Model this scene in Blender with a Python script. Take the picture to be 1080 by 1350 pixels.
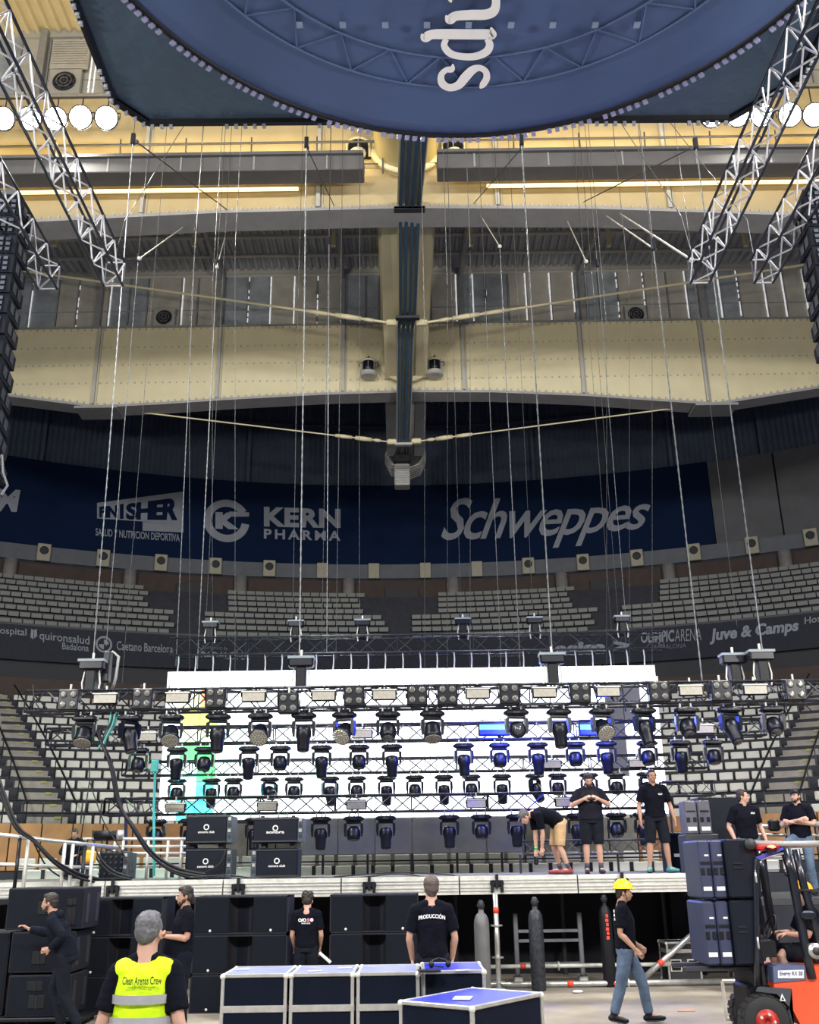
import bpy, math, random
from mathutils import Vector, Matrix, noise
random.seed(7)
S = bpy.context.scene
for o in list(bpy.data.objects): bpy.data.objects.remove(o)
COL = S.collection
PI = math.pi
D2R = math.radians

# ---------------------------------------------------------------- camera
CF, CP, CR, CH = 1300.0, D2R(19.7), D2R(0.8), 2.0
cam_d = bpy.data.cameras.new('camera'); cam = bpy.data.objects.new('camera', cam_d); COL.objects.link(cam)
cam_d.sensor_fit = 'VERTICAL'; cam_d.sensor_height = 24.0; cam_d.lens = 24.0 * CF / 1350.0
cam_d.clip_end = 300
fw = Vector((0, math.cos(CP), math.sin(CP))); rt0 = Vector((1, 0, 0)); up0 = rt0.cross(fw)
rt = rt0 * math.cos(CR) - up0 * math.sin(CR); up = up0 * math.cos(CR) + rt0 * math.sin(CR)
m = Matrix.Identity(4)
for i in range(3): m[i][0] = rt[i]; m[i][1] = up[i]; m[i][2] = -fw[i]; m[i][3] = (0, 0, CH)[i]
cam.matrix_world = m
S.camera = cam

# ---------------------------------------------------------------- world, exposure, large lights
W = bpy.data.worlds.new('world'); S.world = W; W.use_nodes = True
W.node_tree.nodes['Background'].inputs[0].default_value = (0.30, 0.42, 0.80, 1)
W.node_tree.nodes['Background'].inputs[1].default_value = 0.15
S.view_settings.view_transform = 'Standard'; S.view_settings.look = 'None'
S.view_settings.gamma = 1; S.view_settings.use_curve_mapping = False
S.view_settings.exposure = 0.15

def lamp(name, kind, loc, target, energy, color, **kw):
    l = bpy.data.lights.new(name, kind); l.energy = energy; l.color = color
    for k, v in kw.items(): setattr(l, k, v)
    o = bpy.data.objects.new(name, l); COL.objects.link(o); o.location = loc
    o.rotation_euler = (Vector(target) - Vector(loc)).to_track_quat('-Z', 'Y').to_euler()
    return o
lamp('arena_light_front', 'AREA', (-9, -14, 21), (-3, 22, 3), 5600, (1.0, .97, .94), shape='RECTANGLE', size=8, size_y=3)
lamp('arena_light_front', 'AREA', (9, -14, 21), (3, 22, 3), 5600, (1.0, .97, .94), shape='RECTANGLE', size=8, size_y=3)
lamp('arena_light_left', 'AREA', (-17, 10, 24), (0, 14, 0), 5600, (.95, .97, 1.0), shape='RECTANGLE', size=7, size_y=2)
lamp('arena_light_right', 'AREA', (17, 10, 24), (0, 14, 0), 5600, (.95, .97, 1.0), shape='RECTANGLE', size=7, size_y=2)

lamp('roof_fill_left', 'AREA', (-15, 3, 9), (-4, 38, 29), 2600, (1., .96, .88), shape='RECTANGLE', size=3, size_y=1)  # added fill pair, no known fixtures, brightens the roof underside
lamp('roof_fill_right', 'AREA', (15, 3, 9), (4, 38, 29), 2600, (1., .96, .88), shape='RECTANGLE', size=3, size_y=1)

# ---------------------------------------------------------------- photo pixel -> point in the hall
def ray(x, y): return rt * (x - 540) + up * (675 - y) + fw * CF
O = Vector((0, 0, CH))
def py(x, y, Y): d = ray(x, y); return O + d * (Y / d.y)
def pz(x, y, z): d = ray(x, y); return O + d * ((z - CH) / d.z)
CY = 8.0
def pr(x, y, R):
    d = ray(x, y); A = d.x ** 2 + d.y ** 2; B = -2 * CY * d.y; C = CY * CY - R * R
    return O + d * ((-B + math.sqrt(B * B - 4 * A * C)) / (2 * A))
def theta(p): return math.atan2(p.x, p.y - CY)
def cyl(R, th, z): return Vector((R * math.sin(th), CY + R * math.cos(th), z))

# ---------------------------------------------------------------- materials
MATS = {}
def mat(name, col, rough=.6, metal=0., var=.12, scale=6., emit=None, es=1., bump=0., alpha=None, spec=.5, coat=0):
    if name in MATS: return MATS[name]
    M = bpy.data.materials.new(name); M.use_nodes = True; nt = M.node_tree; b = nt.nodes['Principled BSDF']
    b.inputs['Roughness'].default_value = rough; b.inputs['Metallic'].default_value = metal
    b.inputs['Specular IOR Level'].default_value = spec
    if coat: b.inputs['Coat Weight'].default_value = coat
    tc = nt.nodes.new('ShaderNodeTexCoord')
    n = nt.nodes.new('ShaderNodeTexNoise'); n.inputs['Scale'].default_value = scale; n.inputs['Detail'].default_value = 5
    nt.links.new(tc.outputs['Object'], n.inputs['Vector'])
    r = nt.nodes.new('ShaderNodeMapRange'); r.inputs['From Min'].default_value = .3; r.inputs['From Max'].default_value = .7
    r.inputs['To Min'].default_value = 1 - var; r.inputs['To Max'].default_value = 1 + var
    nt.links.new(n.outputs['Fac'], r.inputs['Value'])
    mx = nt.nodes.new('ShaderNodeVectorMath'); mx.operation = 'SCALE'; mx.inputs[0].default_value = col[:3]
    nt.links.new(r.outputs[0], mx.inputs['Scale']); nt.links.new(mx.outputs[0], b.inputs['Base Color'])
    if bump:
        bp = nt.nodes.new('ShaderNodeBump'); bp.inputs['Strength'].default_value = bump; bp.inputs['Distance'].default_value = .02
        nt.links.new(n.outputs['Fac'], bp.inputs['Height']); nt.links.new(bp.outputs[0], b.inputs['Normal'])
    if emit:
        b.inputs['Emission Color'].default_value = (*emit, 1); b.inputs['Emission Strength'].default_value = es
    if alpha is not None: b.inputs['Alpha'].default_value = alpha
    MATS[name] = M
    return M
cream = mat('cream_paint', (.62, .55, .34), .55, var=.05, scale=1.2)
cream_grey = mat('grey_cream_paint', (.40, .385, .34), .55, var=.06, scale=2)
flange_grey = mat('flange_grey_paint', (.30, .29, .28), .6, var=.08, scale=2)
steel_grey = mat('steel_grey', (.28, .28, .27), .5, .2, .1)
roof_dark = mat('corrugated_roof_sheet', (.36, .37, .37), .6, .1, .12, 1.5)
roof_cream = mat('cream_roof_sheet', (.6, .52, .32), .6, .0, .06, 1.5)
navy_wall = mat('navy_sheet_wall', (.062, .082, .115), .8, 0, .15, 1.)
banner_navy = mat('navy_banner_cloth', (.004, .011, .034), .95, 0, .12, .6, spec=.1)
parapet_m = mat('dimmed_parapet_paint', (.085, .092, .10), .8, 0, .1, 2)  # weaker light at the rear is put into this darker grey
spk_cream = mat('dimmed_cream_panel', (.27, .25, .18), .7, 0, .08, 4)  # cream darkened to stand for the dim light at the back
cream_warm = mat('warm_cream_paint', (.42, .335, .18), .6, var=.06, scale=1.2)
duct_grey = mat('duct_grey_paint', (.095, .09, .088), .65, var=.08, scale=2)
beige_panel = mat('dimmed_wall_panel', (.075, .075, .078), .8, 0, .12, 1.)  # panel colour lowered in place of less light on the rear wall
concrete = mat('concrete', (.16, .15, .14), .85, 0, .15, 3, bump=.2)
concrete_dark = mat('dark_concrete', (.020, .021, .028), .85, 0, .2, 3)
stair_con = mat('stair_concrete', (.23, .21, .18), .85, 0, .15, 3)
brick_brown = mat('brown_wall', (.045, .030, .024), .85, 0, .15, 2)
tan_board = mat('tan_wooden_board', (.34, .17, .065), .55, 0, .18, 2.5)
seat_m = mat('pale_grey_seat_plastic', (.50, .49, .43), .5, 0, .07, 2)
seat_m2 = mat('dimmed_upper_seat_plastic', (.125, .127, .112), .55, 0, .08, 2)  # shaded copy of the seat plastic, dimness of the upper stand in the colour
lett = mat('dimmed_white_print', (.19, .205, .23), .8, 0, .05, 2)  # print darkened to imitate the weak light on the rear lettering
lett_d = mat('dim_grey_print', (.09, .10, .13), .8, 0, .05, 2)
white_print = mat('white_print', (.85, .84, .82), .7, 0, .03, 2)
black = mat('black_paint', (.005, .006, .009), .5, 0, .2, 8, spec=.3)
blackg = mat('satin_black_metal', (.010, .011, .015), .35, .3, .2, 8)
fix_black = mat('black_fixture_plastic', (.004, .005, .011), .36, 0, .2, 8, spec=.35)
dark_grey = mat('dark_grey_paint', (.026, .028, .034), .6, 0, .12, 5)
sub_grey = mat('charcoal_speaker_paint', (.006, .008, .014), .7, 0, .15, 5, bump=.1, spec=.12)
sub_side = mat('grey_speaker_paint', (.020, .021, .027), .7, 0, .1, 5, bump=.1, spec=.12)
alu = mat('brushed_aluminium', (.60, .60, .58), .35, .75, .12, 12)
alu_dull = mat('worn_aluminium', (.62, .62, .56), .5, .2, .16, 7)
truss_m = mat('dark_truss_metal', (.045, .048, .06), .35, .6, .2, 9)
truss_chord = mat('black_truss_tube', (.012, .014, .024), .4, .2, .2, 9)
truss_brace = mat('bright_truss_brace', (.62, .63, .67), .4, .3, .2, 9)
chain_m = mat('steel_hoist_chain', (.17, .175, .18), .4, .4, .15, 5)
wire_m = mat('dark_wire_rope', (.07, .07, .07), .5, .4, .15, 5)
drape = mat('navy_drape', (.032, .055, .088), .6, 0, .12, .45, bump=.9)
for n_ in drape.node_tree.nodes:
    if n_.type == 'BUMP': n_.inputs['Distance'].default_value = .5
disc_m = mat('printed_blue_mesh_cloth', (.052, .088, .20), .7, 0, .12, .4)
faint = mat('truss_through_cloth', (.07, .115, .24), .7, 0, .1, 3)
lens_m = mat('lamp_lens_glass', (.11, .11, .10), .15, 0, .1, 30, spec=.9)
lens_d = mat('dark_lens_glass', (.05, .05, .06), .08, 0, .1, 30, spec=.9)
strobe_face = mat('beige_strobe_face', (.34, .32, .27), .4, 0, .12, 20)
cable_m = mat('black_cable', (.008, .008, .012), .5, 0, .1, 10)
floor_m = mat('worn_arena_floor', (.235, .205, .165), .6, 0, .28, 1.3, bump=.15)
glass_dark = mat('dusty_dark_glass', (.30, .33, .35), .3, 0, .25, 1.5)
glass_grey = mat('grey_louvre_panel', (.42, .40, .34), .5, 0, .15, 1.5)
slit_m = mat('daylight_slit', (.8, .8, .8), .5, emit=(.95, .98, 1.), es=.42)
flood_m = mat('lit_floodlight_lens', (1, 1, 1), .5, emit=(1., .97, .85), es=30)
strip_m = mat('warm_strip_lamp', (1, 1, 1), .5, emit=(1., .68, .20), es=1.6)
skin = mat('skin', (.40, .22, .15), .55, 0, .06, 9)
skin_p = mat('pale_skin', (.50, .29, .215), .55, 0, .06, 9)
lip = mat('lips', (.42, .17, .14), .5)
eye_w = mat('eye_white', (.75, .73, .70), .3)
eye_b = mat('eye_iris', (.03, .02, .015), .3)
tee = mat('black_cotton', (.0035, .004, .009), .9, 0, .2, 12, bump=.2, spec=.12)
tee_g = mat('washed_black_cotton', (.012, .012, .020), .9, 0, .2, 12, bump=.2, spec=.12)
hoodie = mat('navy_black_fleece', (.006, .008, .015), .9, 0, .2, 12, bump=.2, spec=.12)
jeans = mat('blue_denim', (.075, .115, .18), .8, 0, .25, 9, bump=.2)
jeans_l = mat('light_blue_denim', (.11, .16, .27), .8, 0, .2, 9)
khaki = mat('tan_cotton', (.50, .33, .17), .8, 0, .12, 9)
dshort = mat('dark_grey_cotton', (.009, .011, .017), .9, 0, .2, 9, spec=.12)
hair_d = mat('dark_brown_hair', (.020, .013, .010), .6, 0, .3, 40, bump=.4)
hair_g = mat('grey_brown_hair', (.085, .06, .05), .6, 0, .35, 40, bump=.4)
hair_s = mat('silver_grey_hair', (.12, .12, .13), .6, 0, .35, 40, bump=.4)
hivis = mat('fluorescent_yellow_mesh', (.62, .90, .0), .7, 0, .05, 10, bump=.1)
refl = mat('silver_reflective_tape', (.42, .43, .46), .4, .3, .08, 10)
yel_hat = mat('yellow_helmet_plastic', (.95, .72, .01), .3, 0, .03, 5)
oran = mat('orange_plastic', (.95, .45, .03), .4, 0, .04, 5)
fork_red = mat('red_orange_paint', (.80, .09, .03), .3, 0, .05, 3, coat=.4)
rubber = mat('black_rubber', (.014, .014, .015), .8, 0, .15, 12, bump=.3)
case_blue = mat('blue_laminate_lid', (.02, .03, .45), .3, 0, .2, 3)
case_pale = mat('pale_blue_worn_lid', (.19, .21, .38), .45, 0, .3, 4)
case_side = mat('dark_blue_black_plywood', (.003, .006, .016), .6, 0, .2, 4, spec=.12)
paper = mat('white_paper', (.75, .75, .75), .7)
red_tape = mat('red_tape', (.75, .06, .03), .5)
teal_m = mat('teal_cable', (.05, .42, .38), .5)
amber = mat('amber_marker', (.24, .24, .06), .5)

# ---------------------------------------------------------------- mesh builder
WORLD = {}
class MB:
    def __init__(s): s.v = []; s.f = []
    def add(s, vs, fs):
        n = len(s.v); s.v += [Vector(v) for v in vs]; s.f += [tuple(i + n for i in f) for f in fs]; return s
    def box(s, x0, x1, y0, y1, z0, z1, M=None):
        vs = [Vector((x, y, z)) for z in (z0, z1) for y in (y0, y1) for x in (x0, x1)]
        if M: vs = [M @ v for v in vs]
        return s.add(vs, [(0, 2, 3, 1), (4, 5, 7, 6), (0, 1, 5, 4), (2, 6, 7, 3), (0, 4, 6, 2), (1, 3, 7, 5)])
    def cbox(s, x0, x1, y0, y1, z0, z1, c=.02, M=None):
        # box with chamfered vertical and horizontal edges (octagon profile in each slice)
        L = []
        for z, k in ((z0, c), (z0 + c, 0), (z1 - c, 0), (z1, c)):
            a0, a1, b0, b1 = x0 + k, x1 - k, y0 + k, y1 - k
            L.append([(a0 + c, b0, z), (a1 - c, b0, z), (a1, b0 + c, z), (a1, b1 - c, z), (a1 - c, b1, z), (a0 + c, b1, z), (a0, b1 - c, z), (a0, b0 + c, z)])
        vs = [Vector(p) for r in L for p in r]
        if M: vs = [M @ v for v in vs]
        fs = [tuple(range(7, -1, -1)), tuple(range(24, 32))]
        for r in range(3):
            for i in range(8): j = (i + 1) % 8; fs.append((r * 8 + i, r * 8 + j, r * 8 + 8 + j, r * 8 + 8 + i))
        return s.add(vs, fs)
    def tube(s, pts, r, n=8, cap=True, lat=None):
        # pts list; r scalar / list of scalars or (a,b); rings perpendicular to path
        pts = [Vector(p) for p in pts]; k = len(pts)
        rs = r if isinstance(r, (list, tuple)) else [r] * k
        base = len(s.v); prev = None
        for i, p in enumerate(pts):
            t = (pts[min(i + 1, k - 1)] - pts[max(i - 1, 0)])
            if t.length < 1e-9: t = Vector((0, 0, 1))
            t.normalize()
            if lat is not None: a = lat - t * lat.dot(t)
            elif prev is None: a = t.orthogonal()
            else: a = prev - t * prev.dot(t)
            if a.length < 1e-6: a = t.orthogonal()
            a.normalize(); prev = a; b = t.cross(a)
            ra, rb = rs[i] if isinstance(rs[i], (list, tuple)) else (rs[i], rs[i])
            for j in range(n):
                q = 2 * PI * j / n
                s.v.append(p + a * (ra * math.cos(q)) + b * (rb * math.sin(q)))
        for i in range(k - 1):
            for j in range(n):
                j2 = (j + 1) % n; q = base + i * n
                s.f.append((q + j, q + j2, q + n + j2, q + n + j))
        if cap:
            s.f.append(tuple(base + j for j in range(n - 1, -1, -1)))
            s.f.append(tuple(base + (k - 1) * n + j for j in range(n)))
        return s
    def ell(s, c, r, M=None, nu=14, nv=9):
        c = Vector(c); r = r if isinstance(r, (list, tuple)) else (r, r, r)
        base = len(s.v); M = M or Matrix.Identity(3)
        s.v.append(c + M @ Vector((0, 0, -r[2])))
        for i in range(1, nv):
            a = -PI / 2 + PI * i / nv
            for j in range(nu):
                q = 2 * PI * j / nu
                s.v.append(c + M @ Vector((r[0] * math.cos(a) * math.cos(q), r[1] * math.cos(a) * math.sin(q), r[2] * math.sin(a))))
        s.v.append(c + M @ Vector((0, 0, r[2]))); top = len(s.v) - 1
        for j in range(nu):
            j2 = (j + 1) % nu
            s.f.append((base, base + 1 + j2, base + 1 + j)); s.f.append((top, top - nu + j, top - nu + j2))
            for i in range(nv - 2):
                q = base + 1 + i * nu; s.f.append((q + j, q + j2, q + nu + j2, q + nu + j))
        return s
    def lathe(s, prof, n=16, M=None):
        base = len(s.v); M = M or Matrix.Identity(4); k = len(prof)
        for (r, z) in prof:
            for j in range(n):
                q = 2 * PI * j / n; s.v.append(M @ Vector((r * math.cos(q), r * math.sin(q), z)))
        for i in range(k - 1):
            for j in range(n):
                j2 = (j + 1) % n; q = base + i * n; s.f.append((q + j, q + j2, q + n + j2, q + n + j))
        s.f.append(tuple(base + j for j in range(n - 1, -1, -1))); s.f.append(tuple(base + (k - 1) * n + j for j in range(n)))
        return s
    def prism(s, poly, a0, a1, axis='y', M=None):
        # poly list of 2D points extruded along axis
        def P(u, w, a): return Vector((u, a, w)) if axis == 'y' else Vector((a, u, w)) if axis == 'x' else Vector((u, w, a))
        n = len(poly); vs = [P(u, w, a0) for u, w in poly] + [P(u, w, a1) for u, w in poly]
        if M: vs = [M @ v for v in vs]
        fs = [tuple(range(n - 1, -1, -1)), tuple(range(n, 2 * n))] + [(i, (i + 1) % n, n + (i + 1) % n, n + i) for i in range(n)]
        return s.add(vs, fs)
    def arc(s, R0, R1, t0, t1, z0, z1, step=.035):
        n = max(1, int(abs(t1 - t0) / step)); base = len(s.v)
        for i in range(n + 1):
            t = t0 + (t1 - t0) * i / n
            s.v += [cyl(R0, t, z0), cyl(R1, t, z0), cyl(R1, t, z1), cyl(R0, t, z1)]
        for i in range(n):
            q = base + 4 * i
            for j in range(4): j2 = (j + 1) % 4; s.f.append((q + j, q + 4 + j, q + 4 + j2, q + j2))
        s.f.append((base, base + 1, base + 2, base + 3)); q = base + 4 * n; s.f.append((q + 3, q + 2, q + 1, q))
        return s
    def mesh(s, name, m, smooth=False):
        me = bpy.data.meshes.new(name); me.from_pydata([tuple(v) for v in s.v], [], s.f)
        if m: me.materials.append(m)
        import bmesh
        b = bmesh.new(); b.from_mesh(me); bmesh.ops.recalc_face_normals(b, faces=b.faces); b.to_mesh(me); b.free()
        if smooth:
            for p in me.polygons: p.use_smooth = True
        return me
    def build(s, name, m, parent=None, smooth=False, world=False):
        if world and parent is not None:
            inv = WORLD[parent.name].inverted(); s.v = [inv @ v for v in s.v]
        return link(name, s.mesh(name, m, smooth), parent)
def link(name, me, parent=None, M=None):
    o = bpy.data.objects.new(name, me); COL.objects.link(o)
    if parent: o.parent = parent
    if M is not None: o.matrix_basis = M
    return o
def tag(o, label=None, cat=None, group=None, kind=None):
    if label: o['label'] = label
    if cat: o['category'] = cat
    if group: o['group'] = group
    if kind: o['kind'] = kind
    return o
def thing(name, label, cat, loc=(0, 0, 0), rz=0, group=None):
    o = bpy.data.objects.new(name, None); COL.objects.link(o); o.location = loc; o.rotation_euler = (0, 0, rz)
    o.empty_display_size = .1
    WORLD[o.name] = Matrix.Translation(Vector(loc)) @ Matrix.Rotation(rz, 4, 'Z')
    return tag(o, label, cat, group)
KIDS = {}
def children(o): return [c for c in KIDS.get(o.name, [])]
def copy_tree(o, parent=None, loc=None, rz=None, label=None, group=None, kids=None):
    c = o.copy(); COL.objects.link(c)
    if parent: c.parent = parent
    if loc is not None: c.location = loc
    if rz is not None: c.rotation_euler = (0, 0, rz)
    if label: c['label'] = label
    if group: c['group'] = group
    for ch in (kids if kids is not None else o.children): copy_tree(ch, c)
    if parent is None: WORLD[c.name] = Matrix.Translation(c.location) @ Matrix.Rotation(c.rotation_euler.z, 4, 'Z')
    return c
ORD = ['first', 'second', 'third', 'fourth', 'fifth', 'sixth', 'seventh', 'eighth', 'ninth', 'tenth', 'eleventh', 'twelfth', 'thirteenth', 'fourteenth', 'fifteenth', 'sixteenth', 'seventeenth', 'eighteenth', 'nineteenth', 'twentieth']

TENS = {2: 'twenty', 3: 'thirty', 4: 'forty', 5: 'fifty', 6: 'sixty', 7: 'seventy', 8: 'eighty', 9: 'ninety'}
def ordinal(k):
    if k < 20: return ORD[k]
    t, u = divmod(k + 1, 10)
    return TENS[t][:-1] + 'ieth' if u == 0 else TENS[t] + '-' + ORD[u - 1]
WORK = bpy.data.scenes.new('work')
def bake(o):
    WORK.collection.objects.link(o); 
    with bpy.context.temp_override(scene=WORK, view_layer=WORK.view_layers[0]): dg = bpy.context.evaluated_depsgraph_get()
    me = bpy.data.meshes.new_from_object(o.evaluated_get(dg), depsgraph=dg)
    d = o.data; bpy.data.objects.remove(o)
    if isinstance(d, bpy.types.Mesh): bpy.data.meshes.remove(d)
    return me
def remesh(mb, name, m, voxel, smooth=3, wr=0, wf=9., seed=0):
    me = bpy.data.meshes.new(name); me.from_pydata([tuple(v) for v in mb.v], [], mb.f)
    import bmesh
    b = bmesh.new(); b.from_mesh(me); bmesh.ops.recalc_face_normals(b, faces=b.faces); b.to_mesh(me); b.free()
    o = bpy.data.objects.new('tmp', me)
    r = o.modifiers.new('r', 'REMESH'); r.mode = 'VOXEL'; r.voxel_size = voxel; r.use_smooth_shade = True
    if smooth: q = o.modifiers.new('s', 'SMOOTH'); q.iterations = smooth; q.factor = .5
    out = bake(o); out.name = name; out.materials.clear(); out.materials.append(m)
    if wr:
        off = Vector((seed * 3.7, seed * 1.3, 0))
        cos = []
        for v in out.vertices:
            p = v.co; w = noise.noise(Vector((p.x * wf, p.y * wf, p.z * wf * .8)) + off)
            w2 = noise.noise(Vector((p.x * wf * 2.3 + p.z * 4, p.y * wf * 2.3, p.z * wf * 2.6)) + off)
            cos.append(p + v.normal * (wr * (w * 1.1 + .6 * (1 - abs(w2) * 2))))
        for v, c in zip(out.vertices, cos): v.co = c
    return out
def text_mesh(s, bold=0., shear=0., sp=1.):
    c = bpy.data.curves.new('t', 'FONT'); c.body = s; c.size = 1; c.offset = bold; c.shear = shear; c.space_character = sp
    c.resolution_u = 3; c.fill_mode = 'FRONT' if False else 'BOTH'
    o = bpy.data.objects.new('tmp', c); me = bake(o)
    xs = [v.co.x for v in me.vertices]; ys = [v.co.y for v in me.vertices]
    x0, x1, y0, y1 = min(xs), max(xs), min(ys), max(ys)
    v = [((q.co.x - x0) / (x1 - x0), (q.co.y - y0) / (y1 - y0)) for q in me.vertices]
    f = [tuple(p.vertices) for p in me.polygons]; bpy.data.meshes.remove(me)
    return v, f, (x1 - x0) / (y1 - y0)
def bil(u, w, bl, br, tr, tl):
    return tuple(bl[i] * (1 - u) * (1 - w) + br[i] * u * (1 - w) + tr[i] * u * w + tl[i] * (1 - u) * w for i in range(len(bl)))
def flat_text(s, bl, br, tl, name, m, parent, bold=0, shear=0, sp=1., curve=0, world=False):
    # print laid on a flat patch: bl,br,tl corners
    v, f, a = text_mesh(s, bold, shear, sp); bl, br, tl = Vector(bl), Vector(br), Vector(tl); mb = MB()
    nrm = (br - bl).cross(tl - bl).normalized()
    mb.add([bl + (br - bl) * u + (tl - bl) * w + nrm * (curve * 4 * u * (1 - u)) for u, w in v], f)
    if world: inv = WORLD[parent.name].inverted(); mb.v = [inv @ q for q in mb.v]
    me = bpy.data.meshes.new(name); me.from_pydata([tuple(q) for q in mb.v], [], mb.f); me.materials.append(m)
    return link(name, me, parent)
def wall_print(vf, pxs, R, name, m, parent):
    # pxs: bl, br, tr, tl on the photo, laid on the cylinder wall of radius R
    c = [(theta(pr(x, y, R)), pr(x, y, R).z) for x, y in pxs]
    vs = []
    for u, w in vf[0]:
        t, z = bil(u, w, *c); vs.append(cyl(R, t, z))
    inv = WORLD[parent.name].inverted()
    me = bpy.data.meshes.new(name); me.from_pydata([tuple(inv @ q) for q in vs], [], vf[1]); me.materials.append(m)
    return link(name, me, parent)
# ================================================================ SETTING
def struct(name, mb, m, parent=None, smooth=False):
    o = mb.build(name, m, parent, smooth)
    if parent is None: o['kind'] = 'structure'; WORLD[o.name] = Matrix.Identity(4)
    return o
fl = struct('floor', MB().box(-30, 30, -16, 34, -.1, 0), floor_m)
# back wall: corrugated navy sheet on a curve
mb = MB(); n = 420; t0, t1 = D2R(-38), D2R(38); vs = []; fs = []
for i in range(n + 1):
    t = t0 + (t1 - t0) * i / n; r = 50.7 + (.10 if i % 2 else 0)
    vs += [cyl(r, t, 17.6), cyl(r, t, 31.6)]
for i in range(n): fs.append((2 * i, 2 * i + 1, 2 * i + 3, 2 * i + 2))
wall_back = struct('wall_back', MB().add(vs, fs), navy_wall)
ff = MB()
for px in (60, 330, 700, 880, 1000):
    t = theta(pr(px, 560, 50.5)); ff.arc(50.3, 50.62, t - .002, t + .002, 24.6, 31.5)
ff.build('wall_post', navy_wall, wall_back)
MB().arc(50.2, 50.6, t0, t1, 28.6, 28.75).build('wall_rail', navy_wall, wall_back)
# beige cladding right of the banner, one panel per joint
tb = theta(pr(942, 700, 50))
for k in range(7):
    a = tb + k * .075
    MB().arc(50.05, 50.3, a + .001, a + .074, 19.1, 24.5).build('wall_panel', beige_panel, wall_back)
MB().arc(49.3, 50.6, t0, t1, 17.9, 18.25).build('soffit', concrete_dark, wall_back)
par = struct('trim_1', MB().arc(49.2, 50.0, t0, t1, 18.25, 19.12), parapet_m)
for k, (px, py_) in enumerate([(58, 725), (136, 734), (212, 742), (284, 748), (355, 750), (697, 748), (769, 742), (840, 735), (915, 725), (991, 713), (1068, 700)]):
    p = pr(px, py_, 49.2); t = theta(p); c = cyl(49.0, t, 18.72)
    T = thing('wall_speaker', '', 'speaker', c, -t, 'loudspeaker panels along the upper gallery parapet')
    MB().cbox(-.36, .36, -.06, .2, -.5, .5, .03).build('panel', spk_cream, T)
    Mx = Matrix.Rotation(PI / 2, 4, 'X')
    MB().lathe([(.24, .055), (.24, .085), (.2, .10)], 16, Mx @ Matrix.Translation((0, .1, 0))).build('speaker_cone', black, T)
    side = 'left' if px < 540 else 'right'
    o_ = ORD[k] if px < 540 else ORD[10 - k]
    T['label'] = 'cream square panel with round black speaker on grey parapet, %s from the %s edge' % (o_, side)
for k, px in enumerate((425, 493, 561, 629)):
    t = theta(pr(px, 752, 49.2)); T = thing('blank_panel', 'blank cream square panel on grey parapet, %s of the four from the left' % ORD[k], 'panel', cyl(49.0, t, 18.68), -t, 'blank panels along the upper gallery parapet')
    MB().cbox(-.33, .33, 0, .19, -.47, .47, .02).build('cover', spk_cream, T)
for px in (15, 172, 318, 460, 597, 740, 882, 1035):
    t = theta(pr(px, 735 if px < 100 or px > 1000 else 755, 48.6)); p = cyl(48.6, t, 0)
    MB().lathe([(.36, 16.2), (.36, 18.0)], 14, Matrix.Translation((p.x, p.y, 0))).build('column', concrete, wall_back, True)
w = struct('wall_upper', MB().arc(48.9, 49.3, t0, t1, 15.5, 18.0), brick_brown)
for px in (255, 530, 803):
    t = theta(pr(px, 790, 48.5)); MB().arc(48.6, 48.95, t - .02, t + .02, 15.6, 17.5).build('doorway', black, w)

# banners on the back wall
bn = struct('banner_backing', MB().arc(50.0, 50.12, D2R(-37), tb, 19.12, 24.55), banner_navy); del bn['kind']
tag(bn, 'long navy sponsor banner wrapped round the upper back wall', 'banner')
wall_print(text_mesh('Schweppes', .012, .22, .9), [(578, 730), (848, 712), (862, 648), (590, 656)], 49.95, 'lettering', lett, bn)
wall_print(text_mesh('KERN', .045, 0, 1.05), [(348, 694), (449, 696), (449, 671), (348, 668)], 49.95, 'lettering', lett, bn)
wall_print(text_mesh('PHARMA', .03, 0, 1.35), [(348, 710), (449, 713), (449, 700), (348, 697)], 49.95, 'lettering', lett, bn)
wall_print(([(0, .34), (1, .2), (1, 1), (0, .72), (.52, .05), (1, 0), (1, .3), (.52, .3)], [(0, 1, 2, 3), (4, 5, 6, 7)]), [(128, 702), (242, 702), (242, 648), (128, 648)], 49.97, 'logo_plate', lett, bn)
wall_print(text_mesh('FIN', .05, 0, .9), [(131, 682), (155, 683), (155, 666), (131, 668)], 49.90, 'lettering', banner_navy, bn)
wall_print(text_mesh('SHER', .05, 0, .9), [(166, 685), (234, 686), (236, 655), (166, 664)], 49.90, 'lettering', banner_navy, bn)
wall_print(text_mesh('I', .05), [(158, 684), (163, 684), (163, 664), (158, 665)], 49.90, 'lettering', banner_navy, bn)
wall_print(text_mesh('SALUD Y NUTRICION DEPORTIVA', .02), [(126, 706), (237, 714), (237, 704), (126, 696)], 49.95, 'lettering', lett, bn)
wall_print(text_mesh('M', .04), [(-6, 674), (22, 675), (27, 646), (-4, 644)], 49.95, 'lettering', lett, bn)
rv = []; rf = []; N = 40
for i in range(N + 1):
    a = D2R(30) + (2 * PI - D2R(38)) * i / N
    rv += [(.5 + .5 * math.cos(a), .5 + .5 * math.sin(a)), (.5 + .33 * math.cos(a), .5 + .33 * math.sin(a))]
for i in range(N): rf.append((2 * i, 2 * i + 1, 2 * i + 3, 2 * i + 2))
q = len(rv); rv += [(.55, .72), (.99, .72), (.99, .62), (.62, .60)]; rf.append((q, q + 1, q + 2, q + 3))
wall_print((rv, rf), [(268, 713), (329, 716), (329, 660), (269, 657)], 49.95, 'logo_ring', lett, bn)
wall_print(text_mesh('K', .09), [(284, 697), (315, 698), (315, 676), (284, 675)], 49.93, 'lettering', lett, bn)

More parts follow.
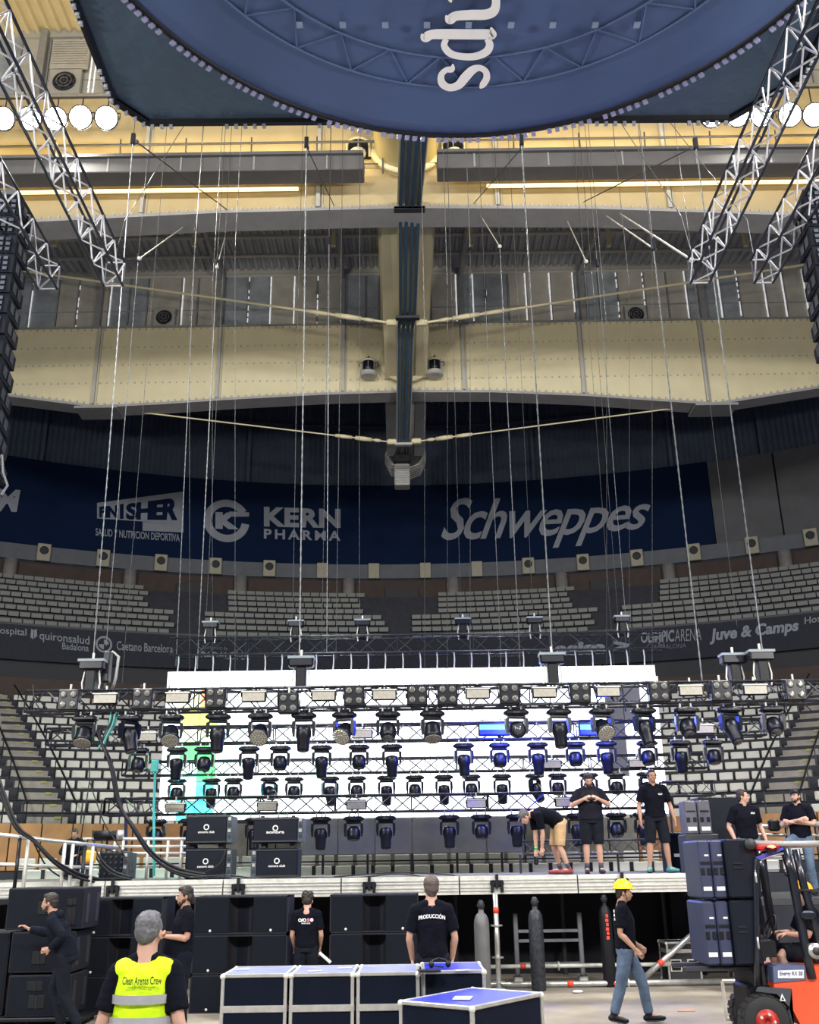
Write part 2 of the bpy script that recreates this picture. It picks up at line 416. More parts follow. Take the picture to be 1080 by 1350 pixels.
# ---------------- upper stand
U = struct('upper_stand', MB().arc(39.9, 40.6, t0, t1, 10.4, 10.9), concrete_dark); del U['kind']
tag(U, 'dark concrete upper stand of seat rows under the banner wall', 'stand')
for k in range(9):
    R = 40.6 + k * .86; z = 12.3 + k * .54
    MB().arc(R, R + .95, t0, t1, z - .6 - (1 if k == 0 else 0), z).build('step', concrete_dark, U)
def px_t(x, y, R): return theta(pr(x, y, R))
blocks = [(D2R(-34), px_t(238, 826, 41), D2R(-34), px_t(200, 780, 45)), (px_t(272, 826, 41), px_t(514, 832, 41), px_t(302, 785, 45), px_t(483, 785, 45)),
          (px_t(543, 832, 41), px_t(787, 828, 41), px_t(577, 785, 45), px_t(757, 785, 45)), (px_t(818, 826, 41), D2R(34), px_t(868, 780, 45), D2R(34))]
# one seat: back, pan and bracket
sm = MB()
sm.cbox(-.225, .225, -.02, .03, .0, .26, .015, Matrix.Rotation(-.14, 4, 'X'))
sm.cbox(-.22, .22, -.13, -.05, -.01, .235, .015, Matrix.Rotation(-.1, 4, 'X'))
sm.box(-.2, .2, -.1, .02, -.04, .0)
seat_me = sm.mesh('seat', seat_m)
sv = [v.co.copy() for v in seat_me.vertices]; sf = [tuple(p.vertices) for p in seat_me.polygons]
lite = MB(); lite.box(-.235, .235, -.13, .0, .05, .27)
far = MB()
def addseat(mb, src, t, R, z):
    M = Matrix.Translation(cyl(R, t, z)) @ Matrix.Rotation(-t, 4, 'Z')
    mb.add([M @ v for v in src.v], src.f)
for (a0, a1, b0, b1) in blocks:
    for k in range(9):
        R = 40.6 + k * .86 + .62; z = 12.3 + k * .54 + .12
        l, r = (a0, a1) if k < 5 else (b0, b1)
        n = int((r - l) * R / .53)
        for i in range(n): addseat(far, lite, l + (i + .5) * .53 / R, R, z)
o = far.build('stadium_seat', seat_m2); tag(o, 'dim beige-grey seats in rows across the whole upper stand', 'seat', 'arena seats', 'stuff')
# balcony front with advertising strip
B = thing('balcony_front', 'dark curved balcony front with strip of sponsor lettering', 'balcony', (0, 48, 11))
MB().arc(39.6, 40.0, t0, t1, 10.85, 12.42).build('advertising_strip', mat('charcoal_strip', (.022, .024, .032), .8, spec=.2), B, world=True)
MB().arc(39.6, 40.1, t0, t1, 12.42, 12.52).build('rail', dark_grey, B, world=True)
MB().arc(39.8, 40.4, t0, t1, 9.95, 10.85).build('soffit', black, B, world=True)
RB = 39.55
def ad(s, c, m=lett, bold=.01, shear=0): wall_print(text_mesh(s, bold, shear), c, RB, 'lettering', m, B)
ad('ospital', [(0, 838), (35, 841), (35, 829), (0, 826)]); ad('quironsalud', [(52, 846), (118, 853), (118, 839), (52, 832)]); ad('Badalona', [(82, 856), (117, 859), (117, 850), (82, 847)])
wall_print(([(.1, .2), (.45, 0), (.5, .9), (.2, 1), (.55, .9), (.55, .1), (.9, .3), (.85, 1)], [(0, 1, 2, 3), (4, 5, 6, 7)]), [(39, 843), (50, 843), (50, 829), (39, 829)], RB, 'logo_mark', lett, B)
rv = []; rf = []
for i in range(25):
    a = 2 * PI * i / 24; rv += [(.5 + .5 * math.cos(a), .5 + .5 * math.sin(a)), (.5 + .38 * math.cos(a), .5 + .38 * math.sin(a))]
for i in range(24): rf.append((2 * i, 2 * i + 1, 2 * i + 3, 2 * i + 2))
for q0 in (0, PI):
    q = len(rv); rv.append((.5, .5)); rv += [(.5 + .3 * math.cos(q0 + PI / 2 * i / 5), .5 + .3 * math.sin(q0 + PI / 2 * i / 5)) for i in range(6)]
    rf.append(tuple(range(q, q + 7)))
wall_print((rv, rf), [(126, 860), (148, 861), (148, 839), (126, 838)], RB, 'logo_ring', lett, B)
ad('Caetano Barcelona', [(154, 857), (228, 861), (228, 850), (154, 845)]); ad('Ajuntament de', [(266, 857), (300, 859), (300, 852), (266, 850)], lett_d); ad('BADALONA', [(265, 868), (329, 870), (329, 860), (265, 859)], lett, .02)
ad('Juve & Camps', [(373, 869), (416, 869), (416, 860), (373, 860)], lett_d); ad('Juve & Camps', [(645, 868), (690, 867), (690, 859), (645, 860)], lett_d)
ad('asisa >', [(732, 865), (830, 860), (830, 843), (732, 847)], lett, .05); ad('OLIMPIC', [(845, 848), (889, 846), (889, 830), (845, 833)], lett, .03); ad('ARENA', [(890, 846), (925, 844), (925, 828), (890, 830)], lett, -.005); ad('BADALONA', [(862, 856), (905, 854), (905, 848), (862, 850)], lett_d)
ad('Juve & Camps', [(936, 850), (1053, 836), (1053, 816), (936, 829)], lett, .04, .1); ad('Hospital', [(1061, 826), (1105, 818), (1105, 806), (1061, 814)])
struct('wall_rear_lower', MB().arc(38.95, 39.3, t0, t1, 8.6, 9.95), brick_brown)

# ---------------- lower stand
L = struct('lower_stand', MB().arc(25.2, 26.0, t0, t1, 0, 3.3), dark_grey); del L['kind']
tag(L, 'lower concrete stand of pale seats rising behind the stage', 'stand')
seat_step = mat('pale_retracted_bench', (.20, .19, .165), .7, 0, .25, 3)
NR = 14; dR = .92; dz = .425; Z0 = 3.30
for k in range(NR):
    R = 26.0 + k * dR; z = Z0 + k * dz
    MB().arc(R, R + dR + .05, t0, t1, z - .45, z, .06).build('step', concrete_dark, L)
# board wall in front of the first row, split in boards
for k in range(38):
    a = t0 + (t1 - t0) * k / 38
    MB().arc(25.08, 25.2, a + .0008, a + (t1 - t0) / 38 - .0008, 2.0, 3.3).build('front_board', tan_board if abs(a + .017) > D2R(15.5) else seat_step, L)
# front guard rail: two tubes and posts
for z in (3.62, 3.98):
    MB().tube([cyl(25.5, t0 + (t1 - t0) * i / 40, z) for i in range(41)], .025, 6).build('guard_rail', blackg, L)
pm = MB().box(-.02, .02, -.02, .02, 3.3, 3.98).mesh('guard_post', blackg)
for k in range(60):
    a = t0 + (t1 - t0) * (k + .5) / 60; link('guard_post', pm, L, Matrix.Translation(cyl(25.5, a, 0)))
# aisles
AIS = [-1, 1]
def aisle(s, R): return s * D2R(25.3 + (R - 26) / 12 * 2.3)
for s0 in AIS:
    for k in range(NR * 2):
        R = 26.0 + k * dR / 2; z = Z0 + k * dz / 2; a = aisle(s0, R)
        MB().arc(R, R + dR / 2 + .02, a - .6 / R, a + .6 / R, z - .2, z + .04).build('aisle_step', stair_con, L)
        if k % 2: MB().arc(R - .03, R + .02, a + .2 / R, a + .4 / R, z - .02, z + .05).build('step_marker', amber, L)
    for s in (-1, 1):
        pts = [cyl(26 + k * dR, aisle(s0, 26 + k * dR) + s * .72 / (26 + k * dR), Z0 + k * dz + .62) for k in range(NR)]
        MB().tube(pts, .035, 6).build('handrail', blackg, L)
        for k in range(0, NR, 2):
            p = pts[k]; MB().tube([p, p - Vector((0, 0, .7))], .02, 6).build('rail_post', blackg, L)
cand = []
for side in ('ol', 'l', 'r', 'or'):
    for k in range(NR):
        R = 26.0 + k * dR + .62; z = Z0 + k * dz + .05; A_ = aisle(1, R); g = .85 / R; sg = -1 if 'l' in side else 1
        lo, hi = (A_ + g, D2R(33)) if side[0] == 'o' else (D2R(12.5), A_ - g)
        n = int((hi - lo) * R / .54)
        for i in range(n):
            t = lo + (i + .5) * .54 / R if side[0] == 'o' else hi - (i + .5) * .54 / R
            cand.append((R, sg * t, z, side, k, i))
# retractable front rows seen under the screen and beside the stage
for k, (R, z) in enumerate([(21.9, 1.75), (23.1, 2.05)]):
    MB().arc(R - .5, R + .6, D2R(-30), D2R(30), 0, z - .08).build('retractable_step', concrete_dark, L)
    n = int(D2R(56) * R / .56)
    for i in range(n): cand.append((R, D2R(-28) + (i + .5) * .56 / R, z, 'front', k, i))
MB().arc(21.3, 21.35, D2R(-30), D2R(30), 2.1, 2.14).build('guard_rail', blackg, L)
cand.sort(key=lambda c: (cyl(c[0], c[1], c[2]) - O).length * (1 if abs(c[1]) < D2R(29) else 1.4))
lab = {'l': 'pale tip-up seat left of screen', 'ol': 'pale tip-up seat outside far left aisle',
       'r': 'pale tip-up seat right of screen', 'or': 'pale tip-up seat outside far right aisle',
       'front': 'pale grey seat in the low rows directly behind the stage'}
for c in cand[:300]:
    R, t, z, s = c[:4]
    o = link('stadium_seat', seat_me, None, Matrix.Translation(cyl(R, t, z)) @ Matrix.Rotation(-t, 4, 'Z'))
    if s == 'front': lb = 'pale seat in the low %s row behind the stage, %s from the left' % (['nearer', 'farther'][c[4]], ordinal(c[5]))
    else: lb = lab[s] + ', %s row up, %s from the aisle' % (ordinal(c[4]), ordinal(c[5]))
    tag(o, lb, 'seat', {'l': 'lower stand seats left', 'ol': 'lower stand seats far left', 'r': 'lower stand seats right', 'or': 'lower stand seats far right', 'front': 'low seats behind the stage'}[s])
rest = MB(); src = MB().add(sv, sf)
for c in cand[300:]: addseat(rest, src, c[1], c[0], c[2])
tag(rest.build('stadium_seat', seat_m), 'remaining pale grey seats filling the higher rows of the lower stand', 'seat', 'arena seats', 'stuff')

# ================================================================ ROOF
# corrugated roof sheets
def corr(x0, x1, ya, za, yb, zb, pitch, amp):
    n = int((x1 - x0) / pitch); vs = []; fs = []; pr_ = [(0, 0), (.35, 0), (.5, 1), (.85, 1)]
    xs = []
    for i in range(n):
        for u, h in pr_: xs.append((x0 + (i + u) * pitch, h * amp))
    for x, h in xs: vs += [(x, ya, za + h), (x, yb, zb + h)]
    for i in range(len(xs) - 1): fs.append((2 * i, 2 * i + 1, 2 * i + 3, 2 * i + 2))
    return MB().add(vs, fs)
struct('ceiling', corr(-28, 28, 30.3, 30.0, 42.6, 30.0, .38, .14), roof_dark)
struct('ceiling_near', corr(-28, 28, 12, 33.3, 30.4, 33.3, .42, .16), roof_cream)['kind'] = 'structure'
struct('ceiling_far', corr(-32, 32, 42.5, 30.3, 60, 30.6, .5, .14), navy_wall)
def girder(name, label, Y, prof, ztop, stiff, fl_h, fl_d, rows, mweb):
    G = thing(name, label, 'girder', (0, Y, ztop))
    def zb(x):
        for (xa, za), (xb, zb_) in zip(prof, prof[1:]):
            if xa <= x <= xb: return za + (zb_ - za) * (x - xa) / (xb - xa)
        return prof[0][1] if x < prof[0][0] else prof[-1][1]
    xs = [prof[0][0]] + stiff + [prof[-1][0]]
    for a, b in zip(xs, xs[1:]):
        kn = [a] + [p[0] for p in prof if a < p[0] < b] + [b]
        poly = [(x, zb(x)) for x in kn] + [(b, ztop), (a, ztop)]
        MB().prism(poly, Y, Y + .12).build('web_panel', mweb, G, world=True)
    for x in stiff:
        MB().box(x - .07, x + .07, Y - .14, Y, zb(x) + .05, ztop - .05).build('stiffener', cream_grey, G, world=True)
        MB().box(x + .13, x + .17, Y - .05, Y, zb(x) + .05, ztop - .05).build('joint_cover', cream_grey, G, world=True)
    kn = [p for p in prof]
    for (xa, za), (xb, zb_) in zip(kn, kn[1:]):
        MB().add([(xa, Y - .12, za), (xb, Y - .12, zb_), (xb, Y + fl_d, zb_), (xa, Y + fl_d, za), (xa, Y - .12, za - .12), (xb, Y - .12, zb_ - .12), (xb, Y + fl_d, zb_ - .12), (xa, Y + fl_d, za - .12)],
                 [(0, 1, 2, 3), (4, 7, 6, 5), (0, 4, 5, 1), (2, 6, 7, 3), (1, 5, 6, 2), (0, 3, 7, 4)]).build('bottom_flange', flange_grey, G, world=True)
    MB().box(prof[0][0], prof[-1][0], Y - .1, Y + .5, ztop, ztop + .08).build('top_flange', steel_grey, G, world=True)
    rv = MB(); x = prof[0][0] + .2
    while x < prof[-1][0]:
        for h in rows: rv.box(x - .035, x + .035, Y - .035, Y, ztop - h - .035, ztop - h + .035)
        rv.box(x - .03, x + .03, Y - .05, Y, ztop - .12, ztop - .02)
        rv.box(x - .04, x + .04, Y - .08, Y, zb(x) + .02, zb(x) + .13)
        x += .33
    tag(rv.build('rivets', cream_grey, G, world=True), kind='stuff')
    return G, zb
st1 = [py(x, 470, 42).x for x in (-150, 130, 290, 453, 610, 765, 925, 1230)]
G1, zb1 = girder('roof_girder', 'deep cream steel girder, lower and farther, with round black lanterns', 41.9,
    [(-27, 24.3), (-19.5, 23.25), (-14.6, 22.5), (-11.5, 22.62), (-8.5, 22.8), (-4, 23.0), (0, 23.07), (4, 23.0), (8.3, 22.75), (11.5, 22.45), (14.4, 22.2), (19.5, 23.0), (27, 24.1)], 26.65, st1, .3, .9, (1.05, 2.0, 2.95), cream)
for s, x in ((-1, -14.6), (1, 14.4)):
    MB().box(x - 1, x + 1, 41.6, 42.9, zb1(x) - .22, zb1(x) - .1).build('splice_plate', steel_grey, G1, world=True)
st2 = [py(x, 250, 30).x for x in (-60, 190, 420, 655, 880, 1130)]
G2, zb2 = girder('roof_girder', 'nearer upper cream girder lit yellow behind its long grey duct', 30.0,
    [(-22, 23.3), (-14, 24.1), (-7, 24.4), (0, 24.5), (7, 24.35), (14, 23.95), (22, 23.2)], 29.75, st2, .3, 1.0, (2.75,), cream_warm)
# duct shelf on the near girder with its warm strip lamps
D = thing('girder_duct', 'long grey box duct crossing the near girder, warm light above and below', 'duct', (0, 28.6, 25.4))
for x0, x1 in ((-22, -1.45), (1.15, 22)):
    MB().cbox(x0, x1, 28.5, 29.3, 25.02, 25.62, .03).build('duct_box', duct_grey, D, world=True)
    MB().box(x0, x1, 28.4, 29.5, 25.62, 25.74).build('duct_lid', duct_grey, D, world=True)
    e = 2.4 if x0 < 0 else 1.8
    MB().box(x0 + .3, x1 - e if x0 < 0 else x1 - .3, 29.45, 29.6, 25.60, 25.66).build('strip_lamp', strip_m, D, world=True)
    MB().box(x0 + (0.3 if x0 < 0 else e), x1 - (e if x0 < 0 else .3), 29.45, 29.6, 24.98, 25.04).build('strip_lamp', strip_m, D, world=True)
    n = 8
    for k in range(n):
        x = x0 + (x1 - x0) * (k + .5) / n; MB().box(x - .03, x + .03, 28.48, 28.5, 25.03, 25.6).build('duct_joint', steel_grey, D, world=True)
        MB().box(x - .05, x + .05, 28.6, 30, 25.74, 25.8).build('bracket', cream_grey, D, world=True)
lamp('warm_wash_left', 'AREA', (-11.5, 28.9, 25.9), (-11.5, 30.2, 27.6), 420, (1., .74, .30), shape='RECTANGLE', size=20, size_y=.3)
lamp('warm_wash_right', 'AREA', (11.5, 28.9, 25.9), (11.5, 30.2, 27.6), 420, (1., .74, .30), shape='RECTANGLE', size=20, size_y=.3)
# service pipe with hangers in front of the near girder
SP = thing('service_pipe', 'thin dark pipe with hangers running across the near girder', 'pipe', (0, 29.4, 26.95))
MB().tube([(-22, 29.4, 26.95), (22, 29.4, 26.95)], .045, 8).build('pipe', wire_m, SP, world=True)
MB().tube([(-22, 29.7, 26.2), (22, 29.7, 26.2)], .025, 8).build('conduit', wire_m, SP, world=True)
for k in range(17):
    x = -20 + k * 2.4; MB().tube([(x, 29.4, 27.2), (x, 29.5, 26.5), (x, 29.7, 25.75)], .03, 6).build('hanger', wire_m, SP, world=True)

# clerestory windows
def clere(name, Y, z0, z1, edges, fans, slits, posts):
    Wd = struct(name, MB().box(-25, 25, Y + .1, Y + .16, z0 - .1, z0), steel_grey)
    xs = edges
    for i, (a, b) in enumerate(zip(xs, xs[1:])):
        g = (i * 7) % 5 in (0, 3)
        zc = z0 + (z1 - z0) * .36
        for (c, d) in ((z0, zc - .02), (zc + .02, z1)):
            MB().box(a + .05, b - .05, Y, Y + .05, c, d).build('pane', glass_dark if g else glass_grey, Wd)
        MB().box(a - .03, a + .03, Y - .04, Y + .1, z0, z1).build('mullion', steel_grey, Wd)
        MB().box(a, b, Y - .02, Y + .06, zc - .025, zc + .025).build('transom', steel_grey, Wd)
    for x in slits:
        z = z0
        w = random.uniform(.04, .07)
        sh = MB()
        for q in range(9):
            if random.random() < .8 or w > .055: sh.box(x - w / 2 - random.uniform(0, .02), x + w / 2, Y - .06, Y - .05, z, z + (z1 - z0) / 9 * (.95 if w > .05 else random.uniform(.4, .95)))
            z += (z1 - z0) / 9
        sh.build('daylight_gap', slit_m, Wd)
    for x in posts:
        MB().cbox(x - .14, x + .14, Y - .35, Y - .05, z0, z1 + .2, .03).build('frame_post', steel_grey, Wd)
    MB().box(-25, 25, Y - .1, Y + .1, z1, z1 + .42).build('head_rail', cream_grey, Wd)
    return Wd
e1 = [py(x, 400, 42.5).x for x in range(-180, 500, 31)] ; e1 = [py(x, 400, 42.5).x for x in (-110, -80, -50, -20, 10, 42, 78, 104, 132, 146, 172, 196, 240, 262, 292, 328, 357, 388, 419, 455, 483, 500, 532, 568, 602, 640, 670, 694, 726, 757, 790, 815, 850, 880, 906, 950, 975, 1010, 1035, 1068, 1095, 1120, 1150, 1180, 1210)]
clere('window_1', 42.3, 26.75, 29.75, e1, [], [py(x, 400, 42.3).x for x in (-20, 12, 42, 104, 146, 241, 328, 357, 388, 419, 455, 602, 624, 694, 726, 757, 815, 850, 906, 950, 975, 1010, 1035, 1064, 1100)],
      [py(x, 400, 42.2).x for x in (-20, 132, 292, 452, 608, 768, 925, 1085)])
e2 = [-22 + i * 1.15 for i in range(40)]
clere('window_2', 30.5, 29.85, 33.1, e2, [], [py(122, 80, 30.5).x, py(128, 80, 30.5).x, -18, 13.6, 17], [py(55, 80, 30.3).x, -19, 12.4, 18])
def fan(label, p, r, hs):
    T = thing('extractor_fan', label, 'fan', p, 0, 'round extractor fans in the roof windows')
    MB().cbox(-hs, hs, -.1, .1, -hs, hs, .02).build('housing', cream_grey, T)
    Mx = Matrix.Rotation(PI / 2, 4, 'X')
    mbx = MB(); mbx.tube([(r * math.cos(q * PI / 12), -.13, r * math.sin(q * PI / 12)) for q in range(25)], .035, 6); mbx.build('rim', dark_grey, T)
    MB().lathe([(r * .97, .1), (r * .97, .115), (.01, .12)], 24, Mx).build('opening', black, T)
    for q in range(6):
        a = q * PI / 3; Mq = Matrix.Rotation(a, 4, 'Y')
        MB().add([Mq @ Vector(v) for v in [(.04, -.13, -.03), (r * .9, -.15, -.12), (r * .9, -.12, .10), (.04, -.13, .04)]], [(0, 1, 2, 3)]).build('blade', dark_grey, T)
    MB().lathe([(.06, .12), (.06, .18), (.02, .2)], 12, Mx).build('hub', dark_grey, T)
    for q in (.35, .7): MB().tube([(r * q * math.cos(k * PI / 10), -.18, r * q * math.sin(k * PI / 10)) for k in range(21)], .010, 5).build('guard_ring', steel_grey, T)
fan('round dark fan in its square housing left of the roof spine', py(217, 420, 42.1), .36, .52)
fan('round dark fan in its square housing right of the roof spine', py(838, 416, 42.1), .36, .52)
fan('large round fan under a grey louvre at top left', py(86, 110, 30.3), .42, .62)
T = thing('louvre_panel', 'square grey louvre panel above the fan at top left', 'panel', py(93, 72, 30.25))
MB().cbox(-.75, .75, -.06, .06, -.72, .72, .02).build('frame', cream_grey, T)
for k in range(11): MB().box(-.68, .68, -.1, -.05, -.62 + k * .12, -.55 + k * .12, Matrix.Rotation(0, 4, 'X')).build('slat', glass_grey, T)
# roof purlins, posts and braces between the girders
for k, y_ in enumerate((310, 335, 361)):
    p = pz(520, y_, 29.75)
    o = MB().tube([(-24, p.y, 29.75), (24, p.y, 29.75)], .09, 8).build('purlin', cream_grey)
    tag(o, 'cream tube purlin under the dark corrugated roof, %s from the top' % ORD[k], 'beam', 'purlins under the corrugated roof')
for k, x in enumerate((73, 257, 440, 620, 802, 982)):
    p = py(x, 311, 37.5); r_ = .09
    o = MB().cbox(p.x - .10, p.x + .10, 37.4, 37.6, p.z - .55, 29.9, .02).build('roof_hanger', cream)
    tag(o, 'short cream hanging stub under the roof sheets, %s from the left' % ORD[k], 'beam', 'cream stubs under the roof')
for k, (xa, ya, xb, yb) in enumerate([(265, 300, 292, 362), (448, 300, 451, 362), (618, 300, 607, 362), (797, 300, 764, 362), (95, 300, 130, 362), (960, 300, 925, 362)]):
    a = py(xa, ya, 35.5); a.z = 29.6; b = py(xb, yb, 42.0); a = Vector((py(xa, ya, 37.6).x, 37.6, 29.55)); b.z = 29.4
    o = MB().tube([a, b], .12, 8).build('roof_brace', steel_grey)
    tag(o, 'grey roof brace meeting the window frame, %s' % ['second from the left', 'just left of the spine', 'just right of the spine', 'second from the right', 'leftmost', 'rightmost'][k], 'beam', 'grey roof braces')
# spine: conical tube through both girders
def ax(Y): return Vector((.13 - (Y - 25) * .0125, Y, 27.05 - (Y - 30) * .206))
SPN = thing('roof_spine', 'thick cream tube running along the roof centre, ending in octagonal block', 'beam', ax(36))
ring = lambda a, b, r0, r1: MB().tube([ax(a), ax((a + b) / 2), ax(b)], [r0, (r0 + r1) / 2, r1], 28)
ring(18, 30.05, 1.35, 1.2).build('tube_section', cream, SPN, True, world=True)
ring(30.05, 41.95, 1.2, 1.05).build('tube_section', cream, SPN, True, world=True)
ring(41.95, 49.6, 1.05, .95).build('tube_section', cream_grey, SPN, True, world=True)
MB().tube([ax(49.3), ax(50.6)], [1.1, .95], 8).build('end_block', cream_grey, SPN, world=True)
for k in range(5): MB().tube([ax(49.5 + k * .2), ax(49.58 + k * .2)], [1.14, 1.12], 8).build('end_rib', steel_grey, SPN, world=True)
for Y in (29.85, 41.75): MB().tube([ax(Y), ax(Y + .15)], [1.38 - (Y - 30) * .01, 1.38 - (Y - 30) * .01], 28).build('collar', cream, SPN, True, world=True)
# side plates flanking the spine behind the near girder
for s in (-1, 1):
    for (ya, yb, m_) in ((31, 41.7, cream), (43, 48, steel_grey)):
        a, b = ax(ya), ax(yb); w_ = 1.0
        vs = []
        for p in (a, b):
            vs += [p + Vector((s * .45, 0, -1.0)), p + Vector((s * w_, 0, -1.0)), p + Vector((s * w_, 0, .8)), p + Vector((s * .45, 0, .8))]
        MB().add(vs, [(0, 1, 2, 3), (4, 7, 6, 5), (0, 4, 5, 1), (1, 5, 6, 2), (2, 6, 7, 3), (3, 7, 4, 0)]).build('side_plate', m_, SPN, world=True)
# cable rails under the spine
kp = [(548, 150, 24.3), (540, 275, 30.0), (537.5, 418, 36.5), (535, 432, 37.5), (532, 585, 44.5)]
P = [py(*k) for k in kp]
CT = thing('cable_tray', 'four parallel dark blue cable bars running under the roof spine', 'tray', P[2])
hw = [.36, .33, .30, .29, .25]
for q in (-1, -.34, .34, 1):
    mb = MB(); vs = []
    for p, h in zip(P, hw):
        c = p + Vector((q * h, 0, 0)); w_ = h * .19
        vs += [c + Vector((-w_, 0, 0)), c + Vector((w_, 0, 0)), c + Vector((w_, 0, .12)), c + Vector((-w_, 0, .12))]
    fs = []
    for i in range(len(P) - 1):
        for j in range(4): fs.append((4 * i + j, 4 * i + (j + 1) % 4, 4 * i + 4 + (j + 1) % 4, 4 * i + 4 + j))
    fs += [(3, 2, 1, 0), (16, 17, 18, 19)]
    mb.add(vs, fs).build('cable_bar', mat('blue_black_cable_bar', (.035, .065, .10), .5, 0, .1, 5), CT, world=True)
vs = []
for p, h in zip(P, hw): vs += [p + Vector((-h * 1.35, 0, .2)), p + Vector((h * 1.35, 0, .2)), p + Vector((h * 1.35, 0, .3)), p + Vector((-h * 1.35, 0, .3))]
mb = MB().add(vs, fs); mb.build('backing_plate', cream, CT, world=True)
for k in (1, 2, 4):
    p = P[k]; MB().box(p.x - hw[k] * 1.7, p.x + hw[k] * 1.7, p.y - .12, p.y + .12, p.z - .10, p.z + .02).build('tray_bracket', dark_grey if k != 4 else cream_grey, CT, world=True)
# cable tail and box at the far end
a = P[4]; b = py(530, 605, 47.5)
for q in (-.2, -.1, .1, .2): MB().tube([a + Vector((q, 0, 0)), b + Vector((q * 1.6, 0, .3))], .035, 6).build('cable_tail', cable_m, CT, world=True)
MB().cbox(b.x - .42, b.x + .42, b.y - .1, b.y + .5, b.z - .2, b.z + .25, .03).build('cable_box', black, CT, world=True)
MB().cbox(b.x - .4, b.x + .4, b.y + .1, b.y + .9, b.z - 1.4, b.z - .2, .05).build('vent_box', cream_grey, CT, world=True)
for k in range(8): MB().box(b.x - .38, b.x + .38, b.y + .05, b.y + .1, b.z - 1.3 + k * .13, b.z - 1.22 + k * .13).build('vent_slat', steel_grey, CT, world=True)
# tie rods
def rod(label, a, b, r, sleeves):
    T = thing('tie_rod', label, 'rod', (a + b) / 2, 0, 'tie rods meeting under the roof spine')
    MB().tube([a, b], r, 8).build('rod', cream, T, world=True)
    for s0, s1, rr in sleeves: MB().tube([a.lerp(b, s0), a.lerp(b, (s0 + s1) / 2), a.lerp(b, s1)], [rr * .8, rr, rr * .8], 10).build('sleeve', cream, T, True, world=True)
    MB().cbox(b.x - .25, b.x + .25, b.y - .15, b.y + .15, b.z - .13, b.z + .13, .05).build('end_lug', cream, T, world=True)
SL = [(.80, .86, .10), (.87, .93, .12), (.935, .96, .09)]
rod('cream tie rod rising left from spine past the roof windows', py(-40, 347, 37.5), py(517, 426, 37.0), .055, SL)
rod('cream tie rod rising right from spine past the roof windows', py(1120, 340, 37.5), py(556, 426, 37.0), .055, SL)
rod('thin cream tie rod below left half of the far girder', py(130, 537, 42.3), py(517, 583, 44.5), .035, SL)
rod('thin cream tie rod below right half of the far girder', py(930, 533, 42.3), py(549, 582, 44.5), .035, SL)
# lanterns
def lantern(label, p, sc):
    T = thing('bulkhead_lantern', label, 'lamp', p, 0, 'black glass lanterns on the girders')
    f = lambda l: [(r * sc, z * sc) for r, z in l]
    MB().lathe(f([(.34, -.52), (.40, -.48), (.40, -.30), (.30, -.26)]), 16).build('base', cream_grey, T)
    MB().lathe(f([(.27, -.28), (.30, -.1), (.30, .22), (.26, .30)]), 16).build('glass', fix_black, T, True)
    MB().lathe(f([(.30, .28), (.30, .34), (.16, .44), (.05, .47), (.04, .58)]), 16).build('cap', dark_grey, T)
    MB().lathe(f([(.31, .24), (.32, .30), (.31, .33)]), 16).build('collar', cream, T)
    for q in range(6):
        a = q * PI / 3 + .5; MB().tube([(.31 * sc * math.cos(a), .31 * sc * math.sin(a), -.28 * sc), (.31 * sc * math.cos(a), .31 * sc * math.sin(a), .3 * sc)], .014, 5).build('guard_bar', steel_grey, T)
    for s in (-1, 1): MB().tube([(s * .3 * sc, 0, .22 * sc), (s * .42 * sc, -.05, .22 * sc), (s * .46 * sc, -.05, .08 * sc), (s * .42 * sc, -.05, 0)], .025, 6).build('handle', dark_grey, T)
    MB().box(-.1 * sc, .1 * sc, .2 * sc, .6 * sc, -.45 * sc, -.35 * sc).build('bracket', cream_grey, T)
lantern('black glass lantern on the far girder, left of the spine', py(486, 484, 41.4), 1.0)
lantern('black glass lantern on the far girder, right of the spine', py(573, 483, 41.4), 1.0)
for l_, x in (('left', 472), ('right', 598)):
    p = py(x, 190, 29.6); T = thing('girder_hatch', 'dark arched hatch in near yellow girder, %s of the spine' % l_, 'hatch', p, 0, 'arched hatches in the near girder')
    ar = [(-.42, -.4)] + [(.42 * -math.cos(a), .1 + .35 * math.sin(a)) for a in [PI * i / 10 for i in range(11)]] + [(.42, -.4)]
    MB().prism(ar, .2, .36).build('opening', black, T)
    MB().tube([(u, .18, w_) for u, w_ in ar], .05, 6).build('frame', cream, T)
    MB().box(-.02, .02, .14, .2, -.4, .45).build('bar', cream_grey, T)
    MB().lathe([(.3, -.45), (.3, -.36), (.1, -.3)], 12).build('shelf', cream_grey, T)
# ================================================================ HANGING RIG
# scoreboard cube wrapped in drape, printed disc below
SB = thing('draped_scoreboard', 'huge navy draped scoreboard with round printed blue cloth underneath', 'scoreboard', (.7, 8.0, 13.5))
DC = Vector((.97, 8.0, 13.5)); DR = 5.42
sq = [(-4.9, 2.2), (6.1, 2.2), (6.6, 2.8), (6.6, 13.0), (5.7, 13.95), (-4.45, 13.85), (-4.9, 13.3)]
mb = MB(); n = len(sq)
MB().prism(sq, 14.25, 17.5, 'z').build('drape_box', drape, SB, world=True)
for i in range(n):
    a, b = Vector((*sq[i], 0)), Vector((*sq[(i + 1) % n], 0)); d = (b - a).normalized(); nn = Vector((d.y, -d.x, 0))
    M_ = MB(); M_.tube([a + Vector((0, 0, 14.22)), b + Vector((0, 0, 14.22))], .07, 6); M_.build('edge_pipe', black, SB, world=True)
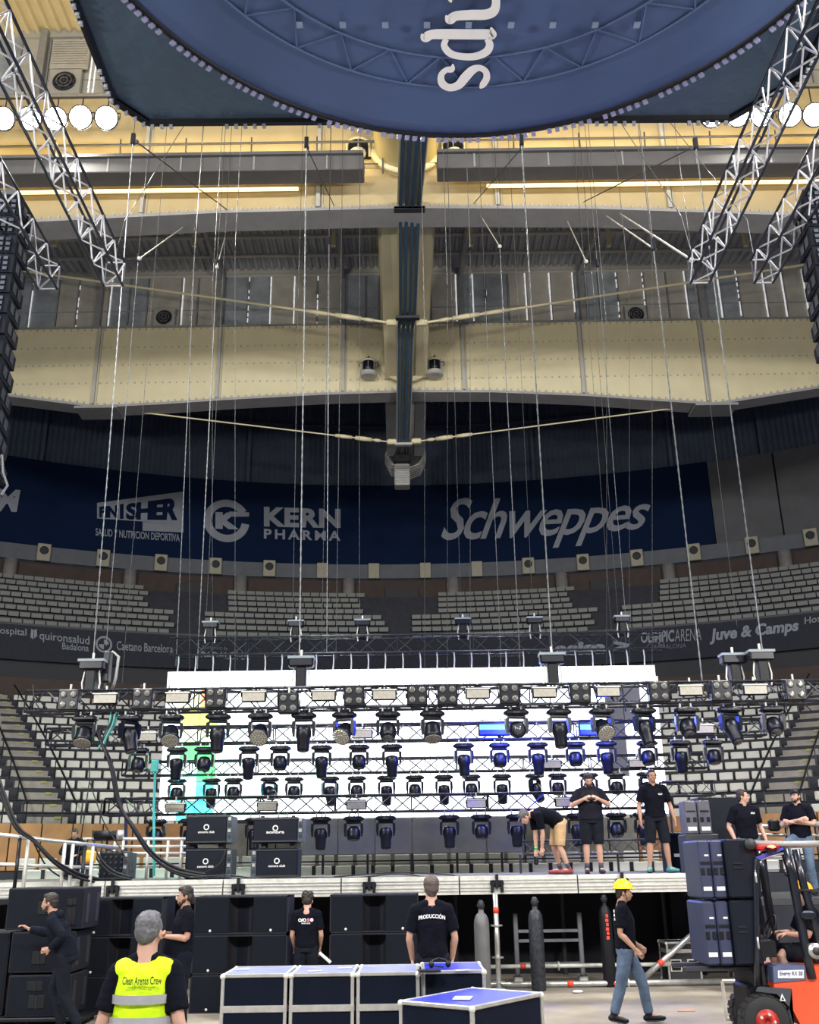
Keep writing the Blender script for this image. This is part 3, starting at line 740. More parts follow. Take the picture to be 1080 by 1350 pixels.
# small pale clamps along the drape edge
mb = MB()
for i in range(n):
    a, b = Vector((*sq[i], 0)), Vector((*sq[(i + 1) % n], 0)); L_ = (b - a).length; k = int(L_ / .16)
    for j in range(k):
        if (j // 5) % 2: continue
        p = a.lerp(b, (j + .5) / k); mb.box(p.x - .03, p.x + .03, p.y - .03, p.y + .03, 14.10, 14.16)
tag(mb.build('edge_clamps', mat('pale_clamp', (.3, .32, .36), .5), SB, world=True), kind='stuff')
# disc: bowl-shaped cloth skin
vs = []; fs = []; NU = 72; rr = [0, .25, .5, .72, .8, .88, .95, 1.0]
vs.append(DC + Vector((0, 0, .12)))
for r in rr[1:]:
    for j in range(NU):
        a = 2 * PI * j / NU; vs.append(DC + Vector((DR * r * math.cos(a), DR * r * math.sin(a), .12 * (1 - r) + .03 * noise.noise(Vector((r * 6 * math.cos(a), r * 6 * math.sin(a), 1))) * (r < 1))))
for j in range(NU): fs.append((0, 1 + j, 1 + (j + 1) % NU))
for i in range(len(rr) - 2):
    for j in range(NU): q = 1 + i * NU; fs.append((q + j, q + NU + j, q + NU + (j + 1) % NU, q + (j + 1) % NU))
q = 1 + (len(rr) - 2) * NU; t_ = len(vs)
for j in range(NU): a = 2 * PI * j / NU; vs.append(DC + Vector((DR * math.cos(a), DR * math.sin(a), .7)))
for j in range(NU): fs.append((q + j, t_ + j, t_ + (j + 1) % NU, q + (j + 1) % NU))
MB().add(vs, fs).build('printed_cloth', disc_m, SB, True, world=True)
circ = lambda R, z, a0=0, a1=2 * PI, n=90: [DC + Vector((R * math.cos(a0 + (a1 - a0) * i / n), R * math.sin(a0 + (a1 - a0) * i / n), z)) for i in range(n + 1)]
MB().tube(circ(DR + .03, .02), .06, 6).build('rim_tube', black, SB, True, world=True)
MB().tube(circ(DR + .03, .42), .05, 6).build('rim_tube', black, SB, True, world=True)
cl = MB(); cl2 = MB()
for k in range(260):
    a = 2 * PI * k / 260; p = DC + Vector(((DR + .06) * math.cos(a), (DR + .06) * math.sin(a), 0)); M_ = Matrix.Translation(p) @ Matrix.Rotation(a, 4, 'Z')
    if k % 7 != 6: cl.box(-.03, .05, -.035, .035, -.07, -.035, M_)
    if random.random() < .85: h = random.uniform(.08, .2); cl2.box(-.04, .06, -.06, .06, h, h + random.uniform(.06, .16), M_)
tag(cl.build('rim_clips', mat('violet_light_clip', (.28, .28, .45), .5), SB, world=True), kind='stuff')  # violet light along the rim is put into the clip colour
tag(cl2.build('rim_fittings', mat('grey_fitting', (.28, .29, .3), .5), SB, world=True), kind='stuff')
# truss ring pressed against the cloth
for R_, z in ((4.35, .0), (3.75, .0)):
    MB().tube(circ(R_, z), .02, 5).build('ring_chord', faint, SB, True, world=True)
mb = MB()
for k in range(60):
    a, b = 2 * PI * k / 60, 2 * PI * (k + 1) / 60; r0, r1 = (4.35, 3.75) if k % 2 else (3.75, 4.35)
    mb.tube([DC + Vector((r0 * math.cos(a), r0 * math.sin(a), .01)), DC + Vector((r1 * math.cos(b), r1 * math.sin(b), .01))], .015, 4)
tag(mb.build('ring_braces', faint, SB, world=True), kind='stuff')
def nib(pts, name):
    # ribbon of varying width through crop coordinates, laid on the cloth
    P_ = [(500 + x / 4.154, y / 4.154, w / 4.154) for x, y, w in pts]
    # smooth
    Q = []
    for i in range(len(P_) - 1):
        p0, p1, p2, p3 = P_[max(i - 1, 0)], P_[i], P_[i + 1], P_[min(i + 2, len(P_) - 1)]
        for s in range(6):
            t = s / 6; Q.append(tuple(.5 * (2 * p1[c] + (p2[c] - p0[c]) * t + (2 * p0[c] - 5 * p1[c] + 4 * p2[c] - p3[c]) * t * t + (3 * p1[c] - p0[c] - 3 * p2[c] + p3[c]) * t ** 3) for c in range(3)))
    Q.append(P_[-1]); vs = []
    for i, (x, y, w_) in enumerate(Q):
        a = Q[max(i - 1, 0)]; b = Q[min(i + 1, len(Q) - 1)]; dx, dy = b[0] - a[0], b[1] - a[1]; l = math.hypot(dx, dy) or 1
        for s in (-1, 1): vs.append(pz(x - s * dy / l * w_ / 2, y + s * dx / l * w_ / 2, 13.452))
    fs = [(2 * i, 2 * i + 1, 2 * i + 3, 2 * i + 2) for i in range(len(Q) - 1)]
    MB().add(vs, fs).build(name, white_print, SB, world=True)
nib([(404, 350, 6), (398, 378, 34), (366, 384, 30), (340, 412, 34), (345, 456, 42), (385, 480, 40), (435, 466, 46), (470, 425, 52), (510, 385, 46), (550, 372, 34), (584, 392, 34), (588, 430, 38), (566, 466, 34), (552, 484, 8)], 'letter_s')
nib([(232, 186, 10), (250, 205, 52), (285, 190, 52), (340, 187, 56), (480, 188, 56), (590, 188, 56), (622, 188, 46), (612, 150, 10)], 'letter_d')
nib([(368, 214, 30), (356, 250, 36), (386, 290, 40), (440, 308, 38), (520, 310, 40), (585, 285, 44), (606, 245, 42), (590, 214, 30)], 'letter_d')
nib([(365, 84, 8), (385, 108, 50), (420, 88, 52), (500, 82, 56), (580, 80, 56), (625, 62, 54), (640, 20, 46), (632, -40, 44), (600, -90, 40)], 'letter_u')
nib([(395, 14, 8), (392, -10, 34), (440, -30, 50), (600, -30, 50)], 'letter_u')
mb = MB()
for x in (508, 563, 618, 674, 729):
    for y in (33,): p = pz(x, y, 13.45); mb.box(p.x - .045, p.x + .045, p.y - .05, p.y + .05, p.z - .01, p.z + .01)
for x in (395, 452, 785, 840): p = pz(x, 33, 13.47); mb.box(p.x - .045, p.x + .045, p.y - .05, p.y + .05, p.z - .01, p.z + .01)
mb.build('cloth_patch', mat('pale_patch', (.2, .27, .38), .6), SB, world=True)

def truss(name, label, a, b, w, h, pitch, chord, brace, ct, bt, group=None, faces='fbtd'):
    """box truss from a to b (centre line), width w (sideways), height h; every tube its own part"""
    a, b = Vector(a), Vector(b); L_ = (b - a).length; d = (b - a).normalized()
    T = thing(name, label, 'truss', (a + b) / 2, math.atan2(d.y, d.x), group)
    # local x runs along the truss
    for sy in (-1, 1):
        for sz in (-1, 1):
            MB().tube([(-L_ / 2, sy * w / 2, sz * h / 2), (L_ / 2, sy * w / 2, sz * h / 2)], ct, 8).build('chord', chord, T, True)
    n = max(2, int(round(L_ / pitch))); p = L_ / n
    diag = {}
    def strut(u, v, nm):
        key = nm
        if key not in diag: diag[key] = MB().tube([(0, 0, 0), (1, 0, 0)], [1, 1], 5).mesh('brace', brace)
        dd = Vector(v) - Vector(u); q = dd.to_track_quat('X', 'Z').to_matrix().to_4x4()
        link('brace', diag[key], T, Matrix.Translation(u) @ q @ Matrix.Diagonal((dd.length, bt, bt, 1)))
    cnt = 0; rest_ = MB()
    def S_(u, v):
        nonlocal cnt
        cnt += 1
        if cnt <= 290: strut(u, v, 'd')
        else: rest_.tube([u, v], bt, 5)
    for i in range(n):
        x0, x1 = -L_ / 2 + i * p, -L_ / 2 + (i + 1) * p
        if i % 2: x0, x1 = x1, x0
        y, z = w / 2, h / 2
        if 'f' in faces: S_((x0, -y, -z), (x1, -y, z))
        if 'b' in faces: S_((x0, y, z), (x1, y, -z))
        if 'd' in faces: S_((x0, -y, -z), (x1, y, -z))
        if 't' in faces: S_((x0, y, z), (x1, -y, z))
        if 'v' in faces and i % 4 == 0:
            S_((x0, -y, -z), (x0, -y, z)); S_((x0, y, -z), (x0, y, z))
    for x in (-L_ / 2, L_ / 2):
        y, z = w / 2, h / 2
        S_((x, -y, -z), (x, y, -z)); S_((x, -y, z), (x, y, z)); S_((x, -y, -z), (x, -y, z)); S_((x, y, -z), (x, y, z))
    if rest_.v: tag(rest_.build('brace', brace, T), kind='stuff')
    return T
def ht(px1, py1, label):
    a = pz(px1, py1, 12.05); a.z = 12.3
    return truss('hanging_truss', label, a, (a.x * .97, 4.5, 12.3), .34, .5, .36, truss_chord, truss_brace, .024, .015, 'long box trusses hung over the floor', 'fbtdv')
ht(149.5, 377, 'long box truss at upper left, nearest the scoreboard')
ht(63, 381, 'shorter visible box truss at left edge behind line array')
ht(923, 373, 'long box truss at upper right, nearest the scoreboard')
ht(1007, 373, 'box truss at right edge above the line array')
# slings at the truss ends
for k, (x, y, x2, y2, nm) in enumerate([(915, 345, 898, 285, 'right inner'), (996, 350, 985, 290, 'right outer'), (150, 345, 165, 290, 'left inner')]):
    a, b = pz(x, y, 12.6), py(x2, y2, 16.2)
    o = MB().tube([a, b, b + Vector((0, 6, 9))], .010, 5).build('sling', wire_m); tag(o, 'dark sling rising from the end of the %s hanging truss' % nm, 'cable', 'slings on the hanging trusses')

# line arrays
def array(label, x, y, ztop, n, yaw, w=1.15, h=.36):
    T = thing('line_array', label, 'speaker', (x, y, ztop), yaw, 'line arrays hanging at both sides')
    MB().box(-w / 2 + .1, w / 2 - .1, -.1, .5, .02, .12).build('flying_frame', dark_grey, T)
    cab = MB(); cab.add([(-w / 2, -.05, -h / 2), (w / 2, -.05, -h / 2), (w / 2, .55, -h * .34), (-w / 2, .55, -h * .34), (-w / 2, -.05, h / 2), (w / 2, -.05, h / 2), (w / 2, .55, h * .34), (-w / 2, .55, h * .34)],
                        [(0, 3, 2, 1), (4, 5, 6, 7), (0, 1, 5, 4), (2, 3, 7, 6), (1, 2, 6, 5), (0, 4, 7, 3)])
    cme = cab.mesh('cabinet', sub_grey)
    g = MB()
    for i in range(9):
        for j in range(3): g.box(-w / 2 + .06 + i * (w - .1) / 9, -w / 2 + .06 + i * (w - .1) / 9 + .07, -.075, -.05, -h / 2 + .04 + j * .1, -h / 2 + .1 + j * .1)
    gme = g.mesh('grille', mat('grille_steel', (.035, .04, .06), .5, .3))
    s_ = MB().box(-.012, .012, -.075, .075, -h * .25, h * .25)
    sme = s_.mesh('side_rigging', mat('grille_steel', (.035, .04, .06), .5, .3))
    z = -h / 2; yy = 0; tilt = 0
    for k in range(n):
        tilt = -.012 * k * k / 6
        M_ = Matrix.Translation((0, yy, z)) @ Matrix.Rotation(tilt, 4, 'X')
        c = link('cabinet', cme, T, M_); link('grille', gme, c); [link('side_rigging', sme, c, Matrix.Translation((s * (w / 2 + .005), .12 + j * .22, 0))) for s in (-1, 1) for j in (0, 1)]
        z -= (h + .012) * math.cos(tilt); yy += (h + .012) * math.sin(-tilt) * .9
    return T, (x, y + yy, ztop + z)
pL = py(28, 246, 13.6); TL, eL = array('tall black line array speaker column hanging at left edge', pL.x - .66, 13.9, pL.z, 13, .05)
pR = py(1063, 236, 13.6); TR, eR = array('black line array speaker column hanging at right edge', pR.x + .62, 13.9, pR.z, 8, -.05)
o = MB().tube([Vector(eL) + Vector((.42, 0, .2)), py(3, 600, 13.9), py(4, 622, 13.9), py(10, 640, 13.9), py(2, 652, 13.9)], .018, 6).build('pull_back_chain', chain_m)
tag(o, 'loose grey chain dangling under the left line array', 'chain')

# floodlights
for k, (x, y) in enumerate([(5, 157), (40, 157), (74, 157), (107, 155), (141, 156), (938, 153), (972, 152), (1004, 152), (1041, 152), (1073, 152)]):
    p = py(x, y, 28.0); side = 'left' if x < 540 else 'right'; kk = k if x < 540 else k - 5
    yaw = math.atan2(-p.x, p.y) * .9
    T = thing('floodlight', 'glaring white floodlight in the upper %s row, %s from the left' % (side, ORD[kk]), 'floodlight', p, -yaw * 0, 'glaring floodlights in two rows')
    Mx = Matrix.Rotation(PI / 2 + .5, 4, 'X')
    MB().lathe([(.12, -.35), (.26, -.25), (.39, -.02), (.43, .02), (.43, .07), (.39, .07)], 20, Mx).build('reflector_body', dark_grey, T, True)
    MB().lathe([(.38, .055), (.38, .075), (.24, .1), (.01, .11)], 20, Mx).build('lens', flood_m, T, True)
    MB().tube([(-.42, .1, .0), (-.42, .1, .3), (.42, .1, .3), (.42, .1, 0)], .025, 6).build('yoke', dark_grey, T)
    MB().tube([(0, 0, .3), (0, 0, 27.87 - p.z)], .025, 6).build('hanger', dark_grey, T)
for side, x in (('left', -12.3), ('right', 12.6)):
    lamp('floodlight_beam_' + side, 'AREA', (x, 27.7, 26.8), (x * .35, 17, 0), 2600, (1., .97, .88), shape='RECTANGLE', size=4, size_y=.5, spread=D2R(110))

# ================================================================ LIGHTING TRUSSES OVER THE STAGE
YA, YB, YC_, YD, YE = 18.8, 22.6, 25.6, 23.4, 28.4
tA = truss('stage_truss', 'long front lighting truss over stage, with blinders and strobes', (-7.27, YA, 4.99), (9.4, YA, 4.99), .4, .38, .40, truss_m, truss_m, .028, .015, 'lighting trusses over the stage', 'fbtdv')
zB = py(600, 965, YB).z; tB = truss('stage_truss', 'second lighting truss from the front, just below the front one', (-8.2, YB, zB), (7.9, YB, zB), .35, .36, .42, truss_m, truss_m, .024, .016, 'lighting trusses over the stage', 'fbtdv')
zC = py(600, 1008, YC_).z; tC = truss('stage_truss', 'third lighting truss, thin one before the middle of the bright screen', (-7.3, YC_, zC), (7.4, YC_, zC), .34, .34, .42, truss_m, truss_m, .024, .017, 'lighting trusses over the stage', 'fbdv')
zD = py(600, 1058, YD).z; tD = truss('stage_truss', 'lowest lighting truss before the bottom of the bright screen', (-7.0, YD, zD), (5.6, YD, zD), .35, .36, .44, truss_m, truss_m, .024, .016, 'lighting trusses over the stage', 'fbdv')
zE = py(560, 850, YE).z; tE = truss('screen_truss', 'dark truss carrying the bright screen on short white slings', (-7.0, YE, zE), (7.3, YE, zE), .5, .5, .55, truss_m, truss_m, .028, .011, None, 'fbtdv')

# moving heads: prototypes hang from z = 0 downwards
PROTO = bpy.data.collections.new('prototypes')
def mh(kind, tilt, pan):
    T = thing('moving_head', '', 'stage light', (0, 0, 0))
    for s in (-1, 1):
        MB().tube([(s * .10, 0, .12), (s * .10, 0, -.02)], .018, 6).build('clamp', alu_dull, T)
    mb = MB(); mb.cbox(-.21, .21, -.13, .13, -.10, 0, .03); mb.cbox(-.235, .235, -.08, .08, -.085, -.02, .02)
    bs = mb.build('base', fix_black, T)
    R_ = Matrix.Rotation(pan, 4, 'Z')
    MB().cbox(-.17, .17, -.06, .06, -.16, -.105, .015, R_).build('yoke', fix_black, T)
    for s in (-1, 1):
        MB().prism([(s * .15, -.14), (s * .215, -.16), (s * .22, -.30), (s * .20, -.43), (s * .165, -.43), (s * .155, -.2)], -.055, .055, 'y', R_).build('yoke_arm', fix_black, T)
    H = Matrix.Translation((0, 0, -.36)) @ R_ @ Matrix.Rotation(tilt, 4, 'X')
    F = Matrix.Rotation(PI, 4, 'X')   # local +z of the lathe points down
    if kind == 'spot':
        hd = MB().lathe([(.07, -.12), (.13, -.10), (.145, -.02), (.145, .08), (.125, .12), (.115, .30), (.105, .34)], 16, H @ F).build('lamp_head', fix_black, T, True)
        MB().lathe([(.09, .335), (.09, .345), (.05, .36), (.005, .365)], 16, H @ F).build('lens', lens_d, hd, True)
    elif kind == 'wash':
        hd = MB().lathe([(.05, -.16), (.13, -.13), (.15, -.06), (.15, .02), (.17, .10), (.175, .17)], 18, H @ F).build('lamp_head', fix_black, T, True)
        mb = MB(); mb.lathe([(.16, .165), (.16, .18), (.01, .185)], 18, H @ F)
        le = mb.build('lens', strobe_face, hd)
        mb = MB()
        for r_, n_ in ((.0, 1), (.045, 6), (.095, 11), (.137, 17)):
            for q in range(n_):
                a = 2 * PI * q / n_; mb.lathe([(.017, .180), (.010, .192)], 6, H @ F @ Matrix.Translation((r_ * math.cos(a), r_ * math.sin(a), 0)))
        c_ = mb.build('lens_cells', lens_m, hd); tag(c_, kind='stuff')
    else:
        hd = MB().lathe([(.05, -.15), (.12, -.13), (.15, -.05), (.155, .06), (.14, .12), (.12, .15)], 16, H @ F).build('lamp_head', fix_black, T, True)
        MB().lathe([(.10, .145), (.10, .155), (.005, .17)], 16, H @ F).build('lens', lens_d, hd, True)
    MB().tube([(0, -.13, -.05), (.03, -.16, .02), (.06, -.1, .1)], .008, 5).build('power_lead', cable_m, T)
    MB().box(-.06, .06, -.136, -.13, -.07, -.03).build('display', dark_grey, T)
    return T
protos = {}
used = set()
def place_mh(kind, tilt, pan, loc, label, group):
    key = (kind, round(tilt, 2), round(pan, 2))
    if key not in protos:
        T = mh(kind, tilt, pan); protos[key] = T; T.location = loc; T['label'] = label; T['group'] = group; return T
    return copy_tree(protos[key], None, loc, None, label, group)
rows = {
 'A': (YA, 4.99 - .19 - .12, [(116, 'wash', .5, .1), (175, 'spot', .35, .9), (229, 'wash', .7, .2), (290, 'spot', .1, .3), (345, 'wash', .9, 0), (402, 'spot', .05, 0), (455, 'wash', .9, -.4), (512, 'beam', .5, 0), (570, 'wash', .4, .1), (680, 'beam', 1.4, .2), (736, 'spot', .1, .2), (792, 'wash', .9, .3), (847, 'spot', .3, .4), (903, 'beam', .5, 0), (960, 'spot', .5, .3), (1016, 'beam', .6, 0)], 'front truss'),
 'B': (YB, zB - .18 - .12, [(186, 'beam', .3, 0), (236, 'spot', .1, 0), (272, 'beam', .3, 0), (330, 'spot', .05, 0), (371, 'beam', .2, 0), (425, 'spot', .1, .2), (474, 'beam', .2, 0), (517, 'spot', .05, 0), (611, 'spot', .1, .2), (658, 'beam', .2, 0), (708, 'spot', .1, 0), (757, 'beam', .25, 0), (798, 'spot', .1, 0), (852, 'beam', .3, 0), (895, 'spot', .05, 0), (938, 'beam', .3, 0)], 'second truss'),
 'C': (YC_, zC - .17 - .12, [(236, 'beam', .2, 0), (281, 'spot', .1, .4), (310, 'beam', .2, 0), (357, 'beam', .9, .7), (389, 'beam', .2, 0), (436, 'spot', .3, .5), (471, 'beam', .2, 0), (510, 'spot', .05, 0), (547, 'beam', .2, 0), (585, 'spot', .05, 0), (621, 'beam', .2, 0), (661, 'spot', .05, 0), (704, 'spot', .5, .9), (734, 'beam', .1, 0), (775, 'beam', .2, 0), (811, 'beam', .1, 0), (850, 'spot', .3, .5)], 'third truss'),
 'D': (YD, zD - .18 - .12, [(209, 'beam', .3, 0), (253, 'spot', .2, .3), (291, 'wash', .5, 0), (338, 'spot', .2, 0), (374, 'beam', .6, 0), (424, 'spot', .05, 0), (467, 'beam', .2, 0), (509, 'spot', .05, 0), (592, 'spot', .05, 0), (634, 'beam', .2, 0), (680, 'spot', .05, 0), (759, 'spot', .05, 0), (811, 'beam', .3, 0), (846, 'spot', .05, 0)], 'lowest truss')}
nm = {'wash': 'round-faced black wash light', 'spot': 'long-barrelled black moving spotlight', 'beam': 'stubby black moving head'}
yref = {'A': 960, 'B': 995, 'C': 1030, 'D': 1085}
for r, (Y, z, L_, tn) in rows.items():
    for k, (x, kd, ti, pa) in enumerate(L_):
        p = py(x, yref[r], Y)
        ob = place_mh(kd, -ti, pa, (p.x, Y - (.2 if r == 'A' else .175), z + .02), '%s under the %s, %s head from the left' % (nm[kd], tn, ORD[k]), 'moving heads under the stage trusses')

# blinders and strobes on the trusses
def blinder():
    T = thing('blinder_light', '', 'stage light', (0, 0, 0))
    MB().cbox(-.19, .19, -.10, .08, -.19, .19, .02).build('housing', fix_black, T)
    Mx = Matrix.Rotation(PI / 2, 4, 'X')
    lm = MB().lathe([(.056, .10), (.062, .115), (.05, .125), (.03, .13), (.005, .125)], 14, Mx).mesh('lamp', lens_m, True)
    for sx in (-1, 1):
        for sz in (-1, 1): link('lamp', lm, T, Matrix.Translation((sx * .092, 0, sz * .092)))
    MB().tube([(-.2, 0, -.05), (-.22, 0, .2), (.22, 0, .2), (.2, 0, -.05)], .014, 5).build('yoke', blackg, T)
    MB().tube([(0, 0, .2), (0, 0, .3)], .02, 6).build('clamp', alu_dull, T)
    return T
def strobe():
    T = thing('strobe_panel', '', 'stage light', (0, 0, 0))
    MB().cbox(-.23, .23, -.06, .06, -.10, .12, .02).build('housing', fix_black, T)
    MB().box(-.205, .205, -.075, -.055, -.085, .065).build('face', strobe_face, T)
    MB().box(-.23, .23, -.085, -.05, .075, .095).build('top_flap', alu_dull, T)
    MB().tube([(-.24, 0, 0), (-.25, 0, .17), (.25, 0, .17), (.24, 0, 0)], .012, 5).build('yoke', blackg, T)
    MB().tube([(0, 0, .17), (0, 0, .24)], .02, 6).build('clamp', alu_dull, T)
    return T
bp_, sp_ = None, None
for k, x in enumerate((92, 189, 285, 381, 467, 550, 590, 672, 765, 869, 951, 1049)):
    p = py(x, 922, YA - .3); lb = 'four-lamp black blinder on the front truss, %s blinder from the left' % ORD[k]
    if not bp_: bp_ = blinder(); bp_.location = (p.x, YA - .3, 4.98); tag(bp_, lb, group='four-lamp blinders on the front truss')
    else: copy_tree(bp_, None, (p.x, YA - .3, 4.98 - (.12 if k == 3 else 0)), None, lb, 'four-lamp blinders on the front truss')
stro = [(x, YA - .3, 5.0, 'front truss', k) for k, x in enumerate((140, 235, 335, 427, 507, 630, 718, 802, 911, 996))]
stro += [(x, YB - .2, zB - .04, 'second truss', k) for k, x in enumerate((195, 478, 928))] + [(x, YC_ - .2, zC - .05, 'third truss', k) for k, x in enumerate((728, 840))]
stro += [(x, YD - .2, zD - .04, 'lowest truss', k) for k, x in enumerate((232, 353, 470, 628, 745))]
for (x, Y, z, tn, k) in stro:
    p = py(x, {'front truss': 918, 'second truss': 965, 'third truss': 1005, 'lowest truss': 1058}[tn], Y)
    lb = 'flat beige-faced strobe on the %s, %s strobe from the left' % (tn, ORD[k])
    if not sp_: sp_ = strobe(); sp_.location = (p.x, Y, z); tag(sp_, lb, group='strobe panels on the trusses')
    else: copy_tree(sp_, None, (p.x, Y, z), None, lb, 'strobe panels on the trusses')
# two lit strobes on the second truss
cy_m = mat('lit_cyan_face', (.1, .3, .4), .5, emit=(.12, .75, 1.), es=1.15)
bl_m = mat('lit_blue_face', (.0, .0, .3), .5, emit=(.0, .02, 1.), es=1.5)
for x, w_, lb, es in ((652, .36, 'strobe panel glowing cyan blue on the second truss', 420), (775, .2, 'small lamp glowing cyan blue right of the truss middle', 300)):
    p = py(x, 961, YB - .32)
    T = thing('lit_strobe', lb, 'stage light', p)
    MB().cbox(-w_, w_, -.04, .08, -.15, .15, .02).build('housing', fix_black, T)
    MB().box(-w_ + .03, w_ - .03, -.055, -.04, -.02, .09).build('lit_face', cy_m, T); MB().box(-w_ + .03, w_ - .03, -.055, -.04, -.12, -.04).build('lit_strip', bl_m, T)
    MB().tube([(-w_ * .9, 0, .1), (-w_ * .9, 0, .2), (w_ * .9, 0, .2), (w_ * .9, 0, .1)], .012, 5).build('yoke', blackg, T)
    lamp('blue_spill', 'POINT', p + Vector((.25, -.7, .05)), p, es, (.03, .06, 1.), shadow_soft_size=.15)

# ---------------- LED wall
xl, xr = -6.98, 6.95; zb_, zt = 3.22, 7.30; nc, nr = 28, 8
LW = thing('led_wall', 'bright white LED screen wall behind the stage, colour bars at left', 'screen', (0, 28.2, zb_))
pw, ph = (xr - xl) / nc, (zt - zb_) / nr
lm = {'w': mat('lit_led_white', (.9, .9, .9), .5, emit=(.93, .96, 1.), es=2.2),
      'r': mat('lit_led_red', (.9, .2, .1), .5, emit=(1., .25, .12), es=2.), 'y': mat('lit_led_yellow', (.9, .9, .2), .5, emit=(1., .88, .04), es=1.3),
      'g': mat('lit_led_green', (.2, .8, .2), .5, emit=(.02, .62, .08), es=2.), 'c': mat('lit_led_cyan', (.2, .8, .8), .5, emit=(.03, .62, .75), es=1.8),
      'l': mat('lit_led_pale_yellow', (.9, .9, .6), .5, emit=(1., .98, .55), es=1.8), 'k': mat('unlit_led_panel', (.045, .048, .075), .4)}
pms = {k: MB().box(.012, pw - .012, -.04, .0, .012, ph - .012).mesh('led_panel', v) for k, v in lm.items()}
for i in range(nc):
    for j in range(nr):
        c = 'w'
        if i == 1: c = {6: 'l', 5: 'y', 4: 'l', 3: 'g', 2: 'w', 1: 'w', 0: 'c'}.get(j, 'w')
        if i == 2: c = {6: 'r', 5: 'y', 4: 'l', 3: 'g', 2: 'g', 1: 'c', 0: 'c'}.get(j, 'w')
        if i == 0: c = {3: 'g'}.get(j, 'w')
        if i == 0 and j == 3: c = 'w'
        if i == 25 and 2 <= j <= 6: c = 'k'
        if i == 26 and 5 <= j <= 6: c = 'k'
        link('led_panel', pms[c], LW, Matrix.Translation((xl + i * pw, -.1, j * ph)))
lamp('green_screen_glow', 'POINT', (xl + 1.0, 26.6, zb_ + 1.75), (0, 0, 0), 120, (.03, 1., .15), shadow_soft_size=.5)
lamp('cyan_screen_glow', 'POINT', (xl + .9, 26.6, zb_ + .4), (0, 0, 0), 60, (.03, .85, 1.), shadow_soft_size=.5)
MB().box(xl, xr, .02, .10, 0, nr * ph).build('backing', mat('led_frame', (.25, .26, .3), .5), LW)
for i in range(nc + 1): MB().box(xl + i * pw - .012, xl + i * pw + .012, -.10, .02, 0, nr * ph).build('frame_rib', mat('led_frame', (.25, .26, .3), .5), LW) if i % 2 == 0 else None
# unlit lower screen section
LU = thing('unlit_screen', 'dark grey unlit screen panels standing under the bright wall', 'screen', (0, 27.3, 2.2))
a, b = py(397, 1100, 27.3).x, py(690, 1100, 27.3).x
for i in range(6): MB().cbox(a + (b - a) * i / 6 + .008, a + (b - a) * (i + 1) / 6 - .008, -.03, .08, .08, .98, .01).build('screen_panel', mat('unlit_grey_panel', (.10, .10, .115), .5, 0, .06), LU)
for i in range(5): MB().box(a + (b - a) * (i + .5) / 5 - .03, a + (b - a) * (i + .5) / 5 + .03, 0, .06, -.4, .1).build('foot', blackg, LU)
# slings between the screen truss and the screen
sl = MB().tube([(0, 0, .0), (.02, 0, -.3), (.01, 0, -.62)], .02, 5).mesh('sling', mat('pale_sling', (.45, .47, .5), .6))
for k in range(28):
    x = xl + (k + .5) * pw; o = link('sling', sl, None, Matrix.Translation((x, 28.2, zE - .22)) @ Matrix.Rotation(random.uniform(-.05, .05), 4, 'Y') @ Matrix.Diagonal((1, 1, (zE - .22 - zt) / .62, 1)))
    tag(o, 'short pale sling above the bright screen, %s from the left' % ordinal(k), 'sling', 'slings holding up the bright screen')

# ---------------- hoists and chains
def hoist(label, x, Y, z, group, s=1.):
    T = thing('chain_hoist', label, 'hoist', (x, Y, z), 0, group)
    MB().cbox(-.24 * s, .24 * s, -.13 * s, .13 * s, .34 * s, .52 * s, .03 * s).build('motor_body', fix_black, T)
    MB().box(-.25 * s, .25 * s, -.14 * s, .14 * s, .50 * s, .55 * s).build('cover', mat('hoist_cover', (.20, .24, .27), .5), T)
    MB().cbox(-.10 * s, .10 * s, -.11 * s, .11 * s, -.05 * s, .34 * s, .02 * s).build('chain_bag', black, T)
    for q in (-1, 1): MB().tube([(q * .13 * s, 0, .36 * s), (q * .17 * s, 0, .1 * s), (q * .14 * s, 0, -.12 * s)], .018, 5).build('sling', alu_dull, T)
    MB().tube([(0, 0, .5 * s), (0, 0, .68 * s)], .025 * s, 6).build('hook', alu_dull, T)
    return T
gA, gE = 'chain hoists on the front truss', 'chain hoists on the screen truss'
for k, (x, lb) in enumerate(((121, 'black chain hoist standing on the front truss at far left'), (397, 'black chain hoist on front truss, left of the screen middle'), (729, 'black chain hoist on front truss, right of the screen middle'), (1006, 'black chain hoist on front truss at far right, pale cover'), (983, 'dark hoist with teal cover just left of far right one'))):
    p = py(x, 890, YA); hoist(lb, p.x - (.1 if k == 4 else 0), YA + (0 if k < 4 else .3), 5.25, gA)
p = py(146, 893, YA + .2)
T = thing('truss_cable_loop', 'thick grey cable loop rising beside the far left hoist', 'cable', p); MB().tube([(-.1, 0, -.2), (-.12, 0, .35), (0, 0, .5), (.12, 0, .4), (.10, 0, 0), (.05, 0, -.25)], .03, 7).build('cable', steel_grey, T, True)
MB().cbox(-.16, -.02, -.1, .1, -.1, .5, .02).build('coil', cable_m, T)
for k, x in enumerate((277, 390, 478, 611, 706, 822)):
    p = py(x, 840, YE); hoist('small dark hoist on the screen truss, %s from the left' % ORD[k], p.x, YE, zE + .25, gE, .95)
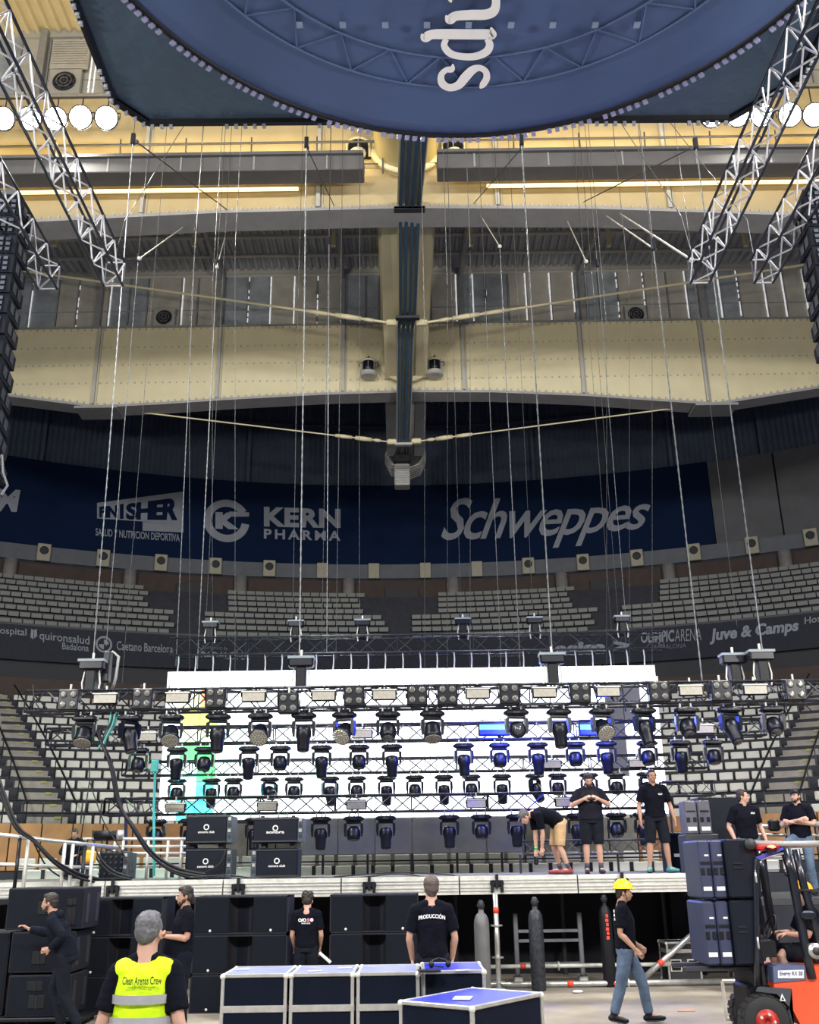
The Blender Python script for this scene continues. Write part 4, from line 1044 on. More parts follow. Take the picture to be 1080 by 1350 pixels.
def chain(label, px, pyt, pyb, Y, thick, x_top=None, group='hoist chains rising to the roof', bridle=True, zbot=None):
    b = py(px, pyb, Y); top = py(x_top or px, pyt, Y); c = thing('hoist_chain', label, 'chain', b, 0, group)
    L_ = top.z - b.z; n = max(8, int(L_ / .10)); h = top - b
    pts = [h * (i / n) for i in range(n + 1)]
    MB().tube(pts, [thick * (.8 if i % 2 else .5) for i in range(n + 1)], 6).build('chain', chain_m if thick > .012 else wire_m, c)
    if thick > .012:
        MB().cbox(h.x - .05, h.x + .05, -.05, .05, h.z, h.z + .3, .015).build('hook_block', blackg, c)
    if bridle:
        z1 = 29.2 - top.z - 0
        zt_ = (33.3 if Y < 30 else 29.9) - b.z
        MB().tube([h + Vector((0, 0, .1)), Vector((h.x, 0, zt_))], .010, 5).build('steel_rope', wire_m, c)
    return c
CHAINS = [ # px at bottom, x at top, y top, y bottom, Y, thick, where
 (123, 175, 190, 868, YA, .020, 'front truss at far left hoist'), (140, 182, 345, 852, YE, .018, 'second at far left, behind hoist'), (161, 197, 433, 900, YE, .012, 'third from the left edge'),
 (232, 258, 305, 878, YE, .018, 'left corner of the bright screen'), (260, 286, 352, 882, YE, .024, 'just inside left corner of the screen'), (272, 292, 397, 812, YE, .010, 'leftmost screen truss hoist'),
 (386, 393, 400, 815, YE, .010, 'second screen truss hoist'), (395, 404, 195, 862, YA, .022, 'left middle hoist of the front truss'), (424, 432, 410, 860, YE, .010, 'left of centre, thin'),
 (431, 434, 322, 860, YE, .020, 'left of centre, thick'), (443, 449, 430, 870, YE, .012, 'left of centre, third strand'), (474, 474, 395, 815, YE, .010, 'third screen truss hoist'),
 (608, 596, 400, 815, YE, .010, 'fourth screen truss hoist'), (661, 640, 392, 880, YE, .014, 'right of centre, thin'), (686, 659, 322, 880, YE, .022, 'right of centre, thick'),
 (703, 683, 403, 815, YE, .010, 'fifth screen truss hoist'), (728, 688, 192, 860, YA, .022, 'right middle hoist of the front truss'), (810, 773, 382, 880, YE, .010, 'near right screen end, left strand'),
 (815, 784, 403, 815, YE, .010, 'near right screen end, middle strand'), (825, 788, 352, 815, YE, .014, 'last screen truss hoist'), (926, 862, 330, 897, YA + .1, .022, 'front truss right of the screen'),
 (972, 925, 440, 825, YE, .010, 'far right, thin'), (1006, 918, 196, 862, YA, .022, 'far right hoist of the front truss')]
for (xb, xt, yt, yb, Y, th_, wh) in CHAINS:
    chain('hoist chain over the stage: %s' % wh, xb, yt, yb, Y, th_, xt)
for k, (px_, nm_) in enumerate(((250, 'left part'), (560, 'middle'), (800, 'right part'))):
    chain('thin suspension wire of the third truss, %s' % nm_, px_, 430, 1000, YC_ - .17, .008, px_); chain('thin suspension wire of the second truss, %s' % nm_, px_ + 60, 330, 957, YB - .175, .008, px_ + 60); chain('thin suspension wire of the lowest truss, %s' % nm_, px_ + 30, 380, 1049, YD - .175, .007, px_ + 30)
def cable(label, a, b, r, m=wire_m, sag=0, name='wire_rope', cat='cable', group=None):
    T = thing(name, label, cat, a, 0, group); n = 10
    MB().tube([(b - a) * (i / n) - Vector((0, 0, sag * 4 * (i / n) * (1 - i / n))) for i in range(n + 1)], r, 6).build('rope', m, T)
    MB().ell((0, 0, 0), .07, nu=8, nv=5).build('shackle', m, T); return T
gW = 'diagonal wire ropes near the girders'
cable('slanting wire rope at left before the near girder', py(180, 187, 22), py(300, 277, 30), .02, group=gW)
cable('slanting wire rope at right before the near girder', py(912, 195, 22), py(770, 266, 30), .02, group=gW)
cable('short slanting wire near spine, left side', py(405, 195, 24), py(440, 270, 30), .018, group=gW)
cable('short slanting wire near spine, right side', py(688, 195, 24), py(625, 268, 30), .018, group=gW)
cable('pale rod sloping to the right truss end, upper', py(912, 343, 20), py(818, 282, 30), .028, cream_grey, group=gW)
cable('pale rod sloping to the chain top at right', py(862, 328, 22), py(800, 285, 30), .024, cream_grey, group=gW)
cable('pale rod sloping to the chain top at left', py(184, 341, 26), py(245, 297, 31), .022, cream_grey, group=gW)
cable('pale rod below the roof sheets left of centre', py(286, 352, 28), py(300, 300, 33), .02, cream_grey, group=gW)
cable('pale rod below the roof sheets right of centre', py(773, 345, 28), py(745, 285, 31), .02, cream_grey, group=gW)
cable('pale rod just right of the spine', py(659, 325, 28), py(628, 275, 31), .02, cream_grey, group=gW)
# ================================================================ FLOODLIGHT BARS
for side, x0, x1 in (('left', -15.5, -9.8), ('right', 10.2, 16.0)):
    T = thing('floodlight_bar', 'thin dark bar carrying the upper %s floodlights' % side, 'bar', ((x0 + x1) / 2, 28, 27.85))
    MB().tube([(x0, 28, 27.85), (x1, 28, 27.85)], .04, 8).build('bar', dark_grey, T, world=True)
    for x in (x0 + .4, x1 - .4): MB().tube([(x, 28, 27.85), (x, 28, 33.3)], .02, 6).build('drop_wire', wire_m, T, world=True)

# ================================================================ STAGE
SX0, SX1, SY0, SY1, SZ = -9.6, 4.94, 18.5, 25.0, 1.80
ST = thing('stage', 'raised stage deck with pale aluminium edge on steel legs', 'stage', (-2.3, SY0, 0))
nx = 7; dx = (SX1 - SX0) / nx
for i in range(nx):
    for j in range(3):
        x0 = SX0 + i * dx; y0 = SY0 + .05 + j * 2.15
        MB().box(x0 + .01, x0 + dx - .01, y0 + .01, y0 + 2.14, SZ - .05, SZ).build('deck_panel', mat('dark_deck_board', (.10, .095, .09), .7, 0, .25, 3), ST, world=True)
fas = MB()
for i in range(nx):
    x0 = SX0 + i * dx; MB().box(x0 + .012, x0 + dx - .012, SY0, SY0 + .05, SZ - .30, SZ + .005).build('edge_rail', alu_dull, ST, world=True)
    for q in (.07, .12, .19, .24): MB().box(x0 + .012, x0 + dx - .012, SY0 - .012, SY0, SZ - q - .012, SZ - q + .006).build('edge_rib', alu, ST, world=True)
MB().box(SX0, SX0 + .05, SY0, SY1, SZ - .3, SZ).build('edge_rail', alu_dull, ST, world=True); MB().box(SX1 - .05, SX1, SY0, SY1, SZ - .3, SZ).build('edge_rail', alu_dull, ST, world=True)
for x in (150, 315, 487, 655, 820):
    c = py(x, 1163, SY0).x
    mb = MB(); mb.cbox(c - .12, c + .12, SY0 - .06, SY0 - .012, SZ - .17, SZ - .07, .02); mb.box(c - .11, c - .06, SY0 - .07, SY0 - .012, SZ - .27, SZ - .1); mb.box(c + .06, c + .11, SY0 - .07, SY0 - .012, SZ - .27, SZ - .1); mb.box(c - .025, c + .025, SY0 - .08, SY0 - .012, SZ - .2, SZ + .03)
    mb.build('edge_clamp', black, ST, world=True)
legm = mat('grey_scaffold_tube', (.03, .03, .036), .45, .4)
for i in range(nx + 1):
    for j in range(1, 4):
        x = SX0 + i * dx; y = SY0 + .1 + j * 2.1
        MB().tube([(min(x, SX1 - .1), y, 0), (min(x, SX1 - .1), y, SZ - .05)], .045, 8).build('leg', legm, ST, world=True)
MB().box(SX0, SX1 + 1.3, 20.9, 20.95, 0, SZ - .3).build('black_skirt', mat('black_drape', (.006, .007, .012), .95), ST, world=True)
MB().box(SX1 + .02, SX1 + 1.4, 20.6, 20.65, 0, SZ - .1).build('black_skirt', mat('black_drape', (.006, .007, .012), .95), ST, world=True)
# front leg pole with rosettes and red band
def pole(label, a, b, r=.045, m=alu, rings=(), bands=(), name='scaffold_tube'):
    a, b = Vector(a), Vector(b); T = thing(name, label, 'pole', a)
    MB().tube([a, b], r, 10).build('tube', m, T, True, world=True)
    d = (b - a)
    for q in rings: p = a + d * q; e = d.normalized() * .012; MB().tube([p - e, p + e], r * 2.3, 12).build('rosette', alu, T, world=True)
    for q in bands: p = a + d * q; e = d.normalized() * .05; MB().tube([p - e, p + e], r * 1.08, 12).build('red_band', red_tape, T, True, world=True)
    return T
p = py(658, 1303, SY0 - .12)
T = pole('upright aluminium scaffold pole under the stage front, red band', (p.x, SY0 - .12, .0), (p.x, SY0 - .12, 1.52), .045, alu, (.08, .33, .66), (.82,)); MB().cbox(p.x - .1, p.x + .1, SY0 - .22, SY0 - .02, 0, .02, .005).build('foot_plate', alu_dull, T, world=True)
a, b = py(575, 1303, SY0 - .05), py(1000, 1303, SY0 - .05)
pole('long aluminium floor tube along the stage foot with red bands', (a.x, SY0 + .05, .06), (b.x, SY0 + .05, .06), .045, alu, (.1, .3, .6), (.42, .55))
pole('second floor tube behind the stage foot', (a.x + .3, SY0 + .5, .3), (b.x - 1, SY0 + .5, .3), .035, alu_dull, (.2, .45), (.3,))
a, b = py(846, 1303, SY0 + .2), py(922, 1226, SY0 + .2)
pole('diagonal aluminium brace leaning right beside helmeted worker', (a.x, SY0 + .3, .05), (b.x, SY0 + .3, b.z), .048, alu, (), (.36,))
# ladder-like frame under the stage
T = thing('pipe_rack', 'grey steel frame with cross rails under the stage', 'frame', (py(728, 1290, 19.4).x, 19.4, 0))
for x in (683, 769): c = py(x, 1290, 19.4).x; MB().cbox(c - .04, c + .04, 19.36, 19.44, 0, 1.15, .01).build('upright', mat('mid_steel', (.16, .17, .19), .45, .4), T, world=True)
a, b = py(683, 1290, 19.4).x, py(769, 1290, 19.4).x
for z in (.28, .66, .82): MB().box(a, b, 19.38, 19.42, z, z + .05).build('rail', mat('mid_steel', (.16, .17, .19), .45, .4), T, world=True)
for x in (a, b): MB().cbox(x - .08, x + .08, 19.3, 19.5, 0, .12, .02).build('foot', alu_dull, T, world=True)
# gas cylinders
def cyl_b(label, px, Y, r, h, m_, yb=1300, extra=None):
    c = py(px, 1250, Y).x; T = thing('gas_cylinder', label, 'cylinder', (c, Y, 0), 0, 'tall cylinders standing under the stage')
    MB().lathe([(r * .9, 0), (r, .03), (r, h * .82), (r * .93, h * .88), (r * .7, h * .93), (r * .36, h * .96), (r * .34, h)], 20).build('body', m_, T, True)
    MB().lathe([(r * .42, h), (r * .42, h + .10), (r * .2, h + .14)], 12).build('valve', dark_grey, T, True)
    MB().tube([(-r * .5, 0, h + .05), (r * .5, 0, h + .05)], .02, 6).build('tap', dark_grey, T)
    if extra: extra(T, r)
    return T
cyl_b('grey gas cylinder standing left of the upright scaffold pole', 636, 17.6, .125, 1.30, mat('grey_cylinder_paint', (.14, .14, .14), .5, .1, .15, 6))
cyl_b('mottled black gas cylinder in front of the steel frame', 708, 18.2, .125, 1.32, mat('mottled_black', (.018, .022, .03), .5, 0, .8, 22))
def redmarks(T, r):
    for k in range(6): MB().box(-.02 + .01 * (k % 2), .03, -r - .006, -r + .01, .75 + k * .07, .80 + k * .07).build('red_print', red_tape, T)
cyl_b('dark gas cylinder with red lettering near helmeted worker', 801, 18.6, .11, 1.35, black, extra=redmarks)

# flight cases
def case(name, label, x, y, w, d, h, z=0, rz=0, lid=case_pale, side=case_side, bands=(.42,), group=None, latches=False, stuff=True):
    T = thing(name, label, 'case', (x, y, z), rz, group)
    c_ = .035
    MB().box(-w / 2 + c_ / 2, w / 2 - c_ / 2, -d / 2 + c_ / 2, d / 2 - c_ / 2, c_ * .3, h - c_ * .5).build('shell', side, T)
    MB().box(-w / 2 + c_, w / 2 - c_, -d / 2 + c_, d / 2 - c_, h - c_ * .6, h - .004).build('lid', lid, T)
    em = lambda a0, a1, b0, b1, z0, z1: MB().cbox(a0, a1, b0, b1, z0, z1, .006).build('edge_strip', alu, T)
    for sx in (-1, 1):
        for sy in (-1, 1): em(min(sx * w / 2, sx * (w / 2 - c_)), max(sx * w / 2, sx * (w / 2 - c_)), min(sy * d / 2, sy * (d / 2 - c_)), max(sy * d / 2, sy * (d / 2 - c_)), 0, h)
    for z_ in (0, h - c_):
        for s in (-1, 1):
            em(-w / 2, w / 2, min(s * d / 2, s * (d / 2 - c_)), max(s * d / 2, s * (d / 2 - c_)), z_, z_ + c_)
            em(min(s * w / 2, s * (w / 2 - c_)), max(s * w / 2, s * (w / 2 - c_)), -d / 2, d / 2, z_, z_ + c_)
    for b_ in bands:
        zz = h * b_
        em(-w / 2 + .01, w / 2 - .01, -d / 2 - .003, -d / 2 + .02, zz, zz + .065); em(-w / 2 + .01, w / 2 - .01, d / 2 - .02, d / 2 + .003, zz, zz + .065)
        for s in (-1, 1): em(min(s * (w / 2 + .003), s * (w / 2 - .02)), max(s * (w / 2 + .003), s * (w / 2 - .02)), -d / 2 + .01, d / 2 - .01, zz, zz + .065)
    for sx in (-1, 1):
        for sy in (-1, 1):
            for z_ in (.025, h - .025): MB().ell((sx * (w / 2 - .015), sy * (d / 2 - .015), z_), .031, nu=10, nv=6).build('ball_corner', alu_dull, T, True)
    if latches:
        for b_ in bands[:1]:
            for x_ in (-w * .28, w * .28): MB().cbox(x_ - .045, x_ + .045, -d / 2 - .012, -d / 2, h * b_ - .03, h * b_ + .10, .005).build('latch', alu_dull, T)
    return T
gC = 'row of flight cases in the foreground'
H_ = 1.0
for k, (l, r, Y, lab_) in enumerate([(292, 379, 10.95, 'leftmost flight case of the foreground row, pale worn lid'), (382, 467, 10.95, 'second flight case from left in the foreground row'),
                             (470, 553, 10.95, 'third flight case from left in the foreground row')]):
    a, b = py(l, 1286, Y).x, py(r, 1286, Y).x
    case('flight_case', lab_, (a + b) / 2, Y + .42, b - a, .84, .985, 0, 0, case_pale, case_side, (.64,), gC)
a, b = py(556, 1280, 10.95).x, py(641, 1280, 10.95).x
T4 = case('flight_case', 'rear right flight case with blue lid and headset lying on it', (a + b) / 2, 11.5, b - a, .9, .985, 0, 0, case_blue, case_side, (.64,), gC)
# front right case turned a little
q = pz(623, 1327, .86); e1 = pz(716, 1308, .86); e0 = pz(552, 1315, .86)
ang = math.atan2(e1.y - q.y, e1.x - q.x)
w_ = (e1 - q).length; d_ = (e0 - q).length
ux = Vector((math.cos(ang), math.sin(ang), 0)); uy = Vector((-math.sin(ang), math.cos(ang), 0))
cc = q + ux * w_ / 2 + uy * d_ / 2
case('flight_case', 'front turned flight case with glossy blue lid', cc.x, cc.y, w_, d_, .86, 0, ang, case_blue, case_side, (), gC, False)
T = thing('paper_sheet', 'white paper lying on the front turned blue case', 'paper', pz(610, 1316, .862), ang); MB().box(-.12, .12, -.08, .08, .001, .004, Matrix.Rotation(.5, 4, 'Z')).build('sheet', paper, T)
for k, (x, y, lb) in enumerate([(320, 1278, 'white label stuck on the leftmost case lid'), (455, 1276, 'white label on the second case lid'), (415, 1280, 'grey tape mark on the second case lid'), (610, 1279, 'pale sticker on the rear right blue lid')]):
    p = pz(x, y, .987); T = thing('lid_label', lb, 'label', p, .1 * k, None); MB().box(-.07, .07, -.03, .03, 0, .003).build('label', paper, T)
T = thing('tablet_case', 'black folder lying on the rear right blue lid', 'folder', pz(566, 1281, .985), .1); MB().cbox(-.11, .11, -.08, .08, 0, .02, .005).build('cover', black, T)
p = pz(580, 1276, .985); T = thing('headset', 'black intercom headset lying on the rear right case', 'headset', p, .2)
MB().tube([(-.09, 0, .03), (-.07, .02, .07), (0, .03, .09), (.07, .02, .07), (.09, 0, .03)], .012, 6).build('headband', black, T, True)
for s in (-1, 1): MB().ell((s * .09, 0, .035), (.03, .035, .035), nu=10, nv=6).build('ear_cup', black, T, True)
MB().tube([(-.09, -.02, .03), (-.05, -.08, .02), (.02, -.09, .015)], .006, 5).build('microphone', black, T)
# case under the stage
p = py(905, 1290, 18.0)
a, b = py(883, 1280, 18.9).x, py(928, 1280, 18.9).x
T = case('road_trunk', 'black case with two recessed handles under the stage at right', (a + b) / 2, 19.3, b - a, .6, .66, 0, 0, case_side, mat('black_plywood', (.018, .018, .02), .5), (.72,), None, False)
for s in (-1, 1):
    MB().cbox(s * .15 - .10, s * .15 + .10, -.31, -.29, .18, .38, .008).build('handle_dish', alu_dull, T); MB().cbox(s * .15 - .08, s * .15 + .08, -.318, -.30, .20, .36, .008).build('recess', black, T); MB().tube([(s * .15 - .06, -.32, .30), (s * .15 - .05, -.34, .26), (s * .15 + .05, -.34, .26), (s * .15 + .06, -.32, .30)], .010, 6).build('handle', alu, T)

# subwoofer stacks: cabinets with two fabric doors and a deep central horn
def sub(label, cx, Y, w, h, z, d=.8, swap=False, closed=False):
    T = thing('subwoofer', label, 'speaker', (cx, Y, z), 0, 'subwoofers stacked in front of the stage')
    t = .02; g = .28 * w
    MB().box(-w / 2, w / 2, .25, d, .0, h - .01).build('body', sub_grey, T)
    for s in (-1, 1):
        MB().box(min(s * w / 2, s * (w / 2 - t)), max(s * w / 2, s * (w / 2 - t)), 0, .26, 0, h - .01).build('side_wall', sub_side, T)
    MB().box(-w / 2, w / 2, 0, .26, 0, t).build('bottom_wall', sub_side, T); MB().box(-w / 2, w / 2, 0, .26, h - t - .01, h - .01).build('top_wall', sub_side, T)
    for s in (-1, 1):
        x0, x1 = sorted((s * (w / 2 - t), s * (w / 2 - .37 * w)))
        MB().cbox(x0, x1, -.005, .03, t, h - t - .01, .006).build('grille_panel', mat('grille_foam', (.009, .011, .016), .95, 0, .1, 30, spec=.08), T)
        # curved horn wall
        xa, xb = s * (w / 2 - .37 * w), s * .06 * w
        vs = []; fs = []
        for i in range(7):
            u = i / 6; x = xa + (xb - xa) * (1 - math.cos(u * PI / 2)); y = .01 + .24 * math.sin(u * PI / 2); vs += [(x, y, t), (x, y, h - t - .01)]
        for i in range(6): fs.append((2 * i, 2 * i + 1, 2 * i + 3, 2 * i + 2))
        MB().add(vs, fs).build('horn_wall', sub_side, T, True)
        MB().ell((s * .32 * w, -.01, .05), (.02, .012, .02), nu=8, nv=5).build('badge', alu_dull, T)
    return T
def stack(px0, px1, Y, hs, name, n0=3):
    a, b = py(px0, 1200, Y).x, py(px1, 1200, Y).x; z = 0
    for k, h in enumerate(hs):
        sub('charcoal subwoofer, %s of the stack %s' % (['bottom', 'middle', 'top'][k], name), (a + b) / 2, Y, b - a, h, z); z += h
stack(107, 215, 16.0, (.52, .54, .54), 'behind the yellow vest man')
stack(256, 380, 16.0, (.52, .54, .54), 'left of the man in the printed black shirt')
stack(435, 552, 16.0, (.52, .54, .54), 'left of the tall man in black')
# far left speaker stack on a dolly
def topbox(label, px0, px1, Y, z0, h, wins, yaw=0, group='speaker cabinets piled at far left'):
    a, b = py(px0, 1250, Y).x, py(px1, 1250, Y).x; w = b - a
    T = thing('speaker_cabinet', label, 'speaker', ((a + b) / 2, Y, z0), yaw, group)
    MB().cbox(-w / 2, w / 2, 0, .75, 0, h - .015, .012).build('cabinet', sub_side, T)
    MB().box(-w / 2 + .02, w / 2 - .02, -.008, .0, .03, h - .04).build('front_face', sub_grey, T)
    for (u, v, ww, hh) in wins:
        MB().cbox(-w / 2 + u * w, -w / 2 + (u + ww) * w, -.016, -.006, v * h, (v + hh) * h, .004).build('handle_hole', black, T)
        MB().box(-w / 2 + (u + ww * .45) * w, -w / 2 + (u + ww * .55) * w, -.022, -.012, v * h, (v + hh) * h).build('handle_bar', sub_side, T)
    for s in (-1, 1):
        for q in (0, 1): MB().box(s * (w / 2 + .004) - .006, s * (w / 2 + .004) + .006, .08 + q * .45, .2 + q * .45, .08, h - .1).build('rigging_plate', dark_grey, T)
    return T
topbox('wide top cabinet of the pile at far left', 3, 106, 14.9, 1.22, .56, [(.40, .35, .18, .3), (.78, .1, .12, .4), (.78, .56, .12, .15)])
topbox('middle cabinet of the pile at far left behind crouching technician', 14, 98, 14.9, .67, .54, [(.35, .2, .22, .3), (.6, .6, .12, .2)])
topbox('bottom cabinet of the pile at far left', 16, 98, 14.9, .12, .54, [(.35, .2, .26, .3), (.3, .6, .26, .22)])
topbox('narrow dark cabinet at the left frame edge', -40, 12, 15.1, .12, 1.08, [])
T = thing('dolly', 'low black wheeled dolly under the far left speaker pile', 'dolly', (py(50, 1300, 14.9).x, 15.25, 0))
MB().cbox(-1.1, .68, -.42, .42, .07, .119, .01).build('board', black, T)
for sx in (-1.0, -.1, .58):
    for sy in (-.33, .33): MB().tube([(sx - .02, sy, .035), (sx + .02, sy, .035)], .035, 12).build('wheel', rubber, T, True)

# amplifier racks on the stage with a small round mark and a word
def rack(label, px0, px1, y_top, y_bot, Y, z0=None, words=None, side='right', group='black racks on the stage'):
    a, b = py(px0, y_bot, Y), py(px1, y_top, Y); z0 = z0 if z0 is not None else a.z; h = b.z - z0; w = b.x - a.x
    T = thing('equipment_rack', label, 'rack', ((a.x + b.x) / 2, Y, z0), 0, group)
    MB().cbox(-w / 2, w / 2, 0, .7, 0.0, h - .01, .02).build('case_body', mat('rack_black', (.005, .008, .016), .5, spec=.2), T)
    for z_ in (.02, h - .06): MB().cbox(-w / 2 - .006, w / 2 + .006, -.012, .02, z_, z_ + .03, .004).build('edge_strip', dark_grey, T)
    s = 1 if side == 'right' else -1
    MB().box(min(s * w / 2, s * (w / 2 + .10)), max(s * w / 2, s * (w / 2 + .10)), .02, .6, .02, h - .04).build('side_panel', mat('rack_side', (.05, .07, .09), .5), T)
    for k in range(4):
        MB().box(min(s * (w / 2 + .02), s * (w / 2 + .075)), max(s * (w / 2 + .02), s * (w / 2 + .075)), .0, .02, .1 + k * h / 5, .16 + k * h / 5).build('connector', alu if k % 2 else dark_grey, T)
    if words:
        flat_text(words, (-w * .2, -.004, h * .36), (w * .2, -.004, h * .36), (-w * .2, -.004, h * .44), 'lettering', white_print, T, .02)
        mb = MB(); pts = [(0 + .045 * math.cos(q * PI / 9), -.005, h * .56 + .045 * math.sin(q * PI / 9)) for q in range(19)]; mb.tube(pts, .012, 5); mb.build('round_mark', white_print, T)
    for x_ in (-w * .35, w * .35): MB().tube([(x_, .35, h - .01), (x_, .35, h + .03)], .04, 8).build('caster_cup', dark_grey, T)
    return T
Yr = 20.0
rack('lower left black rack on stage with round white mark', 243, 299, 1117, 1155, Yr, SZ, 'sonora club')
rack('upper left black rack, stacked, with white mark', 244, 300, 1073, 1114, Yr + .01, py(270, 1114, Yr).z + .02, 'sonora club')
rack('lower black rack right of the first, teal left side', 337, 393, 1117, 1155, Yr, SZ, 'sonora club', 'left')
rack('upper black rack right of the first, stacked', 333, 393, 1076, 1113, Yr + .01, py(360, 1113, Yr).z + .02, 'sonora')
for (x, z_) in ((270, 0), (365, 0)):
    c = py(x, 1115, Yr)
    for s in (-1, 1):
        o = MB().cbox(c.x + s * .28 - .05, c.x + s * .28 + .05, Yr + .15, Yr + .45, py(x, 1117, Yr).z - .012, py(x, 1113.6, Yr).z + .03, .005).build('rack_spacer', dark_grey); tag(o, 'small block between the stacked racks, %s one' % ['left', 'right'][s > 0] + (' of left pile' if x < 300 else ' of right pile'), 'block')
rack('low black rack with pale label behind standing man', 886, 914, 1096, 1151, 20.2, SZ, None)
T = [o for o in COL.objects if o.get('label') == 'low black rack with pale label behind standing man'][0]
MB().box(-.17, .17, -.006, 0, .28, .34).build('white_label', paper, T)
# cable rack left of the stage
rack('black cable patch rack near the left stage rail', 129, 163, 1121, 1160, 19.6, SZ, None)
T = [o for o in COL.objects if o.get('label') == 'black cable patch rack near the left stage rail'][0]
for i in range(5):
    for j in range(5): MB().tube([(-.2 + i * .1, -.03, .12 + j * .1), (-.2 + i * .1, .0, .12 + j * .1)], .022, 8).build('socket', dark_grey, T)

# side platform behind the forklift, with tall dark cabinets and grey speakers
PX0, PX1, PY0, PY1, PZ = 5.3, 10.5, 17.3, 20.4, 1.42
T = thing('side_platform', 'dark platform beside the stage behind the forklift', 'platform', ((PX0 + PX1) / 2, (PY0 + PY1) / 2, 0))
MB().cbox(PX0, PX1, PY0, PY1, PZ - .12, PZ, .01).build('deck', dark_grey, T, world=True)
for x in (PX0 + .1, (PX0 + PX1) / 2, PX1 - .1):
    for y in (PY0 + .1, PY1 - .1): MB().tube([(x, y, 0), (x, y, PZ - .12)], .045, 8).build('leg', legm, T, world=True)
gS = 'grey and black speakers on the side platform'
p0, p1 = py(930, 1105, 19.3), py(986, 1050, 19.3)
T = thing('speaker_cabinet', 'wide black cabinet with small white word behind man in jeans', 'speaker', ((p0.x + p1.x) / 2, 19.3, PZ), 0, gS)
w_ = p1.x - p0.x + .1; h_ = p1.z - PZ
MB().cbox(-w_ / 2, w_ / 2, 0, .8, 0, h_, .02).build('cabinet', mat('rack_black', (.005, .008, .016), .5, spec=.2), T)
flat_text('TSUNAMI', (.02, -.006, h_ * .52), (.33, -.006, h_ * .52), (.02, -.006, h_ * .56), 'lettering', white_print, T, .02)
for k in range(4): MB().cbox(-w_ / 2 + .1 + k * .22, -w_ / 2 + .2 + k * .22, -.02, 0, h_ * .28, h_ * .33, .005).build('connector', alu_dull, T)
p0, p1 = py(905, 1100, 19.0), py(936, 1055, 19.0)
for k in range(2):
    w2 = (p1.x - p0.x) / 2; z0 = p0.z
    T = thing('speaker_cabinet', 'slim %s grey speaker of the leaning pair on the platform' % ['left', 'right'][k], 'speaker', (p0.x + w2 * (k + .5), 19.0, z0), 0, gS)
    hh = p1.z - z0; Mt = Matrix.Rotation(-.0, 4, 'Y')
    gm = mat('grey_fibre_cabinet', (.09, .09, .115), .5, 0, .1)
    MB().cbox(-w2 / 2 + .01, w2 / 2 - .01, 0, .4, 0, hh, .02).build('cabinet', gm, T)
    MB().box(-w2 * .32, w2 * .32, -.012, 0, hh * .1, hh * .22).build('white_label', paper, T)
    MB().box(-w2 * .32, w2 * .32, -.012, 0, hh * .66, hh * .70).build('slot', black, T)
    for s in (-1, 1): MB().cbox(s * w2 * .24 - .03, s * w2 * .24 + .03, -.014, 0, hh * .36, hh * .5, .005).build('connector', black, T)
T = thing('equipment_rack', 'black box carrying the leaning grey speakers', 'rack', ((p0.x + p1.x) / 2, 18.95, PZ), 0, gS); MB().cbox(-.3, .33, 0, .5, 0, p0.z - PZ, .02).build('body', dark_grey, T); MB().box(-.2, .2, -.01, 0, .2, .3).build('white_label', paper, T)
# small ground truss at the back of the stage, and rails
tG = truss('ground_truss', 'small black truss lying at the back of the stage at right', (py(690, 1112, 22.5).x, 22.5, py(750, 1117, 22.5).z), (py(912, 1112, 22.5).x, 22.5, py(750, 1117, 22.5).z), .3, .28, .3, truss_m, truss_m, .022, .010)
for x in (.1, 2.2, 4.0):
    MB().tube([(x - 2, 0, -1.0), (x - 2, 0, -.14)], .025, 6).build('support', truss_m, tG)
T = truss('ground_truss', 'short black truss lying on cabinets behind the standing man', (py(872, 1040, 21.5).x, 21.5, py(900, 1040, 21.5).z), (py(940, 1040, 21.5).x, 21.5, py(900, 1040, 21.5).z), .3, .28, .3, truss_m, truss_m, .022, .010)
for x in (-.4, .4): MB().tube([(x, 0, -2.0), (x, 0, -.14)], .025, 6).build('support', truss_m, T)

# handrails on the left side platform
HR = thing('handrail', 'aluminium tube handrail at the left end of the stage', 'railing', (py(60, 1130, 17.8).x, 17.8, 1.6))
a0, a1 = py(-30, 1097, 17.4), py(156, 1118, 18.7); b0, b1 = py(-30, 1138, 17.4), py(122, 1144, 18.6)
MB().tube([a0, a1], .035, 8).build('top_rail', alu, HR, True, world=True); MB().tube([b0, b1], .028, 8).build('lower_rail', alu_dull, HR, True, world=True)
for x, m_ in ((35, alu_dull), (24, blackg), (83, alu_dull), (94, alu_dull), (110, blackg), (121, alu_dull)):
    u = (x + 30) / 186; t = a0.lerp(a1, u); MB().tube([(t.x, t.y, 1.5), t], .033, 8).build('post', m_, HR, True, world=True)
T = thing('loading_platform', 'low dark platform under the left handrail', 'platform', (-7.9, 18.1, 0)); MB().cbox(-11, -7.0, 17.2, 18.45, 1.45, 1.55, .01).build('deck', dark_grey, T, world=True)
for x in (-10.8, -9, -7.2):
    for y in (17.35, 18.3): MB().tube([(x, y, 0), (x, y, 1.45)], .04, 8).build('leg', legm, T, world=True)
HR2 = thing('handrail', 'rear aluminium rails behind the left stage cables', 'railing', (py(180, 1110, 21).x, 21, 1.8))
for (x0, x1, y) in ((110, 245, 1106), (150, 245, 1116), (120, 245, 1125)): MB().tube([py(x0, y, 21), py(x1, y, 21)], .03, 8).build('rail', alu_dull, HR2, True, world=True)
for x in (152, 163, 196, 222, 240): p = py(x, 1108, 21); MB().tube([(p.x, 21, 1.8), p], .03, 8).build('post', alu_dull, HR2, True, world=True)
